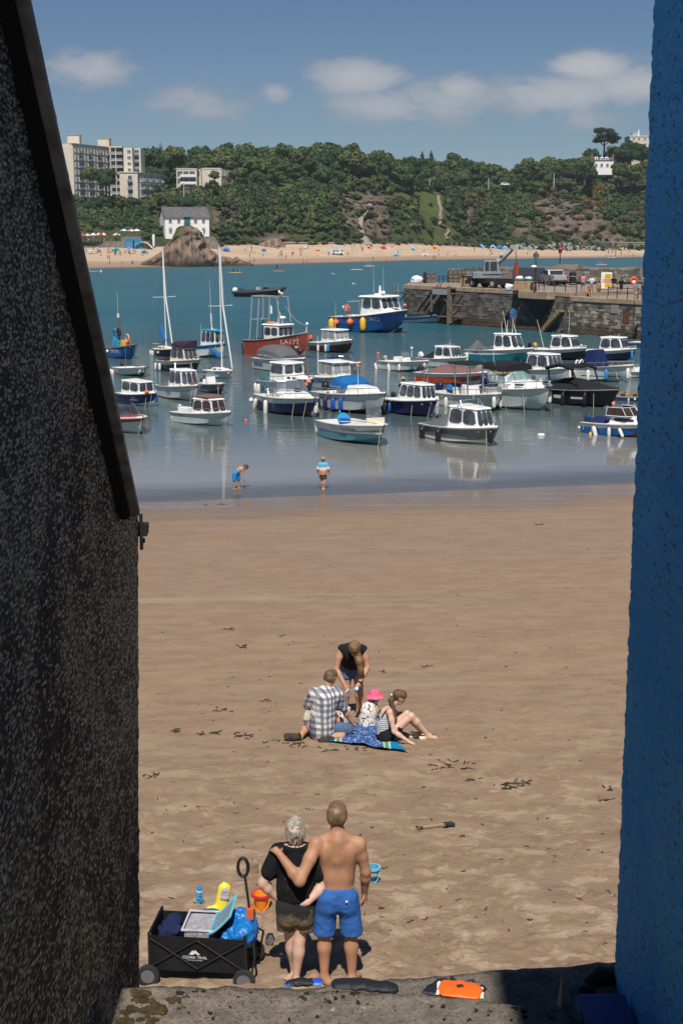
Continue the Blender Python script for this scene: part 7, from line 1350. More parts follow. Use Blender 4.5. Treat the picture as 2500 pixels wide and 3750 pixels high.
  o=q.build('fender',FEN[c],s.T,smooth=True);q=MB();q.tube([(x,side*s.bd(t),z+.02),(x,y,z-drop*u+ln*.2)],.008,4);q.build('fender_line',ROPE,o);return s
 def rail(s,t0,t1,h=.28,sides=(1,-1),mid=False,closed=True,n=5):
  q=MB();u=s.u;ts=np.linspace(t0,t1,9);off=.93
  top=lambda t,sg:Vector((s.X(t)-.02,sg*s.bd(t)*off,s.sh(t)+h*u))
  for sg in sides:
   q.tube([top(t,sg)for t in ts],.016*u,5)
   for t in np.linspace(t0,t1,n):q.tube([Vector((s.X(t),sg*s.bd(t)*off,s.sh(t))),top(t,sg)],.014*u,4)
  if closed and len(sides)==2:q.tube([top(t1,-1),(s.X(t1)+.12*u,0,s.sh(t1)+h*u),top(t1,1)],.016*u,5)
  q.build('rail',STEEL,s.T);return s
 def arch(s,x,z0,h,w,m=STEEL,r=.022,lean=.1,name='radar_arch'):
  q=MB();q.tube([(x,-w,z0),(x+lean,-w*.92,z0+h),(x+lean,w*.92,z0+h),(x,w,z0)],r,6);q.tube([(x+.35,-w,z0),(x+lean+.02,-w*.92,z0+h)],r*.8,5);q.tube([(x+.35,w,z0),(x+lean+.02,w*.92,z0+h)],r*.8,5);q.build(name,m,s.T);return s
 def aerial(s,x,y,z,h,tilt=0.0,r=.014,m=WHTPL,name='aerial',side=0.0):
  q=MB();q.tube([(x,y,z),(x+h*math.sin(tilt),y+side*h,z+h*math.cos(tilt))],[r,r*.5],5);q.build(name,m,s.T);return s
 def console(s,t=.42,w=.28,h=.75,col=B_WHITE,scr=True):
  u=s.u;x=s.X(t);z0=.2;q=MB();q.hexa([(x-.25*u,-w*s.B,z0),(x+.32*u,-w*s.B,z0),(x+.32*u,w*s.B,z0),(x-.25*u,w*s.B,z0),(x-.2*u,-w*s.B*.9,z0+h*u),(x+.12*u,-w*s.B*.9,z0+h*u),(x+.12*u,w*s.B*.9,z0+h*u),(x-.2*u,w*s.B*.9,z0+h*u)]);c=q.build('console',col,s.T,bevel=.03)
  if scr:q=MB();q.add([(x+.12*u,-w*s.B*.85,z0+h*u),(x+.12*u,w*s.B*.85,z0+h*u),(x-.05*u,w*s.B*.75,z0+h*u+.38*u),(x-.05*u,-w*s.B*.75,z0+h*u+.38*u)],[(0,1,2,3)]);q.build('console_screen',CLEARG,c);q=MB();q.tube([(x+.12*u,-w*s.B*.87,z0+h*u),(x-.05*u,-w*s.B*.77,z0+h*u+.38*u),(x-.05*u,w*s.B*.77,z0+h*u+.38*u),(x+.12*u,w*s.B*.87,z0+h*u)],.015*u,5);q.build('console_rail',STEEL,c)
  q=MB();q.box(x-.85*u,x-.45*u,-w*s.B,w*s.B,.2,.2+.42*u);q.box(x-.88*u,x-.80*u,-w*s.B,w*s.B,.2+.42*u,.2+.75*u);q.build('seat',B_WHITE,s.T,bevel=.03);return s
 def mooring(s,t=.97,side=-1,dx=.5,dy=-.7,m=ROPE,n=6):
  a=Vector((s.X(t),side*s.bd(t)*.8,s.sh(t)+.02));b=Vector((a.x+dx*s.u,a.y+side*.25*s.u+dy*0,-.15));q=MB();q.tube([a+(b-a)*f+Vector((0,0,-.10*math.sin(math.pi*f)))for f in np.linspace(0,1,n)],.014,5);q.build('mooring_line',m,s.T);return s
 def text(s,st,t,zf,size,m,side=-1,sx=1.0,shear=0.0,off=.014):
  t2=t+.04;z=s.sh(t)*zf
  def hy(tt,z):
   b=s.bd(tt);cz=max(.03+.42*s.fb*tt**3.2,.0);cb=b*.90*(1-.75*tt**4);mz=cz+(s.sh(tt)-cz)*.62;mb_=cb+(b-cb)*.55
   return cb+(mb_-cb)*(z-cz)/(mz-cz)if z<mz else mb_+(b-mb_)*(z-mz)/(s.sh(tt)-mz)
  p=Vector((s.X(t,z),side*hy(t,z),z));p2=Vector((s.X(t2,z),side*hy(t2,z),z));pu=Vector((s.X(t,z+.1),side*hy(t,z+.1),z+.1));ex=(p2-p).normalized()*(1 if side<0 else-1);ez=(pu-p);ez-=ex*ez.dot(ex);ez.normalize();n=ex.cross(ez);M=Matrix((ex,ez,n)).transposed().to_4x4();M.translation=p+n*off
  text_part('lettering',st,size*s.u,m,s.T,M,sx,shear);return s
 def stripe(s,z0,z1,m,t0=0.0,t1=1.0):
  q=MB()
  for sg in(-1,1):
   secs=[]
   for t in np.linspace(t0,t1,13):
    row=[]
    for zf in(z0,z1):
     z=s.sh(t)*zf;b=s.bd(t);cz=max(.03+.42*s.fb*t**3.2,0);cb=b*.9*(1-.75*t**4);mz=cz+(s.sh(t)-cz)*.62;mb_=cb+(b-cb)*.55;z=max(z,cz);y=cb+(mb_-cb)*(z-cz)/(mz-cz)if z<mz else mb_+(b-mb_)*(z-mz)/(s.sh(t)-mz);row.append((s.X(t,z),sg*(y+.008),z))
    secs.append(row)
   q.loft(secs,closed=False,cap0=False,cap1=False)
  q.build('hull_stripe',m,s.T);return s
LETW=mat('white_lettering',(.78,.78,.75),.5,var=.1);LETK=mat('dark_lettering',(.02,.02,.03),.5,var=.1)
# left cluster
b=Boat(372,508,1316,42,'blue fishing boat M191 with turquoise pot hauler and bow fender',.85,1.35,B_BLUE,B_BLUE,B_BLUE,'fishing_boat',.42,stern=.75);b.rubm=1
b.deck(.55,mat('worn_brown_deck',(.16,.09,.06),.8,var=.3),MATS['worn_brown_deck']);b.text('M191',.58,.62,.55,LETW,sx=1.0)
q=MB();q.tube([(b.X(.35),0,.3),(b.X(.35),0,3.2)],.06,6);q.build('mast',mat('rust_mast',(.2,.08,.04),.8,var=.3),b.T);b.aerial(b.X(.30),.1,2.2,2.6);q=MB();q.box(b.X(.35)-.07,b.X(.35)+.07,-.06,.06,2.9,3.2);q.build('mast_light',WHTPL,b.T)
q=MB();q.tube([(b.X(.45),-.3,.8),(b.X(.38),-.5,1.6),(b.X(.46),-.55,2.1),(b.X(.60),-.55,2.0),(b.X(.66),-.5,1.2)],.07,7);q.lathe([(.28,-.06),(.28,.06)],(b.X(.62),-.52,1.75),14,M=Matrix.Rotation(R(90),3,'X'));q.box(b.X(.42),b.X(.64),-.7,-.1,.9,1.35);q.build('pot_hauler',mat('turquoise_paint',(.02,.32,.55),.5),b.T,smooth=40);q=MB();q.tube([(b.X(.68)+.24*math.cos(a),-.62,1.95+.24*math.sin(a))for a in np.linspace(0,6.28,14)[:-1]],.08,6,closed=True);q.build('tyre',mat('tyre',(.015,.015,.016),.8),b.T,smooth=True)
q=MB();q.tube([(b.X(.8)+.28*math.cos(a),-.2,1.5+.28*math.sin(a))for a in np.linspace(0,6.28,14)[:-1]],.07,6,closed=True);q.build('lifebuoy',FEN['p'],b.T,smooth=True);q=MB();q.box(b.X(.66),b.X(.76),-.5,.1,.9,1.35);q.build('fish_box',FEN['y'],b.T);b.fender(.35,'w',ball=True,r=.12);b.fender(.97,'k',ball=True,r=.15);b.rail(.0,.0,.1,(1,))
def sailboat(xl,xr,yw,al,label,hullm,topy,fores,boomcol,deckc):
 b=Boat(xl,xr,yw,al,label,.62,.85,hullm,hullm,None,'sailing_boat',.34,stern=.7,p=2.0,rake=.9);b.deck(.36,deckc);b.trunk(.34,.80,.6,.30,deckc,2);p=Vector((b.X(.58),0,0));w=b.T.matrix_basis@p if False else(Matrix.Translation(b.T.location)@Matrix.Rotation(b.rz,4,'Z'))@p
 H=at_y(xl,topy,w.y).z;q=MB();q.tube([(p.x,0,.6),(p.x,0,H)],[.045,.035],7);q.build('mast',mat('white_mast',(.75,.74,.70),.4),b.T);q=MB();q.tube([(p.x+.1,0,H-.1),(b.X(.70),-.05,H*.55),(b.X(.985),-.02,b.sh(1)+.1)],[.03,.055,.045],7);q.build('furled_foresail',MATS['white_mast'],b.T);q=MB();zs=H*.55;q.tube([(p.x,-.85,zs+.03),(p.x,0,zs),(p.x,.85,zs+.03)],.022,5);q.build('spreader',MATS['white_mast'],b.T)
 q=MB();q.tube([(p.x-.05,0,b.sh(.5)+.6),(p.x-.7,0,b.sh(.3)+1.2),(p.x-1.15,0,b.sh(.2)+1.8)]if fores else[(p.x-.05,0,1.25),(p.x-1.0,0,1.6),(p.x-1.5,.0,1.75)],[.17,.15,.06],8);q.build('sail_cover',boomcol,b.T,smooth=True);q=MB()
 for e in((b.X(.0),0,b.sh(0)),(b.X(.55),-b.bd(.55),b.sh(.55)),(b.X(.55),b.bd(.55),b.sh(.55)),(b.X(1),0,b.sh(1))):q.tube([e,(p.x,(e[1]and math.copysign(.85,e[1]))or 0,zs if e[1]else H-.05),(p.x,0,H-.05)],.009,4)
 q.build('rigging',STEEL,b.T);b.rail(.86,1.0,.45,n=3);b.rail(0,.12,.5,n=2);return b
b=sailboat(546,645,1308,50,'white and navy sailing boat with bare mast and raised blue sail cover',B_NAVY,952,True,BLUEF,B_CREAM);b.fender(.05);b.fender(.13);b.fender(.3);b.fender(.62,'w',ball=True,r=.09)
b=Boat(665,830,1312,38,'white motor boat with turquoise gunwale and turquoise-roofed wheelhouse',.75,1.15,B_WHITE,B_BLUE,B_SKY,'motor_boat',.4);b.deck(.5,B_SKY);b.cabin(.50,.86,.78,1.15,.15,.05,3,2,B_WHITE,TINT,roofm=B_SKY,over=.2);q=MB();q.tube([(b.tx-.2,0,b.top),(b.tx-.35,0,b.top+1.2)],.045,6);q.build('mast',WHTPL,b.T);b.aerial(b.tx-.3,0,b.top+1.0,2.6,-.08);b.aerial(b.X(.2),.3,.7,1.6);q=MB();q.box(b.X(0)-.1,b.X(0)+.35,-.3,.3,b.sh(0),b.sh(0)+.35);q.build('engine_box',BLKPL,b.T);b.fender(.35,'w',ball=True,r=.10);b.mooring()
b=Boat(404,545,1380,46,'small white clinker tender with a black outboard on its stern',.50,.80,B_WHITE,B_MAROON,None,'tender',.42);b.deck(.86,B_WHITE,B_GREYW,.1);[b.stripe(a,a+.03,B_GREYW)for a in(.3,.5,.7)];b.outboard(BLKPL,.0,.9);b.fender(.0);b.fender(.07);b.fender(.16);b.fender(.95,'w',tilt=.9);q=MB();[q.box(b.X(t),b.X(t)+.22,-b.bd(t)+.1,b.bd(t)-.1,.32,.36)for t in(.25,.55)];q.build('thwart',mat('thwart_wood',(.25,.15,.08),.6),b.T);b.aerial(b.X(.55),-.6,.3,3.1,0,.02,STEEL,'rod');b.aerial(b.X(.98),.1,.3,3.0,0,.02,STEEL,'rod')
b=Boat(563,740,1368,42,'cream cabin boat with black hull and purple bimini rolled above its roof',.62,.98,B_BLACK,B_BLACK,B_CREAM);b.deck(.42,B_CREAM);b.cabin(.40,.80,.76,.88,.42,.1,2,3,B_CREAM);b.canopy(.44,.76,b.top+.05,.38,.7,PURPF,'bimini',0,.85,.85);b.cover(.06,.42,.5,DARKF,.9,.9,'cockpit_cover');b.fender(.10);b.fender(.17,'b');b.fender(.24);b.mooring(.9,-1,.2);b.rail(.6,.96,.2)
b=sailboat(735,858,1388,40,'small pale sailing boat with white mast and blue sail cover',B_GREYW,955,False,BLUEF,B_WHITE);b.fender(.96,'p',ball=True,r=.09);b.mooring(.98);b.stripe(.02,.18,B_NAVY)
b=Boat(708,826,1442,48,'grey aluminium open boat with upright white console',.70,.95,B_GREY,B_NAVY,None,'work_boat',.40);b.deck(.86,B_GREYW,B_GREY,.12);b.console(.40,.22,1.05);b.fender(.98,'k',ln=.5,r=.1);b.outboard(BLKPL);b.mooring(.9)
b=Boat(560,738,1470,47,'white wheelhouse boat M34 with four dark windows and roof rails',.66,1.02,B_GREYW,B_GREYW,B_WHITE);b.deck(.42,B_WHITE);b.cabin(.40,.78,.80,.98,.42,.12,2,3);b.arch(b.tx-.3,b.top,.35,b.tw*.9);b.rail(.5,1.0,.22);b.text('M34',.50,.48,.30,LETK);b.cover(.02,.4,.5,GREYF,.9,.9,'cockpit_cover');q=MB();q.ell((b.X(.86),0,b.sh(.86)+.1),(.25,.2,.1));q.build('anchor_heap',mat('rusty_chain',(.15,.07,.05),.9),b.T);b.mooring(.93,-1,.1)
b=Boat(415,582,1490,40,'dark navy cabin boat with white wheelhouse and orange bow buoy',.74,1.05,B_NAVY,B_GREYW,None);b.deck(.28,B_WHITE);b.cabin(.20,.74,.80,.92,.12,.05,2,2,v0=.3);b.fender(.93,'o',ball=True,r=.14,drop=-.1);b.text('GRIFFY',.63,.72,.15,LETW);b.text('COMMANDO',.63,.52,.13,LETW);b.mooring(.86,-1,.1);b.mooring(.95,-1,-.2);b.fender(.99,'b',side=1,ln=.5);b.rail(.0,.18,.2,(-1,))
b=Boat(318,546,1590,52,'white speedboat with red foredeck and tinted split windscreen',.62,.86,B_GREYW,B_GREYW,B_RED,'speedboat',.40);b.deck(.5,B_WHITE);q=MB();q.loft([[(b.X(t),b.bd(t)*.72,b.sh(t)+.045),(b.X(t),0,b.sh(t)+.085),(b.X(t),-b.bd(t)*.72,b.sh(t)+.045)]for t in np.linspace(.52,.93,7)],closed=False,cap0=False,cap1=False);q.build('foredeck_panel',B_RED,b.T,smooth=True);b.screen(.30,.56,.48,.9,TINT);b.mooring(.99,-1,-.1)
b=Boat(621,852,1563,33,'white cuddy boat with brown-tinted windows and big grey outboard',.60,.86,B_GREYW,B_GREYW,B_WHITE,br=.39);b.deck(.40,B_WHITE);b.cabin(.42,.80,.78,.80,.30,.1,2,2,B_WHITE,mat('brown_tinted_glass',(.05,.03,.028),.08,var=.3),v0=.2);q=MB();q.box(b.X(.45),b.X(.7),-.45,.45,b.top+.05,b.top+.17);q.build('rolled_canopy',BROWNF,b.T,bevel=.04);b.rail(.52,1.0,.26);b.outboard(SILV,0,1.1);b.text('Liberty 10',.25,.80,.11,LETK);b.mooring(.97,-1,.25,m=DKROPE);q=MB();q.box(b.X(.12),b.X(.3),-b.bd(.2)*.7,-b.bd(.2)*.2,.2,.75);q.build('helm_seat',B_WHITE,b.T,bevel=.04);q=MB();q.tube([(b.X(.3)+.16*math.cos(a),-.1,.8+.16*math.sin(a))for a in np.linspace(0,6.28,12)[:-1]],.03,5,closed=True);q.build('coiled_rope',NAVYF,b.T)
# middle cluster
b=Boat(880,1140,1312,36,'red trawler LA177 with white wheelhouse and tall steel stern gantry',.95,1.55,GEL('rust_red',(.36,.055,.025),.5),GEL('rust_red',(0,0,0)),GEL('rust_red',(0,0,0)),'trawler',.42,stern=.8,p=2.6,rake=.35);b.stripe(.90,1.0,mat('rusty_bulwark',(.22,.15,.10),.8,var=.5,vscale=2));b.deck(.88,mat('worn_grey_deck',(.30,.28,.25),.8,var=.3),MATS['worn_grey_deck'],.1,fl=.55)
b.cabin(.34,.60,.62,1.25,.0,.0,2,3,B_WHITE,TINT,z0=.9,v0=.5,v1=.88,tw=.95,over=.12);q=MB();q.box(b.X(.335),b.X(.605),-b.bd(.5)*.64,b.bd(.5)*.64,.6,1.45);q.build('red_house_base',B_ORANGE,b.T);q=MB();zt=b.top
for(x,y)in((b.X(.06),-.75),(b.X(.06),.75),(b.X(.18),-.7),(b.X(.18),.7)):q.tube([(x,y,.8),(x+.35,y*.85,zt+2.3)],.07,6)
x0=b.X(.06)+.35;q.tube([(x0,-.65,zt+2.3),(x0,.65,zt+2.3)],.07,6);q.tube([(x0,-.65,zt+2.3),(b.X(.55),-.62,zt+2.25),(b.X(.55),.62,zt+2.25),(x0,.65,zt+2.3)],.06,6);[q.tube([(b.X(.55),sg*.62,zt+2.25),(b.X(.6),sg*.62,zt)],.05,5)for sg in(-1,1)];q.box(x0-.3,x0+.6,-.7,.7,zt+.35,zt+.42);q.build('gantry',mat('galvanised_frame',(.34,.36,.37),.5,metal=.3),b.T)
q=MB();q.tube([(b.tx,0,zt),(b.tx,0,zt+1.9)],.05,6);q.tube([(b.tx,-.05,zt+1.2),(b.tx+.5,-.3,zt)],.03,5);q.tube([(b.tx,.05,zt+1.2),(b.tx+.2,.5,zt)],.03,5);q.build('mast',WHTPL,b.T);q=MB();q.lathe([(.28,0),(.32,.08),(.25,.2)],(b.tx+.5,0,zt+.5),12);q.tube([(b.tx+.5,0,zt),(b.tx+.5,0,zt+.5)],.05);q.build('radar_dome',WHTPL,b.T,smooth=40);q=MB();q.tube([(b.tx-.5,-.3,zt+.9),(b.tx-.5,-.3,zt+1.6)],.09,8);q.build('lamp_can',WHTPL,b.T);b.aerial(b.tx+.1,.2,zt+1.8,2.4,m=STEEL);q=MB();q.tube([(b.tx-.6+.35*math.cos(a),-.2+.3*math.sin(a),zt+.14)for a in np.linspace(0,6.28,14)[:-1]],.1,6,closed=True);q.build('lifebuoy',FEN['o'],b.T,smooth=True);q=MB();q.ell((b.X(.64),-.4,1.25),(.32,.25,.3));q.ell((b.X(.68),-.1,1.25),(.25,.3,.28));q.build('white_bale',WHTPL,b.T,smooth=True)
b.text('LA177',.80,.70,.42,LETW,sx=1.05);q=MB();q.tube([(b.X(.0)-.1,-.75,.9),(b.X(.0)-.1,-.75,-.1)],.30,8);q.build('tyre_fender',mat('tyre',(.015,.015,.016),.8),b.T);q=MB();q.tube([(b.X(1,z),0,z)for z in(.0,.6,1.2,b.sh(1)+.12)],.09,6);q.build('stem_post',MATS['rusty_bulwark'],b.T);q=MB();q.tube([(b.X(.95),0,b.sh(.95)),(b.X(.97),0,b.sh(1)+.6)],.05,6);q.ell((b.X(.97),0,b.sh(1)+.65),.14);q.build('bow_light',WHTPL,b.T);q=MB();q.tube([Vector((b.X(.97),0,b.sh(1)+.5)).lerp(Vector((b.X(.55),.3,zt+1.5)),f)+Vector((0,0,-.35*math.sin(math.pi*f)))for f in np.linspace(0,1,8)],.02,4);q.build('forestay_rope',ROPE,b.T)
q=MB();M_=None
for nm,mm,(t0_,t1_),(za,zb_)in(('emblem_white',LETW,(.85,.885),(.42,.50)),('emblem_green',mat('emblem_green',(.03,.2,.05),.6),(.85,.885),(.36,.42))):b.stripe(za,zb_,mm,t0_,t1_)
b.fender(.99,'o',ball=True,r=.20,drop=.35,side=1);b.mooring(.98,-1,.15,m=DKROPE);b.aerial(b.X(.12),-.75,.5,.9,0,.05,mat('rust_mast'),'bollard');b.arch(b.X(.78),b.sh(.78),.5,.5,STEEL)
b=Boat(1128,1290,1294,40,'white cruiser with maroon hull and rounded pilothouse roof',.66,1.02,B_MAROON,B_MAROON,B_WHITE);b.deck(.4,B_WHITE);b.cabin(.36,.74,.78,.92,.2,.15,2,3,B_WHITE,CLEARG,v0=.28,tw=.92,over=.18);b.aerial(b.tx-.3,.2,b.top,2.1,.06);b.arch(b.X(.4),b.top,.2,.4);b.fender(.38);b.fender(.58,'w',ln=.5);b.fender(.64,'s',ln=.5);b.rail(.72,1.0,.28);b.fender(.97,'k',ball=True,r=.15);b.trunk(.7,.88,.6,.14,B_WHITE,0)
b=Boat(922,1120,1366,42,'grey and white sports cruiser under a full grey canvas canopy',.64,.92,B_GREYW,B_GREYW,B_WHITE,br=.38);b.deck(.5,B_WHITE);b.canopy(.10,.66,b.sh(.4),.82,.86,GREYF,'canvas_canopy',3,.35,.75);q=MB();q.loft([[(b.X(t),b.bd(t)*.6,b.sh(t)+.05),(b.X(t),0,b.sh(t)+.09),(b.X(t),-b.bd(t)*.6,b.sh(t)+.05)]for t in np.linspace(.64,.9,6)],closed=False,cap0=False,cap1=False);q.build('sun_pad',GREYF,b.T,smooth=True);b.mooring(.96,-1,.1);b.stripe(.3,.6,B_GREY,0,.3)
b=Boat(1180,1318,1366,40,'white bowrider with raked dark windscreen and orange ball at its bow',.60,.92,B_GREYW,B_GREYW,B_WHITE);b.deck(.5,B_WHITE);b.trunk(.5,.8,.66,.2,B_WHITE,0);b.screen(.28,.62,.52,.85,TINT,z=b.sh(.5)+.12);b.fender(.99,'o',ball=True,r=.13,side=-1);q=MB();q.box(b.X(.1),b.X(.35),-.4,.4,.5,.95);q.build('folded_cover',BLUEF,b.T,bevel=.06);b.mooring(.97,-1,.4,m=STEEL);b.stripe(.35,.40,B_GREY,.3,.9)
b=Boat(1130,1285,1434,50,'white pilothouse boat with rounded windscreen and navy fenders',.72,1.05,B_GREYW,B_GREYW,B_WHITE);b.deck(.38,B_WHITE);b.cabin(.36,.74,.86,1.02,.12,.12,2,2,B_WHITE,CLEARG,v0=.22,tw=.94,over=.2);b.trunk(.68,.86,.6,.18,B_WHITE,0);b.fender(.08,'n',ln=.5);b.fender(.60,'n',ln=.5);b.fender(.86,'n',ln=.5);b.rail(.74,1.0,.32);b.text('Mrs Francais',.38,.74,.16,LETK);b.mooring(.9,-1,-.1);b.aerial(b.X(.36),-.75,.9,2.2,0,.025)
b=Boat(932,1152,1452,44,'bright blue boat with square white cabin and teal stern cover',.60,.95,B_SKY,B_BLUE,None,br=.40,stern=.7);b.deck(.3,B_WHITE);b.cabin(.28,.60,.66,.95,.05,.05,1,2,B_WHITE,TINT,v0=.45,over=.1);b.trunk(.58,.82,.55,.26,B_WHITE,2);b.cover(.0,.30,.75,TEALF,.92,.95,'stern_cover');b.rail(.3,1.0,.26);b.fender(.03);b.fender(.14);b.fender(.12,'w',drop=.5);b.fender(.97,'o',ball=True,r=.12);b.fender(.99,'p',ball=True,r=.13,side=-1,drop=.15)
b=Boat(928,1156,1528,50,'white decked sports boat with navy hull and curved windscreen',.66,.92,B_NAVY,B_NAVY,B_WHITE,br=.42);b.deck(.36,B_WHITE);b.trunk(.36,.78,.70,.30,B_WHITE,0,.5);b.screen(.24,.56,.50,.82,CLEARG,z=b.sh(.5)+.25);q=MB();q.box(b.X(.56),b.X(.64),-.18,.18,b.sh(.6)+.42,b.sh(.6)+.46);q.build('solar_panel',BLKPL,b.T);b.rail(.35,1.0,.22);b.fender(.0,'w',ball=True,r=.10);b.fender(.12,'w',ln=.55,tilt=.35);b.fender(.42,'w',ln=.62);b.fender(.98,'w',ln=.5,side=1);b.mooring(.80,-1,.25);b.mooring(.93,-1,.05);b.mooring(.95,1,.2);b.outboard(BLKPL,0,.8);b.arch(b.X(.05),b.sh(0),.3,.4)
b=Boat(1143,1406,1522,46,'long white launch with bright blue canvas roof and four blue fenders',.66,.95,B_GREYW,B_BLACK,B_WHITE,br=.36);b.deck(.36,B_WHITE);b.trunk(.40,.82,.70,.36,B_WHITE,0,.3);b.canopy(.30,.54,b.sh(.4)+.25,.55,.78,BLUEF,'blue_canopy',1,.55,.6);b.rail(.12,.98,.22,n=9);[b.fender(t,'n' if i<2 else 'b')for i,t in enumerate((.20,.34,.48,.60))];b.outboard(BLKPL);b.aerial(b.X(.55),0,b.sh(.5)+.5,1.1,-.06);b.aerial(b.X(.95),.3,b.sh(.9),1.7);b.mooring(.96,-1,.4,m=DKROPE);b.stripe(.10,.16,B_BLACK)
b=Boat(1160,1402,1633,57,'open white and blue workboat with blue barrel and clear screen',.68,.92,B_LTBLUE,B_TEAL,B_WHITE,'work_boat',.42);b.deck(.56,B_WHITE,B_GREYW,.10);b.stripe(.56,.66,B_WHITE);b.text('David Rolle',.66,.78,.20,LETK);b.text('UADA',.58,.44,.20,LETK);[b.stripe(a,a+.025,B_GREYW,.36,.52)for a in(.68,.74,.80,.86)]
x,z=b.X(.30),.25;q=MB();q.lathe([(.26,0),(.27,.3),(.26,.6),(.27,.62),(.20,.63)],(x,-.15,z),14);br_=q.build('blue_barrel',mat('barrel_blue',(.01,.12,.42),.4),b.T,smooth=40);q=MB();q.lathe([(.275,.5),(.275,.53)],(x,-.15,z),14);q.build('barrel_rim',LETW,br_);q=MB();q.lathe([(.3,0),(.3,.08)],(b.X(.16),.1,.75),14,M=Matrix.Rotation(R(60),3,'Y'));q.build('barrel_lid',mat('lid_blue',(.02,.27,.52),.4),b.T);q=MB();q.box(b.X(.45),b.X(.52),-.5,-.25,.3,.7);q.build('yellow_can',FEN['y'],b.T);q=MB();q.ell((b.X(.62),.45,.95),.17);q.build('orange_float',FEN['p'],b.T,smooth=True);q=MB();q.add([(b.X(.70),-.1,b.sh(.7)+.05),(b.X(.66),.72,b.sh(.7)+.05),(b.X(.64),.72,b.sh(.7)+1.0),(b.X(.68),-.1,b.sh(.7)+1.05)],[(0,1,2,3)]);q.build('clear_screen',CLEARG,b.T);q=MB();q.box(b.X(.69),b.X(.71),-.1,.75,b.sh(.7),b.sh(.7)+.28);q.build('screen_board',B_CREAM,b.T);b.aerial(b.X(.55),-.55,.6,.85,0,.02,STEEL,'post');q=MB();q.ell((b.X(.0),.3,1.0),(.06,.06,.09));q.build('small_blue_float',FEN['s'],b.T);q=MB();q.ell((b.X(.48),.55,1.0),(.06,.06,.10));q.build('small_blue_float',FEN['s'],b.T);b.mooring(.97,-1,.25,m=mat('yellow_rope',(.45,.33,.08),.8));q=MB();q.tube([(b.X(.55),-.6,.95),(b.X(.75),-.3,b.sh(.8)+.12),(b.X(.9),-.1,b.sh(.9)+.08)],.012,5);q.build('coiled_line',DKROPE,b.T)
# catamaran and tour rib by the quay
def catamaran():
 b=Boat(1205,1492,1222,38,'blue twin-hulled catamaran NT2 with white wheelhouse and yellow fenders',.78,1.25,B_BLUE,B_BLUE,B_BLUE,'catamaran',.40,stern=.95,p=4.2,rake=.7)
 b.deck(.46,B_WHITE,B_GREYW,.12,fl=.5);b.cabin(.46,.80,.82,.95,.35,.1,2,3,B_WHITE,TINT,v0=.36,over=.22);b.trunk(.74,.93,.75,.22,B_WHITE,0,.6);[b.stripe(a,a+.03,B_NAVY)for a in(.25,.45)];b.text('NT2',.70,.74,.32,LETW);b.fender(.06,'y',ln=.6,r=.15);b.fender(.14,'o',ball=True,r=.14);b.fender(.36,'o',ball=True,r=.17);b.fender(.56,'y',ln=.6,r=.14)
 q=MB();z=b.sh(0)+1.55;q.tube([(b.X(.20),-.9,b.sh(.2)),(b.X(.20),-.9,z),(b.X(.55),-.8,z),],.06,6);q.tube([(b.X(.20),.9,b.sh(.2)),(b.X(.20),.9,z),(b.X(.55),.8,z)],.06,6);q.tube([(b.X(.20),-.9,z),(b.X(.20),.9,z)],.06,6);q.build('gantry',MATS['galvanised_frame'],b.T);q=MB();q.tube([(b.X(.2)+.32*math.cos(a),-1.0,b.sh(.2)+.85+.32*math.sin(a))for a in np.linspace(0,6.28,14)[:-1]],.1,6,closed=True);q.build('lifebuoy',FEN['o'],b.T,smooth=True);q=MB();q.box(b.X(.34),b.X(.42),.2,.8,b.sh(.3)+.6,b.sh(.3)+1.1);q.build('blue_crate',MATS['barrel_blue'],b.T);q=MB();q.ell((b.X(.06),0,b.sh(0)+.9),(.3,.3,.22));q.build('life_raft',WHTPL,b.T,smooth=True);b.rail(.0,.42,.6,n=6,mid=True)
 q=MB();t=b.top;q.hexa([(b.tx-.5,-.5,t),(b.tx+.4,-.5,t),(b.tx+.4,.5,t),(b.tx-.5,.5,t),(b.tx-.4,-.35,t+.3),(b.tx+.2,-.35,t+.3),(b.tx+.2,.35,t+.3),(b.tx-.4,.35,t+.3)]);q.tube([(b.tx,0,t+.3),(b.tx,0,t+1.1)],[.16,.09],8);q.ell((b.tx+.45,0,t+.4),(.25,.25,.18));q.build('mast_pod',WHTPL,b.T,smooth=40);[b.aerial(b.tx+dx,dy,t+.3,h_)for dx,dy,h_ in((-.4,-.5,2.6),(.1,.4,2.6))];b.mooring(.97,1,-.3)
 q=MB();q.add([(b.X(.97,.02),-b.bd(.8)*.35,.02),(b.X(.985,.55),-b.bd(.8)*.3,.55),(b.X(.985,.55),b.bd(.8)*.3,.55),(b.X(.97,.02),b.bd(.8)*.35,.02)],[(0,1,2,3)]);q.build('tunnel_shade_panel',BLKPL,b.T)  # flat black panel gives the shaded gap between the hulls
catamaran()
def rib(xl,xr,yw,al,label,tube,hullm,person_top=None):
 b=Boat(xl,xr,yw,al,label,.42,.75,hullm,hullm,hullm,'inflatable_boat',.36,stern=.85,p=2.2);b.deck(.9,tube,B_GREY,.1)
 q=MB();r=.16*b.u;q.tube([(b.X(t),-b.bd(t),b.sh(t))for t in np.linspace(-.04,.97,14)]+[(b.X(1),0,b.sh(1)+.05)]+[(b.X(t),b.bd(t),b.sh(t))for t in np.linspace(.97,-.04,14)],[r*.5]+[r]*27+[r*.5],8);q.build('inflated_tube',tube,b.T,smooth=True);return b
RIBK=mat('black_hypalon',(.020,.023,.030),.6,var=.1)
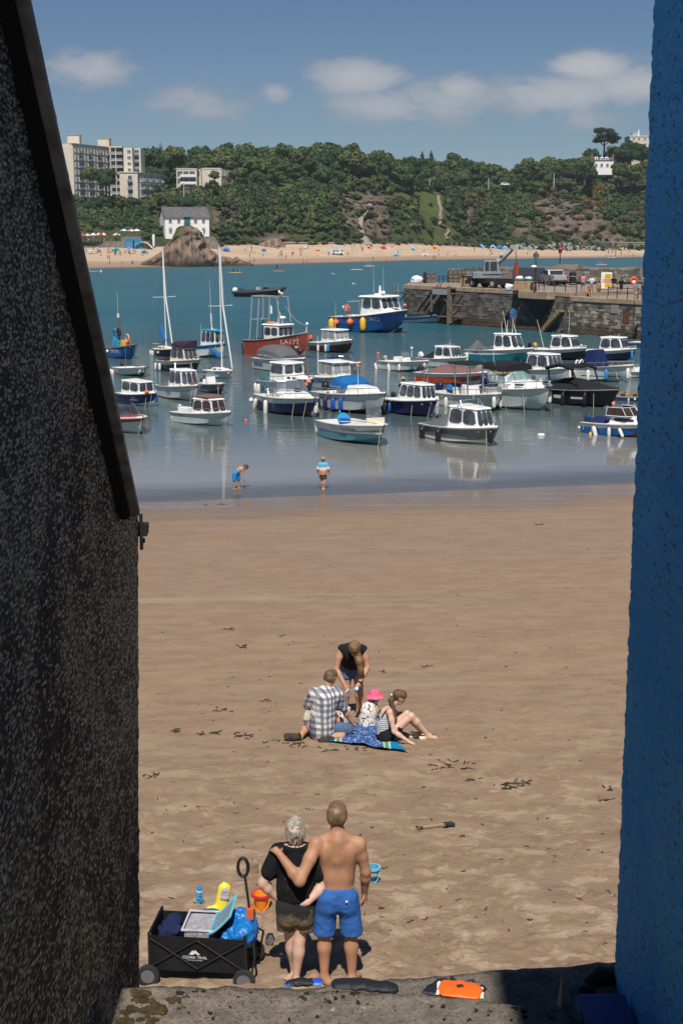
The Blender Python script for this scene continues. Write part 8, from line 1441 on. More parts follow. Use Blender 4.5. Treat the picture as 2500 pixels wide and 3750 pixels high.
b=rib(861,1040,1088,14,'black inflatable boat crossing the bay with a driver aboard',RIBK,BLKPL);b.outboard(WHTPL,0,1.2);b.console(.62,.2,.75,BLKPL);b.arch(b.X(.08),.5,.75,.5,BLKPL,.04);Wm=Matrix.Translation(b.T.location)@Matrix.Rotation(b.rz,4,'Z');pp=Wm@Vector((b.X(.5),0,.55));person(pp,b.rz-math.pi/2,'sit',0,'driver in pale blue shirt seated in the black inflatable boat',CL['sky'],CL['khaki'],SK1,1);b.text('INFLATABLE'[:7],.25,.8,.12,LETW)if False else None
b=rib(1440,1614,1184,22,'blue and white tour inflatable moored by the quay steps',mat('navy_hypalon',(.012,.03,.09),.6),B_GREYW);b.console(.16,.26,1.0,B_WHITE);q=MB();[q.ell((b.X(t),y,.72),(.14,.12,.16))for t in np.linspace(.34,.66,6)for y in(-.35,.35)];q.build('seat_row',BLKPL,b.T);q=MB();q.tube([(b.X(.05),0,.5),(b.X(.05),0,1.9)],.05,6);q.build('mast',WHTPL,b.T);[b.aerial(b.X(.03),y,1.4,2.6)for y in(-.5,.5)];q=MB();q.ell((b.X(.2),.1,1.75),(.2,.2,.16));q.build('orange_kit',FEN['p'],b.T);b.arch(b.X(.03),.6,1.2,.6)
# right cluster
b=Boat(1388,1562,1364,38,'white centre-console boat with silver outboard and four white fenders',.60,.85,B_GREYW,B_TEAL,B_WHITE,br=.38);b.deck(.78,B_WHITE);b.console(.46,.22,.72);b.outboard(SILV,0,1.0);q=MB();q.ell((b.X(.58),.1,1.5),.09);q.tube([(b.X(.58),.1,.9),(b.X(.58),.1,1.45)],.02);q.build('nav_light',WHTPL,b.T);b.fender(.0,'w',ln=.5,tilt=-.3);b.fender(.34,'w',ln=.5,tilt=-.2);b.fender(.58);b.fender(.97,'w',ln=.5,tilt=.4);b.rail(.7,.98,.15)
b=Boat(1528,1698,1350,36,'white cabin boat with dark stern cover and white outboard beyond the red speedboat',.60,.90,B_GREYW,B_GREYW,B_WHITE);b.deck(.4,B_WHITE);b.cabin(.40,.80,.78,.88,.38,.1,2,3);b.cover(.05,.42,.62,DARKF,.9,.95,'cockpit_cover');b.outboard(WHTPL,0,1.2,True);b.fender(.33,'w');b.arch(b.tx,b.top,.18,b.tw*.8);b.aerial(b.tx+.2,0,b.top,.5);b.rail(.7,.98,.2)
b=Boat(1398,1586,1529,50,'navy hulled fishing boat with white cuddy and a man in a sun hat aboard',.72,1.0,B_NAVY,B_NAVY,None,br=.44,stern=.8);b.deck(.42,B_WHITE);b.cabin(.40,.86,.84,.92,.30,.25,3,3,B_WHITE,TINT,v0=.26);[b.aerial(b.tx+dx,dy,b.top,.5+.25*k,.1*k,.02,STEEL,'rod_holder')for k,(dx,dy)in enumerate(((-.4,-.5),(-.2,.3),(.1,-.4),(.3,.2)))];q=MB();q.tube([(b.tx+.2*math.cos(a),.1,b.top+.75+.22*math.sin(a))for a in np.linspace(0,6.28,12)[:-1]],.02,5,closed=True);q.build('landing_net',mat('net_blue',(.05,.16,.34),.8,alpha=.45),b.T);b.fender(.04,'w');b.fender(.14,'b');b.fender(.21,'w');b.fender(.36,'b');b.fender(.99,'n',side=-1,ln=.5);b.outboard(BLKPL,0,.9);b.mooring(.72,-1,.3);b.mooring(.95,-1,.0);Wm=Matrix.Translation(b.T.location)@Matrix.Rotation(b.rz,4,'Z');pp=Wm@Vector((b.X(.22),0,.25));T=person(pp,.5,'arms',0,'man in navy shirt and pale sun hat standing on the navy fishing boat',CL['navy'],CL['navy'],SK1,2,.96);q=MB();q.lathe([(.22,1.70),(.22,1.715),(.12,1.73),(.10,1.82),(.03,1.83)],(0,.03,0),12);q.build('sun_hat',CL['khaki'],T,smooth=40)
b.text('Sea Mist',.66,.86,.09,LETW)if False else None
b=Boat(1525,1770,1412,30,'red and white speedboat under a brownish-pink cover',.56,.76,B_ORANGE,B_GREYW,B_WHITE,'speedboat',.36,stern=.9);b.deck(.3,B_WHITE);b.cover(.10,.96,.42,BROWNF,.86,.35);b.outboard(mat('dark_red_cowl',(.05,.008,.01),.35),0,.9);b.aerial(b.X(.32),-.3,.6,1.6,.3,.022,STEEL,'pole');b.aerial(b.X(.56),-.3,.7,1.2,-.35,.022,STEEL,'pole');b.aerial(b.X(.95),.2,.9,1.9,-.5,.022,STEEL,'pole')
b=Boat(1735,1882,1406,40,'red hulled boat with pale yellow cabin and tan stern canopy',.62,.98,B_RED,B_RED,None);b.deck(.4,B_YELLOW);b.cabin(.40,.80,.80,.86,.35,.1,2,2,B_YELLOW);b.canopy(.04,.42,b.sh(.2),.92,.85,TANF,'stern_canopy',1,.95,.55);b.fender(.34,'w');b.fender(.62,'w');b.fender(.7,'w');b.text('Rossie II',.5,.74,.2,LETW);q=MB();q.ell((b.X(.86),.2,b.sh(.86)+.2),(.3,.3,.22));q.build('covered_gear',mat('silver_sheet',(.5,.52,.55),.3),b.T,smooth=True)
b=Boat(1710,1935,1335,34,'white angling boat with teal lower hull and rods on its wheelhouse',.66,.95,B_TEAL,B_TEAL,B_WHITE,br=.36);b.deck(.48,B_WHITE);b.cabin(.46,.78,.76,.92,.42,.05,2,2,B_WHITE);[b.aerial(b.tx+dx,dy,b.top,h_,tl,.02,WHTPL,'rod')for dx,dy,h_,tl in((-.3,-.3,.9,-.1),(-.1,0,1.0,.0),(.1,-.2,1.7,-.3),(.5,.3,1.7,-.35),(.4,.0,1.1,0))];q=MB();zt=b.top+1.6;q.lathe([(.05,0),(.22,.1),(.28,.4),(.22,.62),(.05,.7)],(b.tx+.3,.1,zt-.5),10);q.build('landing_net',mat('net_blue'),b.T);b.cover(.0,.16,.55,GREYF,.8,.5,'engine_cover');b.fender(.08,'w',ln=.5);b.rail(.2,.46,.2);b.text('1849',.22,.8,.16,LETK)
b=Boat(1580,1818,1503,42,'white centre-console boat with dark T-top and row of white fenders',.62,.90,B_GREYW,B_GREYW,B_WHITE,br=.40);b.deck(.80,B_WHITE,B_WHITE);b.console(.50,.24,.95,B_WHITE,False);z=2.15*b.u;x=b.X(.48);q=MB()
for sg in(-1,1):q.tube([(x-.5,sg*.5,.3),(x-.65,sg*.5,z)],.035,6);q.tube([(x+.55,sg*.5,.3),(x+.45,sg*.5,z)],.035,6);q.tube([(x-.65,sg*.5,z),(x+.7,sg*.5,z)],.03,6)
q.build('t_top_frame',STEEL,b.T);q=MB();q.box(x-1.0,x+.85,-.7,.7,z+.03,z+.10);q.build('t_top',DARKF,b.T,bevel=.03);b.outboard(B_NAVY,0,1.1);q=MB();q.ell((b.X(.22),0,.85),(.35,.5,.3));q.build('blue_cover',BLUEF,b.T,smooth=True);[b.fender(t,'w',ln=.5)for t in(.02,.22,.38)];b.fender(.98,'w',ln=.5,side=1);b.fender(.97,'w',ln=.5);b.rail(.35,.98,.26,n=7);b.stripe(.3,.36,B_GREY,0,.2);b.mooring(.99,1,.3)
b=Boat(1742,1990,1506,46,'large white cruiser with black bimini and clear wraparound screen',.82,1.12,B_GREYW,B_GREYW,B_WHITE,br=.40);b.rubm=1;b.deck(.34,B_WHITE);b.trunk(.40,.88,.74,.34,B_WHITE,0,.5);b.screen(.26,.58,.52,.84,mat('aqua_screen',(.30,.45,.45),.08,var=.2,alpha=.6),z=b.sh(.5)+.28);b.canopy(.14,.52,b.top,.36,.78,DARKF,'bimini',0,.9,.85);q=MB();[q.tube([(b.X(t),sg*b.bd(t)*.75,b.sh(t)),(b.X(t)+.1,sg*b.bd(t)*.72,b.top+.1)],.02,5)for t in(.16,.34)for sg in(-1,1)];q.build('bimini_frame',STEEL,b.T);b.quad_patch([(b.X(.5),-b.bd(.5)*.72,b.sh(.5)+.03),(b.X(.78),-b.bd(.78)*.70,b.sh(.78)+.03),(b.X(.78),-b.bd(.78)*.62,b.sh(.78)+.3),(b.X(.5),-b.bd(.5)*.64,b.sh(.5)+.34)],.45,.85,.35,.75,.02,TINT,'portlight');b.rail(.30,.99,.30,n=8);b.outboard(B_NAVY,0,1.1);b.aerial(b.X(.28),-.6,1.0,1.9,-.02,.018);b.mooring(.75,-1,.55);b.mooring(.97,1,-.2);b.stripe(.08,.14,B_BLACK);q=MB();q.ell((b.X(.97),0,b.sh(.97)+.12),(.3,.22,.14));q.build('anchor_gear',STEEL,b.T);b.fender(.02,'w',ln=.5);b.fender(.98,'w',ln=.5,side=1)
b=Boat(1545,1804,1632,42,'grey and white cabin boat nearest the shore with black fenders and mesh cover',.64,.92,B_GREY,B_GREYW,None,br=.41);b.deck(.40,B_WHITE);b.cabin(.42,.84,.80,.90,.32,.12,2,3,B_WHITE,TINT,v0=.2);b.cover(.02,.44,.62,GREYF,.92,.95,'mesh_cover');b.stripe(.90,1.0,B_WHITE);b.stripe(.02,.26,B_WHITE);b.arch(b.tx-.3,b.top,.32,b.tw*.95);b.fender(.12,'k',ln=.52,r=.12);b.fender(.40,'k',ln=.58,r=.12);b.fender(.98,'k',ln=.5,r=.12,side=-1);b.outboard(BLKPL,.2,.8);b.mooring(.90,-1,.4);b.aerial(b.tx-.3,.3,b.top+.3,.25)
b=Boat(1870,2062,1410,44,'white wheelhouse boat M68 with grey hull beside the black covered boat',.70,1.02,B_GREYW,B_TEAL,B_WHITE);b.deck(.36,B_WHITE);b.cabin(.34,.78,.80,.92,.40,.15,2,3);b.text('M68',.52,.46,.34,LETK);b.text('Lady Eleanor',.42,.84,.13,LETK,shear=.2);b.arch(b.X(.26),b.sh(.2),.4,.6);b.rail(.4,.98,.2);b.fender(.2,'n')
b=Boat(1932,2128,1321,34,'white wheelhouse boat with black hull band and tall arch by the harbour wall',.60,.90,B_BLACK,B_BLACK,B_WHITE);b.deck(.46,B_WHITE);b.cabin(.44,.84,.80,.88,.40,.2,2,3);b.arch(b.tx-.3,b.top,.5,b.tw);b.aerial(b.tx+.3,0,b.top+.45,1.6);b.outboard(BLKPL,0,1.1);b.aerial(b.X(.28),-.3,.7,2.2,-.35,.02);q=MB();q.lathe([(.34,0),(.26,.4),(.14,.9),(.03,1.25)],(b.X(.36),.2,.7),8);q.build('green_net',mat('green_net',(.01,.16,.13),.8,alpha=.7),b.T);b.rail(.5,.98,.15);b.arch(b.X(.04),b.sh(0),.35,.3)
b=Boat(2118,2308,1323,34,'white wheelhouse boat with navy waterline and two bright blue fenders',.58,.88,B_NAVY,B_NAVY,B_WHITE);b.deck(.46,B_WHITE);b.cabin(.42,.84,.80,.88,.40,.2,2,3);b.outboard(SILV,0,1.1);b.fender(.55,'s',ln=.5);b.fender(.98,'s',ln=.55);b.rail(.3,.98,.18);b.aerial(b.tx+.2,.2,b.top,.3);b.text('Kingfisher',.84,.62,.1,LETW)if False else None
b=Boat(2040,2290,1401,34,'long white console boat with navy cover over its helm',.64,.92,B_GREYW,B_GREYW,B_WHITE,br=.32);b.deck(.82,B_CREAM,B_GREYW);q=MB();q.hexa([(b.X(.38),-.6,.5),(b.X(.62),-.6,.5),(b.X(.62),.6,.5),(b.X(.38),.6,.5),(b.X(.42),-.5,1.55*b.u),(b.X(.54),-.45,1.6*b.u),(b.X(.54),.45,1.6*b.u),(b.X(.42),.5,1.55*b.u)]);q.build('console_cover',NAVYF,b.T,bevel=.08);q=MB();[q.tube([(b.X(.28),y+.16*math.cos(a),.95+.2*math.sin(a))for a in np.linspace(0,6.28,12)[:-1]],.05,6,closed=True)for y in(-.3,.1)];q.build('seat_back',B_WHITE,b.T,smooth=True);b.fender(.30,'w',ln=.6,r=.1);b.fender(.54,'w',ln=.55);b.fender(.76,'s',ln=.45);b.fender(.98,'w',ln=.5,side=-1);b.rail(.5,.99,.22,n=6);b.stripe(.34,.39,B_BLACK,.42,1);b.text('CENTRE',.26,.5,.12,LETK)if False else None
b=Boat(1970,2232,1494,40,'black speedboat fully covered in black canvas with folded bimini arch',.66,.90,B_BLACK,B_BLACK,None,'speedboat',.38);b.deck(.3,B_BLACK);b.cover(.02,.98,.50,DARKF,.97,.38);z=b.sh(.4)+.1;q=MB()
for sg in(-1,1):q.tube([(b.X(.24),sg*.85,z),(b.X(.20),sg*.85,z+.95)],.05,6);q.tube([(b.X(.62),sg*.78,z),(b.X(.52),sg*.82,z+1.0)],.05,6)
q.build('bimini_frame',BLKPL,b.T);q=MB();[q.tube([(b.X(.18),-.9,z+.95),(b.X(.36),-.9,z+1.18),(b.X(.54),-.85,z+1.0)],.10,7),q.tube([(b.X(.18),.9,z+.95),(b.X(.36),.9,z+1.18),(b.X(.54),.85,z+1.0)],.08,7),q.box(b.X(.22),b.X(.50),-.85,.85,z+1.05,z+1.14)];q.build('bimini',DARKF,b.T,smooth=40);b.stripe(.42,.62,B_GREYW,.12,.22);b.stripe(.40,.62,B_GREYW,.32,.44);b.stripe(.42,.55,B_GREYW,.55,.72);[b.fender(t,'k',ln=.5)for t in(.26,.48,.74)];b.fender(.15,'w',ln=.5,drop=-.3);b.mooring(.78,-1,.3);b.stripe(.93,.97,STEEL)
b=Boat(2262,2380,1386,36,'grey boat with shiny silver outboard partly hidden by the blue wall',.60,.85,B_GREYW,B_GREYW,B_WHITE);b.deck(.7,B_WHITE);b.outboard(SILV,0,1.3);b.fender(.22,'w');b.fender(.5,'w');b.rail(.0,.3,.2);b.outboard(BLKPL,-.3,.8);b.console(.5)
b=Boat(2238,2372,1470,26,'small open blue and white rowing boat at the edge of the blue wall',.50,.72,B_BLUE,B_BLUE,B_WHITE,'rowing_boat',.40);b.deck(.85,mat('thwart_wood'),MATS['thwart_wood'],.1);b.fender(.08,'w',ball=True,r=.14);b.fender(.50,'w',ln=.4);b.fender(.66,'w',ball=True,r=.13);q=MB();[q.box(b.X(t),b.X(t)+.25,-b.bd(t)+.1,b.bd(t)-.1,.36,.42)for t in(.2,.5)];q.build('thwart',MATS['thwart_wood'],b.T)
b=Boat(2142,2395,1606,30,'blue and white cuddy boat at the blue wall with white fenders and blue outboard',.62,.84,B_BLUE,B_ANTI,B_WHITE,br=.40);b.deck(.36,B_WHITE,NAVYF);b.trunk(.38,.88,.72,.42,B_WHITE,1,.4);b.screen(.34,.66,.46,.8,mat('brown_tinted_glass'),WHTPL,z=b.sh(.5)+.36);b.outboard(mat('blue_cowl',(.01,.06,.16),.3),0,1.0);b.cover(.0,.34,.3,NAVYF,.8,.5,'cockpit_cover');b.fender(.0,'w',ball=True,r=.07);b.fender(.24,'w',ln=.6,r=.11,tilt=-.3);b.fender(.44,'w',ln=.5);b.fender(.60,'w',ln=.5,tilt=-.5);b.fender(.18,'y',ball=True,r=.10,drop=.6)
b=Boat(2306,2440,1276,30,'cream boat bow showing at the blue wall below the quay',.5,.9,B_BLUE,B_BLUE,B_CREAM,flip=False);b.deck(.4,B_CREAM);b.cabin(.4,.8,.7,.7,.3,.1)
# mooring buoys, floats and gulls
def buoy(x,y,r,c,label,shape='ball'):
 p=on_z(x,y,0);s=r/ppm(p.y);T=thing('mooring_buoy',label,'buoy',(p.x,p.y,0));q=MB()
 if shape=='ball':q.ell((0,0,s*.25),s,12,8)
 else:q.tube([(-s*1.9,0,s*.3),(-s*1.3,0,s*.35),(s*1.3,0,s*.35),(s*1.9,0,s*.3)],[s*.4,s,s,s*.4],10)
 q.build('float',FEN[c],T,smooth=True);q=MB();q.tube([(0,0,s*1.1),(0,0,s*1.4)],s*.15,6);q.build('ring',DKROPE,T)
for a in[(900,1541,6,'o','red mooring buoy floating left of the navy sports boat'),(1384,1296,6,'o','orange mooring buoy in open water beyond the console boat'),(1958,1264,8,'y','yellow mooring buoy below the stone quay steps'),(1681,1274,5,'p','small pink mooring buoy by the harbour wall'),(1980,1596,7,'w','white cylindrical float lying in the calm water','can'),(2238,1482,13,'p','faded orange buoy under the bow of the black covered boat')]:buoy(*a)
q=MB();pts=[(2045,1602),(2080,1605),(2115,1615),(2135,1626),(2130,1640),(2105,1652)];q.tube([on_z(x,y,.02)for x,y in pts],.007,4);tag(q.build('floating_rope',mat('white_floating_rope',(.5,.5,.48),.8)),'thin pale rope floating on the calm water near the right','rope')
def gull(p,rz,label,sc=1.0):
 T=thing('gull',label,'bird',p,rz,None,sc);sdf_obj('body',[('c',(0,-.14,.16),(0,.08,.19),.05,.085,.03),('c',(0,.08,.20),(0,.16,.29),.06,.04,.03),('e',(0,.18,.31),(.045,.05,.043),.02),('c',(0,-.16,.16),(0,-.30,.15),.04,.012,.03)],.016,mat('white_plumage',(.78,.78,.77),.8),T);q=MB();[q.ell((sg*.07,-.06,.19),(.03,.20,.06),8,5)for sg in(-1,1)];q.build('wings',mat('grey_plumage',(.35,.37,.4),.8),T,smooth=True);q=MB();q.tube([(0,.22,.31),(0,.28,.295)],[.014,.004],5);[q.tube([(sg*.03,0,0),(sg*.03,0,.13)],.008,4)for sg in(-1,1)];q.build('beak_and_legs',FEN['y'],T)
gull(on_z(1295,1046,-.14)+Vector((0,0,0)),1.2,'white gull floating on the open bay near the pier',1.6);gull(on_z(1220,1008,-.14),1.0,'far white gull floating towards the middle of the bay',1.6)
tw=[bb for bb in BOATS if 'trawler' in bb.T.name][0];Wm=Matrix.Translation(tw.T.location)@Matrix.Rotation(tw.rz,4,'Z');gull(Wm@Vector((tw.X(.55),-.3,tw.top+2.31)),.5,'white gull perched on the gantry of the red trawler',1.5)
# THINGS ON THE NEAR BEACH
def wagon():
 p=on_sand(745,3558);T=thing('beach_wagon','black folding beach wagon loaded with bags, handle raised','wagon',p,R(-6));K=cloth('black_wagon_canvas',(.011,.011,.013),.3,.85,6);FR=mat('black_steel',(.012,.012,.014),.4);k=ppm(p.y,p.z);L2=.45;W2=.26;z0,z1=.16,.49
 q=MB();t=.012
 for(a,b,c,d)in((-L2,L2,-W2,-W2+t),(-L2,L2,W2-t,W2)):q.box(a,b,c,d,z0,z1)
 q.box(-L2,-L2+t,-W2+t,W2-t,z0,z1+.06);q.box(L2-t,L2,-W2+t,W2-t,z0,z1+.03);q.box(-L2,L2,-W2,W2,z0-.02,z0);q.build('canvas_body',K,T,bevel=.004)
 q=MB()
 for y in(-W2-.012,W2+.012):q.tube([(-L2,y,z1-.02),(0,y,z0+.02),(L2,y,z1-.02)],.011,6);q.tube([(-L2,y,z0+.02),(0,y,z1-.02),(L2,y,z0+.02)],.011,6)
 for x in(-L2-.012,L2+.012):
  for y in(-W2,W2):q.tube([(x,y,.12),(x,y,z1+.03)],.014,6)
  q.tube([(x,-W2,z1+.02),(x,W2,z1+.02)],.012,6)
 q.build('folding_frame',FR,T)
 for x in(-L2-.02,L2+.0):
  for y in(-W2-.03,W2+.03):q=MB();q.tube([(x,y-.025,.095),(x,y+.025,.095)],.105,18);w=q.build('wheel',mat('black_tread',(.02,.02,.022),.8),T,bevel=.008);q=MB();q.tube([(x,y-.03,.095),(x,y+.03,.095)],.066,14);q.build('rim',mat('grey_rim',(.13,.13,.14),.4),w)
 q=MB();q.tube([(L2+.05,0,.2),(L2+.02,.02,.55),(L2-.04,.05,1.0)],.013,6);h=q.build('pull_handle',FR,T);q=MB();c=Vector((L2-.055,.05,1.08));q.tube([c+Vector((.05*math.cos(a),.0,.095*math.sin(a)))for a in np.linspace(0,6.28,15)[:-1]],.017,6,closed=True);q.build('grip',FR,h,smooth=True);q=MB();q.box(L2-.02,L2+.05,-.02,.06,.58,.68);q.build('orange_clip',mat('orange_clip',(.6,.12,.03),.5),h)
 q=MB();q.tube([(L2+.06,-W2,.1),(L2+.10,-W2,.32),(L2+.05,-.1,.45)],.012,6);q.tube([(L2+.06,W2,.1),(L2+.10,W2,.32),(L2+.05,.1,.45)],.012,6);q.build('front_linkage',FR,T)
 Lm=mat('wagon_print',(.66,.66,.66),.6,var=0);M=Matrix.Translation((-.02,-W2-.0255,.30))@Matrix.Rotation(R(90),4,'X');text_part('lettering','OZARK TRAIL',.040,Lm,T,M,1.0,0,space=.95);text_part('lettering','OUTDOOR EQUIPMENT',.0145,Lm,T,Matrix.Translation((-.02,-W2-.0255,.272))@Matrix.Rotation(R(90),4,'X'))
 q=MB();q.add([(x-.02,-W2-.0255,z)for x,z in((-.055,.328),(-.02,.375),(-.008,.362),(.005,.378),(.055,.328),(.026,.328),(.0,.346),(-.008,.328))],[(0,1,2,7),(2,3,6,7),(3,4,5,6)]);q.build('mountain_mark',Lm,T)
 o=MB();o.box(-.15,.14,-.17,.19,z0+.01,z1+.03);foil=mat('silver_foil',(.72,.70,.66),.28,metal=.55,var=.25,vscale=20,bump=1.0,bscale=24);P=Matrix.Translation(p)@Matrix.Rotation(R(-6),4,'Z')
 def item(o,label,cat):crumple(o,.05,11);o.matrix_world=P;tag(o,label,cat)
 ob=thing('cool_bag','open silver-lined cool bag inside the beach wagon','bag',p,R(-6));b_=o.build('lining',foil,ob,bevel=.03);q=MB();q.tube([(-.16,-.18,z1+.03),(-.16,.2,z1+.04),(.15,.2,z1+.04),(.15,-.18,z1+.03)],.014,6,closed=True);q.build('zip_edge',mat('lilac_edge',(.55,.5,.62),.6),ob)
 q=MB();secs=[[(.14+.20*f,-.20,z1+.02+.19*f**1.3),(.14+.20*f,.16,z1+.04+.21*f**1.3)]for f in np.linspace(0,1,7)];q.loft(secs,closed=False,cap0=False,cap1=False);lid=q.build('lid',mat('blue_foil',(.30,.42,.50),.3,metal=.5,var=.2,vscale=25,bump=1.0,bscale=24),ob,smooth=True);lid.location=(-.03,-.01,0);q=MB();e=[secs[i][0]for i in range(7)]+[secs[i][1]for i in range(6,-1,-1)];q.tube([Vector(v)+Vector((-.03,-.01,0))for v in e],.012,6,closed=True);q.build('lid_piping',mat('aqua_piping',(.12,.45,.52),.6),ob)
 item(sdf_obj('carrier_bag',[('e',(.40,-.02,z1-.04),(.13,.20,.13),.05),('e',(.36,.08,z1+.03),(.12,.10,.11),.05),('e',(.42,-.12,z1-.0),(.09,.09,.08),.04),('e',(.30,-.13,z1-.03),(.10,.07,.06),.04)],.016,mat('shiny_blue_bag',(.01,.17,.52),.25,var=.2,bump=1.0,bscale=16),None),'bright blue shiny carrier bag in the wagon','bag');item(sdf_obj('navy_cloth',[('e',(-.32,-.04,z1-.05),(.10,.13,.07),.05),('e',(-.28,.05,z1+.01),(.07,.08,.05),.04),('e',(-.22,-.12,z1-.02),(.06,.05,.05),.04)],.016,cloth('navy_towel',(.012,.018,.06),.3),None),'crumpled navy towel at the back of the wagon','towel')
wagon()
def pail(px,py,r0,r1,h,label,cols,name='bucket',dec=None):
 p=on_sand(px,py);T=thing(name,label,'bucket',p);q=MB();q.lathe([(r0,0),(r0*1.05,h*.15),(r1*.97,h*.92),(r1,h),(r1-.012,h),(r0*1.12,h*.45)],(0,0,0),18);q.build('pail',cols[0],T,smooth=40);q=MB();q.lathe([(r1+.002,h*.86),(r1+.014,h*.90),(r1+.014,h+.004),(r1-.01,h+.004)],(0,0,0),18,cap=False);q.build('rim',cols[1],T,smooth=40);q=MB();q.tube([(-r1*math.cos(a),-r1*.9*math.sin(a)-.02,h*.9-.15*math.sin(a))for a in np.linspace(0,math.pi,9)],.007,5);q.build('handle',cols[0],T)
 if dec:dec(T,r0,r1,h)
OR=mat('orange_plastic',(.85,.24,.015),.4,var=.1,vscale=8,bump=.3,bscale=20);pail(957,3322,.062,.098,.165,'orange beach bucket with red rim',(OR,mat('red_rim',(.55,.03,.04),.4)))
def dec(T,r0,r1,h):text_part('lettering','WHEELS',.042,mat('decal_yellow',(.75,.5,.03),.5),T,Matrix.Translation((.0,-(r0*.42+r1*.60)-.003,h*.62))@Matrix.Rotation(R(86),4,'X'));q=MB();q.lathe([(r0*1.05,h*.1),(r0*1.12,h*.4)],(0,0,0),18);q.build('dark_band',mat('decal_navy',(.015,.04,.16),.5),T);q=MB();q.ell((-.06,-(r0+r1)*.48,h*.66),(.022,.008,.014));q.build('red_mark',mat('red_rim'),T)
pail(1362,3222,.066,.086,.16,'pale blue printed beach bucket right of the couple',(mat('pale_blue_plastic2',(.12,.38,.55),.4),mat('aqua_rim',(.16,.46,.58),.4)),dec=dec)
p=on_sand(924,3192);o=sdf_obj('sandcastle',[('c',(0,0,-.02),(0,0,.105),.082,.070,.01)],.012,M_SAND,None,clip=[((0,0,.125),(0,0,1))]);o.location=p;tag(o,'bucket-shaped sandcastle with a feather on top','sandcastle');q=MB();q.add([(0,0,.12),(.008,0,.15),(.004,0,.18),(-.006,0,.15)],[(0,1,2,3)]);q.tube([(0,0,.10),(0,0,.18)],.002,4);o=q.build('feather',mat('grey_feather',(.12,.12,.13),.8));o.location=p;tag(o,'small grey feather stuck in the sandcastle','feather')
p=on_sand(732,3307);T=thing('water_bottle','blue patterned drinking bottle standing on the sand','bottle',p);q=MB();q.lathe([(.034,0),(.036,.02),(.036,.125),(.032,.14)],(0,0,0),14);m=bpy.data.materials.new('blue_camo_print');m.use_nodes=True;t=m.node_tree;g=nd(t,'ShaderNodeTexCoord');t.links.new(mixc(t,smooth(t,noise_n(t,g.outputs['Object'],38,2,.5),.50,.53),(.05,.42,.68),(.008,.10,.32)),t.nodes['Principled BSDF'].inputs[0]);t.nodes['Principled BSDF'].inputs['Roughness'].default_value=.35;q.build('flask',m,T,smooth=40);q=MB();q.lathe([(.034,.14),(.034,.152)],(0,0,0),14);q.build('collar',CL['white'],T);q=MB();q.lathe([(.03,.152),(.031,.175),(.022,.195),(.01,.20),(.01,.21)],(0,0,0),12);q.build('cap',mat('blue_cap',(.01,.22,.55),.4),T,smooth=40)
def toy():
 p=on_sand(806,3348);Yl=mat('yellow_vinyl',(.82,.62,.03),.35,var=.05);T=thing('toy_float','yellow child\'s toy seat with grey face panel behind the wagon','toy',p,R(8),scale=1.2);sdf_obj('body',[('c',(.01,0,.05),(.045,.02,.235),.062,.060,.03,.7),('c',(-.10,-.03,.075),(.0,0,.06),.026,.034,.02),('e',(.04,.02,.285),(.014,.012,.02),.01)],.010,Yl,T);q=MB();q.ell((.046,-.026,.205),(.042,.014,.068),12,8);q.ell((.042,-.028,.17),(.046,.014,.03),10,6);q.build('grey_panel',mat('grey_vinyl',(.42,.41,.43),.5),T,smooth=True);q=MB();[q.ell((.035+dx,-.041,.232),(.005,.003,.008),6,4)for dx in(0,.022)];q.build('eye_dot',DK,T)
 p2=on_sand(770,3385);TM=mat('teal_plastic',(.012,.17,.18),.4);o=thing('teal_tub','dark teal plastic tub under the yellow toy','tub',p2);q=MB();q.lathe([(.085,0),(.105,.07),(.115,.13),(.105,.13),(.085,.02)],(0,0,0),16);q.build('tub',TM,o,smooth=40);q=MB();q.ell((-.135,-.02,.085),(.032,.028,.036),8,6);q.build('knob',Yl,o,smooth=True)
 a,b=on_sand(840,3357),on_sand(890,3361);q=MB();q.tube([a+Vector((0,0,.03)),b+Vector((0,0,.02))],[.022,.028],8);tag(q.build('toy_spade',mat('blue_toy_plastic',(.18,.28,.6),.4),smooth=True),'pale blue toy spade lying behind the wagon handle','spade');a,b=on_sand(905,3352),on_sand(955,3364);q=MB();q.tube([a+Vector((0,0,.015)),(a+b)/2+Vector((0,.01,.02)),b+Vector((0,0,.01))],.006,5);tag(q.build('driftwood_stick',mat('bleached_wood',(.5,.42,.32),.8)),'thin pale stick lying right of the wagon handle','stick')
toy()
def flipflop(px,py,rz,label):
 p=on_sand(px,py);T=thing('flip_flop',label,'flip-flop',p+Vector((0,0,.012)),rz);pl=[(.045*(1.0-.25*math.cos(a-.3))*math.cos(a)*.95,.125*math.sin(a))for a in np.linspace(0,6.28,19)[:-1]];q=MB();q.prism(pl,0,.022);q.build('sole',cloth('grey_foam',(.10,.085,.085),.2),T);q=MB();q.tube([(-.04,-.01,.022),(-.02,.05,.055),(0,.085,.024),(.02,.05,.055),(.04,-.01,.022)],.007,5);q.build('strap',DK,T)
flipflop(990,3448,.05,'grey flip-flop lying left of the woman\'s feet')
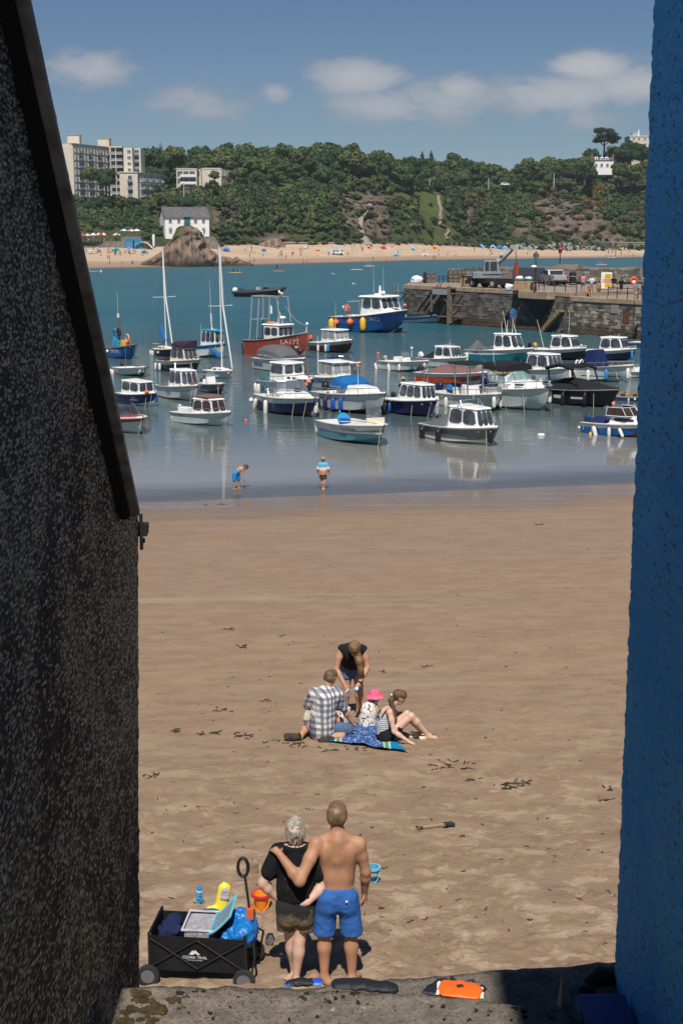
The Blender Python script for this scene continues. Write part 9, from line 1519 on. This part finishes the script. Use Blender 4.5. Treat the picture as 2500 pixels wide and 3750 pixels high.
def spade():
 a,b=on_sand(1528,3040),on_sand(1650,3022);T=thing('beach_spade','black-bladed spade with wooden shaft lying on the sand','spade',(0,0,0));u=(b-a).normalized();z=Vector((0,0,.03));s=Vector((-u.y,u.x,0));q=MB();q.tube([a+u*.07+z,b-u*.10+z],.013,6);q.build('shaft',mat('spade_wood',(.36,.24,.14),.7),T);q=MB();q.tube([a+u*.08+z,a+s*.05+z,a-s*.05+z],.013,6,closed=True);q.build('grip',DK,T);q=MB();c=b-u*.10;q.add([c+s*.045+z,c-s*.045+z,b+u*.03-s*.06+z*.5,b+u*.06+z*.4,b+u*.03+s*.06+z*.5]+[v+Vector((0,0,.012))for v in(c+s*.045+z,c-s*.045+z,b+u*.03-s*.06+z*.5,b+u*.06+z*.4,b+u*.03+s*.06+z*.5)],[(4,3,2,1,0),(5,6,7,8,9)]+[(i,(i+1)%5,5+(i+1)%5,5+i)for i in range(5)]);q.build('blade',mat('sandy_black_steel',(.035,.033,.03),.6,var=.5,vscale=20),T)
spade()
def blanket():
 P=[on_sand(x,y)for x,y in((1262,2650),(1386,2658),(1490,2760),(1170,2712))];n=26;o_=(P[0]+P[1]+P[2]+P[3])/4;ax=((P[1]-P[0])+(P[2]-P[3])).normalized();V=[]
 for i in range(n+1):
  for j in range(n+1):
   u,v=i/n,j/n;w=P[0]*(1-u)*(1-v)+P[1]*u*(1-v)+P[2]*u*v+P[3]*(1-u)*v;e=.035*(1-min(1,4*min(u,1-u,v,1-v)));w=w+Vector((e*float(vnoise(v*9,u*9,2))*3,e*float(vnoise(v*7,u*8,5))*3,.035+.09*max(0,float(fbm(u*6,v*5,8,3)))));V.append(w)
 M=Matrix.Translation(o_);q=[(p-o_)for p in V];k=[];wd=((P[1]-P[0]).length+(P[2]-P[3]).length)/2
 me_v=[(p.x,p.y,p.z)for p in q];F=[(i*(n+1)+j,(i+1)*(n+1)+j,(i+1)*(n+1)+j+1,i*(n+1)+j+1)for i in range(n)for j in range(n)];m=m_pattern('patterned_beach_towel','towel');ob=np_mesh('beach_towel',me_v,F,m,smooth=True);ob.location=o_;tag(ob,'big blue patterned beach towel spread under the family','towel')
 mp=[x for x in m.node_tree.nodes if x.type=='MAPPING' and x.inputs['Scale'].default_value[1]==1.0][0];d=((P[3]-P[0])+(P[2]-P[1])).normalized();mp.inputs['Rotation'].default_value=(0,0,-(math.atan2(d.y,d.x)+math.pi/2));s_=.92/wd;mp.inputs['Scale'].default_value=(s_,1.0,1)
 p=on_sand(1150,2690);o=sdf_obj('striped_towel',[('e',(0,0,.02),(.22,.10,.03),.03),('e',(.10,.05,.04),(.14,.09,.04),.03),('e',(-.1,-.04,.02),(.1,.07,.03),.03)],.018,m_pattern('green_white_stripe','stripes'),None);o.location=p;tag(o,'crumpled pale striped towel beside the kneeling man\'s shoe','towel')
 p=on_sand(1130,2640);o=sdf_obj('picnic_bag',[('e',(0,0,.1),(.08,.07,.11),.03),('e',(.03,0,.2),(.06,.05,.06),.03),('e',(-.03,-.02,.05),(.07,.06,.05),.03)],.018,mat('pale_bag',(.55,.50,.40),.7,var=.4,vscale=14),None);o.location=p;tag(o,'small pale picnic bag behind the kneeling man','bag')
 for x,y,rz,lab in((1518,2701,-1.1,'left of the two cream clogs by the girl\'s feet'),(1556,2707,-.75,'right of the two cream clogs by the girl\'s feet')):
  p=on_sand(x,y);T=thing('clog',lab,'shoe',p,rz);C=mat('cream_foam',(.72,.66,.48),.6,var=.06);sdf_obj('shell',[('c',(0,.05,.045),(0,.10,.035),.052,.045,.03,1),('c',(0,-.08,.025),(0,.06,.02),.042,.05,.03),('c',(-.035,-.10,.05),(.035,-.10,.05),.018,.018,.02)],.012,C,T,clip=[((0,0,.004),(0,0,-1))]);q=MB();q.tube([(-.045,.03,.07),(-.04,-.04,.10),(0,-.08,.105),(.04,-.04,.10),(.045,.03,.07)],.009,5);q.build('heel_strap',C,T);q=MB();[q.ell((dx,dy,.088-abs(dx)*.3-max(0,dy-.05)*.3),.006,6,4)for dx in(-.025,0,.025)for dy in(.04,.07)];q.build('vent_hole',DK,T)
blanket()
# seaweed and flotsam scattered on the sand
def seaweed():
 Vs=MB();r=random.Random(4)
 def strand(p,a,l,w):
  P=[];x,y=p.x,p.y
  for k in range(5):P.append(Vector((x,y,surf(x,y)+.010+(.012 if k in(1,3)else 0)*r.random())));a+=r.uniform(-.9,.9);x+=math.cos(a)*l/4;y+=math.sin(a)*l/4
  Vs.tube(P,[w*.3,w,w*.8,w,w*.2],4)
 heaps=[(1660,2800,60,16),(1885,2868,50,22),(900,2700,30,4),(1010,2712,55,6),(880,2690,25,8),(760,2685,20,6),(800,2682,18,7),(645,2675,22,8),(810,2605,30,7),(980,2568,14,6),(560,2845,26,8),(890,2368,14,8),(832,2305,8,6),(1300,2745,40,6),(1210,2750,40,6),(1100,2735,40,7),(1560,2440,8,4),(1405,2458,9,4),(1965,1920,10,6),(820,1848,14,5),(750,1850,10,4),(1730,2850,20,5),(1030,2330,12,3),(2230,2888,14,4),(2210,2930,14,5)]
 for x,y,w,n in heaps:
  for i in range(n):
   px,py=x+r.uniform(-w,w),y+r.uniform(-.22,.22)*w;p=on_sand(px,py);a=r.uniform(0,6.28);l=r.uniform(.05,.2);d=Vector((math.cos(a),math.sin(a),0))*l;s=Vector((-d.y,d.x,0)).normalized()*.03;strand(p,a,l,r.uniform(.006,.014))
 for i in range(200):
  t=r.random()**.7;py=1830+t*1650;px=r.uniform(510,2290);p=on_sand(px,py);a=r.gauss(0,.5);l=r.uniform(.02,.10);strand(p,a,l,r.uniform(.004,.010))
 tag(Vs.build('seaweed',mat('dried_seaweed',(.030,.030,.016),.8,var=.5,vscale=3)),'dark strands of seaweed and flotsam scattered over the sand','seaweed',kind='stuff')
seaweed()
def clods():
 r=np.random.default_rng(8);n=5200;y=9.5+r.random(n)**1.6*22;x=(r.random(n)*2-1)*y*.26;k=(vnoise(x*.5,y*.45,77)+vnoise(x*1.4,y*1.2,78)*.6)>.02;x,y=x[k],y[k]
 bm=bmesh.new();bmesh.ops.create_icosphere(bm,subdivisions=1,radius=1);iv=np.array([v.co[:]for v in bm.verts]);fi=np.array([[v.index for v in f.verts]for f in bm.faces]);bm.free();Vs=[];Fs=[];o=0
 for a,b in zip(x,y):s=r.uniform(.004,.013);Vs.append(iv*(s*r.uniform(.7,1.5,3)*np.array([1,1,.6]))*r.uniform(.8,1.2,(len(iv),1))+np.array([a,b,surf(a,b)+s*.2]));Fs.append(fi+o);o+=len(iv)
 tag(np_mesh('sand_clods',np.concatenate(Vs),np.concatenate(Fs),M_SAND,smooth=True),'small clods of trampled sand','sand',kind='stuff')
clods()
# wetsuits and dry bag on the quay wall
def on_wall():
 def at(x,y):return on_z(x,y,ZQ)
 p=at(1110,3606);K=mat('black_neoprene',(.010,.012,.016),.6,bump=.4,bscale=30);T=thing('wetsuit','black and blue wetsuit lying on the wall edge below the couple','wetsuit',(p.x,p.y-.0,ZQ),scale=.58);T.scale.z=.24;crumple(sdf_obj('suit',[('c',(-.06,0,.035),(.06,.0,.045),.035,.04,.03),('c',(-.1,.0,.03),(-.02,.0,.07),.03,.03,.03),('e',(0,.0,.05),(.07,.04,.045),.03)],.008,K,T),.018,14);q=MB();q.tube([(.075,0,.045),(.10,0,.05),(.135,.0,.045)],[.046,.05,.042],8);q.tube([(-.09,-.02,.022),(-.135,-.01,.02)],[.03,.022],8);q.build('blue_panel',mat('blue_neoprene',(.008,.09,.50),.5),T,smooth=True)
 p=at(1325,3612);T=thing('wetsuit','plain black wetsuit draped over the wall, right of the blue one','wetsuit',(p.x,p.y-.0,ZQ),scale=.58);T.scale.z=.22;crumple(sdf_obj('suit',[('c',(-.17,.0,.035),(.18,-.03,.04),.05,.062,.03),('c',(-.16,.03,.03),(.0,.02,.06),.05,.045,.03),('e',(.03,.0,.08),(.05,.045,.03),.02),('c',(.1,-.03,.045),(.2,-.05,.04),.06,.058,.03)],.009,K,T),.022,9)
 q=at(1682,3632);T=thing('dry_bag','bright orange dry bag with black straps on the quay wall','bag',(q.x,q.y,ZQ),R(-8),scale=.62);T.scale=(.62,.74,.26);sdf_obj('pouch',[('c',(-.10,.0,.05),(.11,.0,.05),.045,.045,.02),('c',(-.10,-.04,.03),(.11,-.05,.03),.035,.035,.02),('c',(-.10,.05,.05),(.10,.05,.04),.035,.03,.02),('c',(.0,-.03,.05),(.0,.05,.06),.035,.035,.02)],.009,mat('orange_pvc',(.85,.13,.01),.45,var=.06,bump=.3,bscale=25),T);q=MB();q.tube([(-.02,0,.1),(.0,.005,.112),(.025,0,.1)],.010,6);q.tube([(-.01,-.015,.1),(.015,.015,.105)],.009,6);q.build('buckle',K,T);q=MB();q.tube([(-.14,-.02,.04),(-.185,.02,.05),(-.15,.07,.07),(-.09,.09,.06)],.014,6);q.tube([(-.07,.08,.07),(-.06,.11,.09),(-.04,.08,.07)],.010,6);q.tube([(.14,-.02,.03),(.17,.03,.04),(.14,.06,.05)],.013,6);q.tube([(.04,.08,.06),(.08,.10,.07),(.10,.07,.05)],.01,6);q.build('strap',K,T);q=MB();q.tube([(-.145,-.07,.03),(-.145,.06,.06)],.012,6);q.tube([(.15,-.07,.025),(.15,.05,.04)],.012,6);q.build('white_seam',CL['white'],T);q=MB();q.hexa([(-.26,-.06,.004),(-.15,-.07,.004),(-.15,.05,.004),(-.22,.05,.004),(-.25,-.05,.045),(-.15,-.06,.05),(-.15,.04,.06),(-.2,.04,.05)]);q.build('mesh_pocket',K,T,bevel=.01)
on_wall()
# LIFE ON THE FAR BEACH AND IN THE BAY
def far_life():
 r=random.Random(12);names=list(CL);tops=['white','red','blue','black','navy','pink','sky','orange','teal',None,None,None]
 def at(px,py):
  p=far_ground(px,py);
  if p.z<.02:p=on_z(px,py,0)
  return Vector((p.x,p.y,max(p.z,-.25)))
 def put(px,py,pose,lab,sc=1.0,dz=0.0):
  t=r.choice(tops);p=at(px,py);cn={None:'bare-chested'}.get(t,'in %s top'%t);person(p+Vector((0,0,dz)),r.uniform(0,6.28),pose,r.randint(0,1)if pose in('stand','sit')else 0,('tiny %s bather %s' if t is None else 'tiny figure %s %s')%(cn,lab),CL.get(t),CL[r.choice(['navy','black','blue','red','khaki'])],r.choice([SK1,SK3,SK4]),r.randint(0,2),sc,'far beach visitors')
 for x,y in[(402,972),(448,978),(486,975),(559,968),(669,976),(696,969),(722,969),(743,970)]:put(x,y,r.choice(['stand','walk']),'paddling at the edge left of or before the tall rock',r.uniform(.9,1.05))
 for x,y in[(788,985),(848,988),(328,998),(371,999)]:put(x,y,'stand','standing waist-deep off the tall rock',.9,-.7)
 for i in range(26):put(r.uniform(310,545),r.uniform(917,938),r.choice(['sit','sit','stand','walk']),'on the crowded sand below the cafe',1.05)
 for i in range(40):x=r.uniform(815,1560);put(x,np.interp(x,[815,1560],[925,908])+r.uniform(-12,24),r.choice(['sit','stand','walk']),'on the middle stretch of the far sand',1.0)
 for x,y in[(395,950),(402,953),(1022,944),(1031,946),(1047,950),(930,963),(1110,969),(1124,971),(915,968),(1366,957),(1414,956),(1586,951),(1592,951)]:put(x,y,r.choice(['stand','walk']),'strolling on the wet sand by the water',1.0)
 for i in range(20):x=r.uniform(1600,2330);put(x,925+r.uniform(-6,16),r.choice(['sit','stand','walk']),'on the right-hand far sand beyond the pier',1.0)
 for x,y in[(2218,941),(2252,940),(2285,935),(2300,935),(2318,939)]:put(x,y,'stand','wading beyond the pier parapet',1.0,-.4)
 def tent(px,py,c,lab,s=1.0):
  p=at(px,py);T=thing('beach_tent',lab,'tent',p);q=MB();q.add([(1.3*s*math.cos(a)*math.cos(e),.9*s*math.sin(a)*math.cos(e),1.35*s*math.sin(e))for e in(0,.6,1.2)for a in np.linspace(0,2*math.pi,10,endpoint=False)]+[(0,0,1.38*s)],[(k*10+i,k*10+(i+1)%10,k*10+10+(i+1)%10,k*10+10+i)for k in range(2)for i in range(10)]+[(20+i,20+(i+1)%10,30)for i in range(10)]);q.build('shell',CL[c],T,smooth=40);q=MB();q.ell((0,-.6*s,.4*s),(.6*s,.35*s,.45*s),8,5);q.build('opening',DK,T)
 for a in[(427,920,'teal','teal pop-up tent on the sand below the cafe'),(529,929,'teal','pale teal pop-up tent left of the tall rock'),(828,922,'blue','bright blue tent right of the tall rock',1.2),(1350,911,'pink','pink and red beach shelter before the scree'),(1402,912,'red','red pop-up tent near the long sea wall'),(1510,917,'sky','pale blue shelter under the sea wall'),(1589,912,'orange','rust coloured tent by the long sea wall'),(1760,909,'sky','leftmost blue tent by the rock armour',1.2),(1803,910,'sky','second blue tent by the rock armour',1.2),(1829,913,'blue','third and largest blue tent by the rock armour',1.3),(1848,913,'sky','fourth blue tent close to the crane boom',1.1),(2033,906,'blue','blue shelter among the boulders',1.0),(2173,910,'blue','blue shelter at the right end of the boulders',.9),(2283,915,'yellow','yellow-green pop-up tent near the blue wall',1.1),(966,921,'blue','small blue shelter by the cliff foot rock',.8)]:tent(*a)
 def parasol(px,pyb,pyt,wpx,cols,lab,z=None):
  Y=(float(np.interp(px,_cols,DB))+4)if z else None;p=at_y(px,pyb,Y)if z else at(px,pyb);k=ppm(p.y,p.z);h=(pyb-pyt)/k;w=wpx/k/2;T=thing('parasol',lab,'parasol',p);q=MB();q.tube([(0,0,-.3),(0,0,h)],.05,5);q.build('pole',MATS['white_mast'],T)
  for i in range(8):a0,a1=i*math.pi/4,(i+1)*math.pi/4;q=MB();q.add([(0,0,h),(w*math.cos(a0),w*math.sin(a0),h*.72),(w*math.cos(a1),w*math.sin(a1),h*.72)],[(0,1,2)]);q.build('panel',CL[cols[i%len(cols)]],T)
 for i,(x,y0,y1,w,c)in enumerate([(306,884,855,30,['red']),(322,884,855,26,['white','sky']),(344,884,853,34,['white','red','white']),(365,884,852,34,['red','red','white']),(381,884,852,26,['white','orange']),(428,884,853,34,['red','white']),(455,866,838,32,['white','sky']),(482,866,839,34,['white','pink']),(502,866,838,30,['white'])]):parasol(x,y0,y1,w,c,'%s parasol, number %s from the left on the cafe terrace'%(' and '.join(dict.fromkeys(c)),['one','two','three','four','five','six','seven','eight','nine'][i]),1)
 for i,(x,y0,y1,w,c)in enumerate([(358,925,902,22,['teal']),(400,925,907,22,['grey']),(335,930,915,30,['grey','white']),(480,930,912,26,['sky','grey']),(1118,912,902,16,['white']),(1962,913,903,16,['white'])]):parasol(x,y0,y1,w,c,'%s sunshade on the far sand, %s'%(c[0],['below the cafe wall','left of the teal tent','at the crowd beside the dark gable','among the crowd left of the rock','left of the patrol truck','before the boulders'][i]))
 Y=float(np.interp(420,_cols,DB))+2;T=thing('cafe_terrace','stone terrace wall of the beach cafe with two blue arched doors','terrace',(0,0,0));a,b=at_y(290,884,Y),at_y(545,912,Y);q=MB();q.box(a.x,b.x,Y,Y+9,b.z-2,a.z);q.build('wall',M_STONE,T);c,d=at_y(445,866,Y+3),at_y(520,885,Y+3);q=MB();q.box(c.x,d.x,Y+2,Y+9,d.z,c.z);q.build('upper_wall',M_STONE,T);Bl=mat('blue_door_paint',(.03,.16,.30),.6)
 for x in(475,505):e=at_y(x,912,Y-.2);w=1.7;q=MB();q.prism([(e.x-w,e.z)]+[(e.x+w*math.cos(t),e.z+2.4+1.7*math.sin(t))for t in np.linspace(math.pi,0,9)]+[(e.x+w,e.z)],Y-.25,Y-.02,'y');dr=q.build('arched_door',Bl,T);q=MB();q.box(e.x-1.2,e.x+1.2,Y-.3,Y-.26,e.z,e.z+2.2);q.build('door_panel',mat('blue_panel_paint',(.04,.22,.40),.5),dr)
 for i in range(9):put2=at_y(310+i*14,884,Y+2);person(Vector((put2.x,Y+2+(i%3),a.z)),i*1.3,'sit' if i%2 else 'stand',0,'tiny figure on the cafe terrace under the parasols',CL[names[i%9]],CL['navy'],SK1,0,1.0,'cafe terrace guests')
 p=at(527,912);T=thing('shade_sail','pale stretched shade sail beside the blue doors','canopy',p);q=MB();q.loft([[(x*3,y*2.2,2.6-1.9*x*x-.25*abs(y))for y in(-1,0,1)]for x in np.linspace(-1,1,9)],closed=False,cap0=False,cap1=False);q.build('sail',CL['white'],T,smooth=True);q=MB();q.tube([(0,0,0),(0,0,2.6)],.06,5);q.build('pole',DK,T)
 p=at(566,908);T=thing('feather_flag','white curved feather flag left of the tall rock','flag',p);q=MB();q.prism([(0,.3),(.2,4.6),(-.3,4.9),(-.75,4.2),(-.55,.9)],-.02,.02,'y');q.build('cloth',CL['white'],T);q=MB();q.tube([(.02,0,0),(.22,0,4.6),(-.2,0,5.0)],.04,5);q.build('pole',DK,T)
 p=at(1171,938);T=thing('lifeguard_flag','red and yellow lifeguard flag planted on the sand','flag',p);q=MB();q.tube([(0,0,0),(0,0,2.3)],.04,5);q.build('pole',CL['white'],T);q=MB();q.box(-1.5,-.04,-.02,.02,1.75,2.25);q.build('red_half',CL['red'],T);q=MB();q.box(-1.5,-.04,-.02,.02,1.2,1.75);q.build('yellow_half',CL['yellow'],T)
 for i,(x,c)in enumerate(((1450,'sky'),(1556,'white'))):p=at(x,941);T=thing('surfboard',('blue and white rescue board standing on the sand','red and white rescue board standing on the sand')[i],'board',p,.3);q=MB();q.ell((0,0,.7),(1.6,.1,.42),14,6);q.build('deck',CL[c],T,smooth=True);q=MB();q.ell((0,-.04,.7),(.9,.1,.25),12,6);q.build('panel',CL['blue' if i==0 else 'red'],T,smooth=True)
 p=at(1235,934);T=thing('patrol_truck','white and pale blue patrol truck parked on the far sand','vehicle',p);q=MB();q.loft([[(-2.3,y,.5),(2.2,y,.5),(2.25,y,1.1),(1.1,y,1.25),(.8,y,2.1),(-2.2,y,2.15)]for y in(-.9,.9)]);q.build('body',CL['white'],T,bevel=.06);q=MB();q.box(-1.9,.7,-.93,.93,1.35,1.9);q.build('windows',mat('truck_glass',(.10,.22,.30),.15),T);q=MB();q.box(-1.6,.3,-.8,.8,2.2,2.5);q.build('roof_rack',CL['sky'],T)
 for x in(-1.4,1.4):q=MB();q.tube([(x,-.95,.42),(x,.95,.42)],.42,12);q.build('wheel',mat('tyre',(.015,.015,.016),.8),T)
 for i,(x,y,n,c,lab)in enumerate([(862,999,2,'yellow','paddleboard with two kneeling people left of the inflatable'),(1021,994,1,'orange','orange paddleboard with one standing rider'),(1306,988,1,'white','kayak with one paddler in the middle of the bay'),(1352,975,1,'white','small kayak farther out near the far beach'),(2201,970,2,'white','white board with two people lying on it beyond the parapet'),(2237,944,1,'white','white paddleboard at the shore beyond the parapet'),(340,995,0,'sky','pale blue board end showing beside the dark gable')]):
  p=on_z(x,y,0);T=thing('paddleboard',lab,'paddleboard',p,r.uniform(-.2,.2));q=MB();q.ell((0,0,.06),(1.9,.42,.1),14,6);q.build('board',CL[c],T,smooth=True);q=MB();q.ell((.9,0,.15),(.5,.25,.03),8,4);q.build('deck_pad',CL['orange' if c!='orange' else 'yellow'],T)
  for k in range(n):person(p+Vector((-.5+k*1.0,0,.14)),r.uniform(0,6),'stand' if i==1 else 'sit',k%2,'paddler %s on the %s'%(['in front','behind'][k]if n>1 else 'alone',' '.join(lab.split()[:7])),CL[r.choice(['red','navy','orange'])],CL['black'],SK1,0,.95)
far_life()
# SEA HAZE
def sea_haze():
 q=MB();q.box(-1500,1500,-40,1350,-6,75);m=bpy.data.materials.new('sea_air');m.use_nodes=True;t=m.node_tree;t.nodes.clear();o=nd(t,'ShaderNodeOutputMaterial');v=nd(t,'ShaderNodeVolumePrincipled');v.inputs['Color'].default_value=(.86,.92,1,1);v.inputs['Density'].default_value=.0001;v.inputs['Anisotropy'].default_value=.1;t.links.new(v.outputs[0],o.inputs['Volume'])
 tag(q.build('haze',m),'thin sea haze over the bay','haze',kind='stuff')
sea_haze()
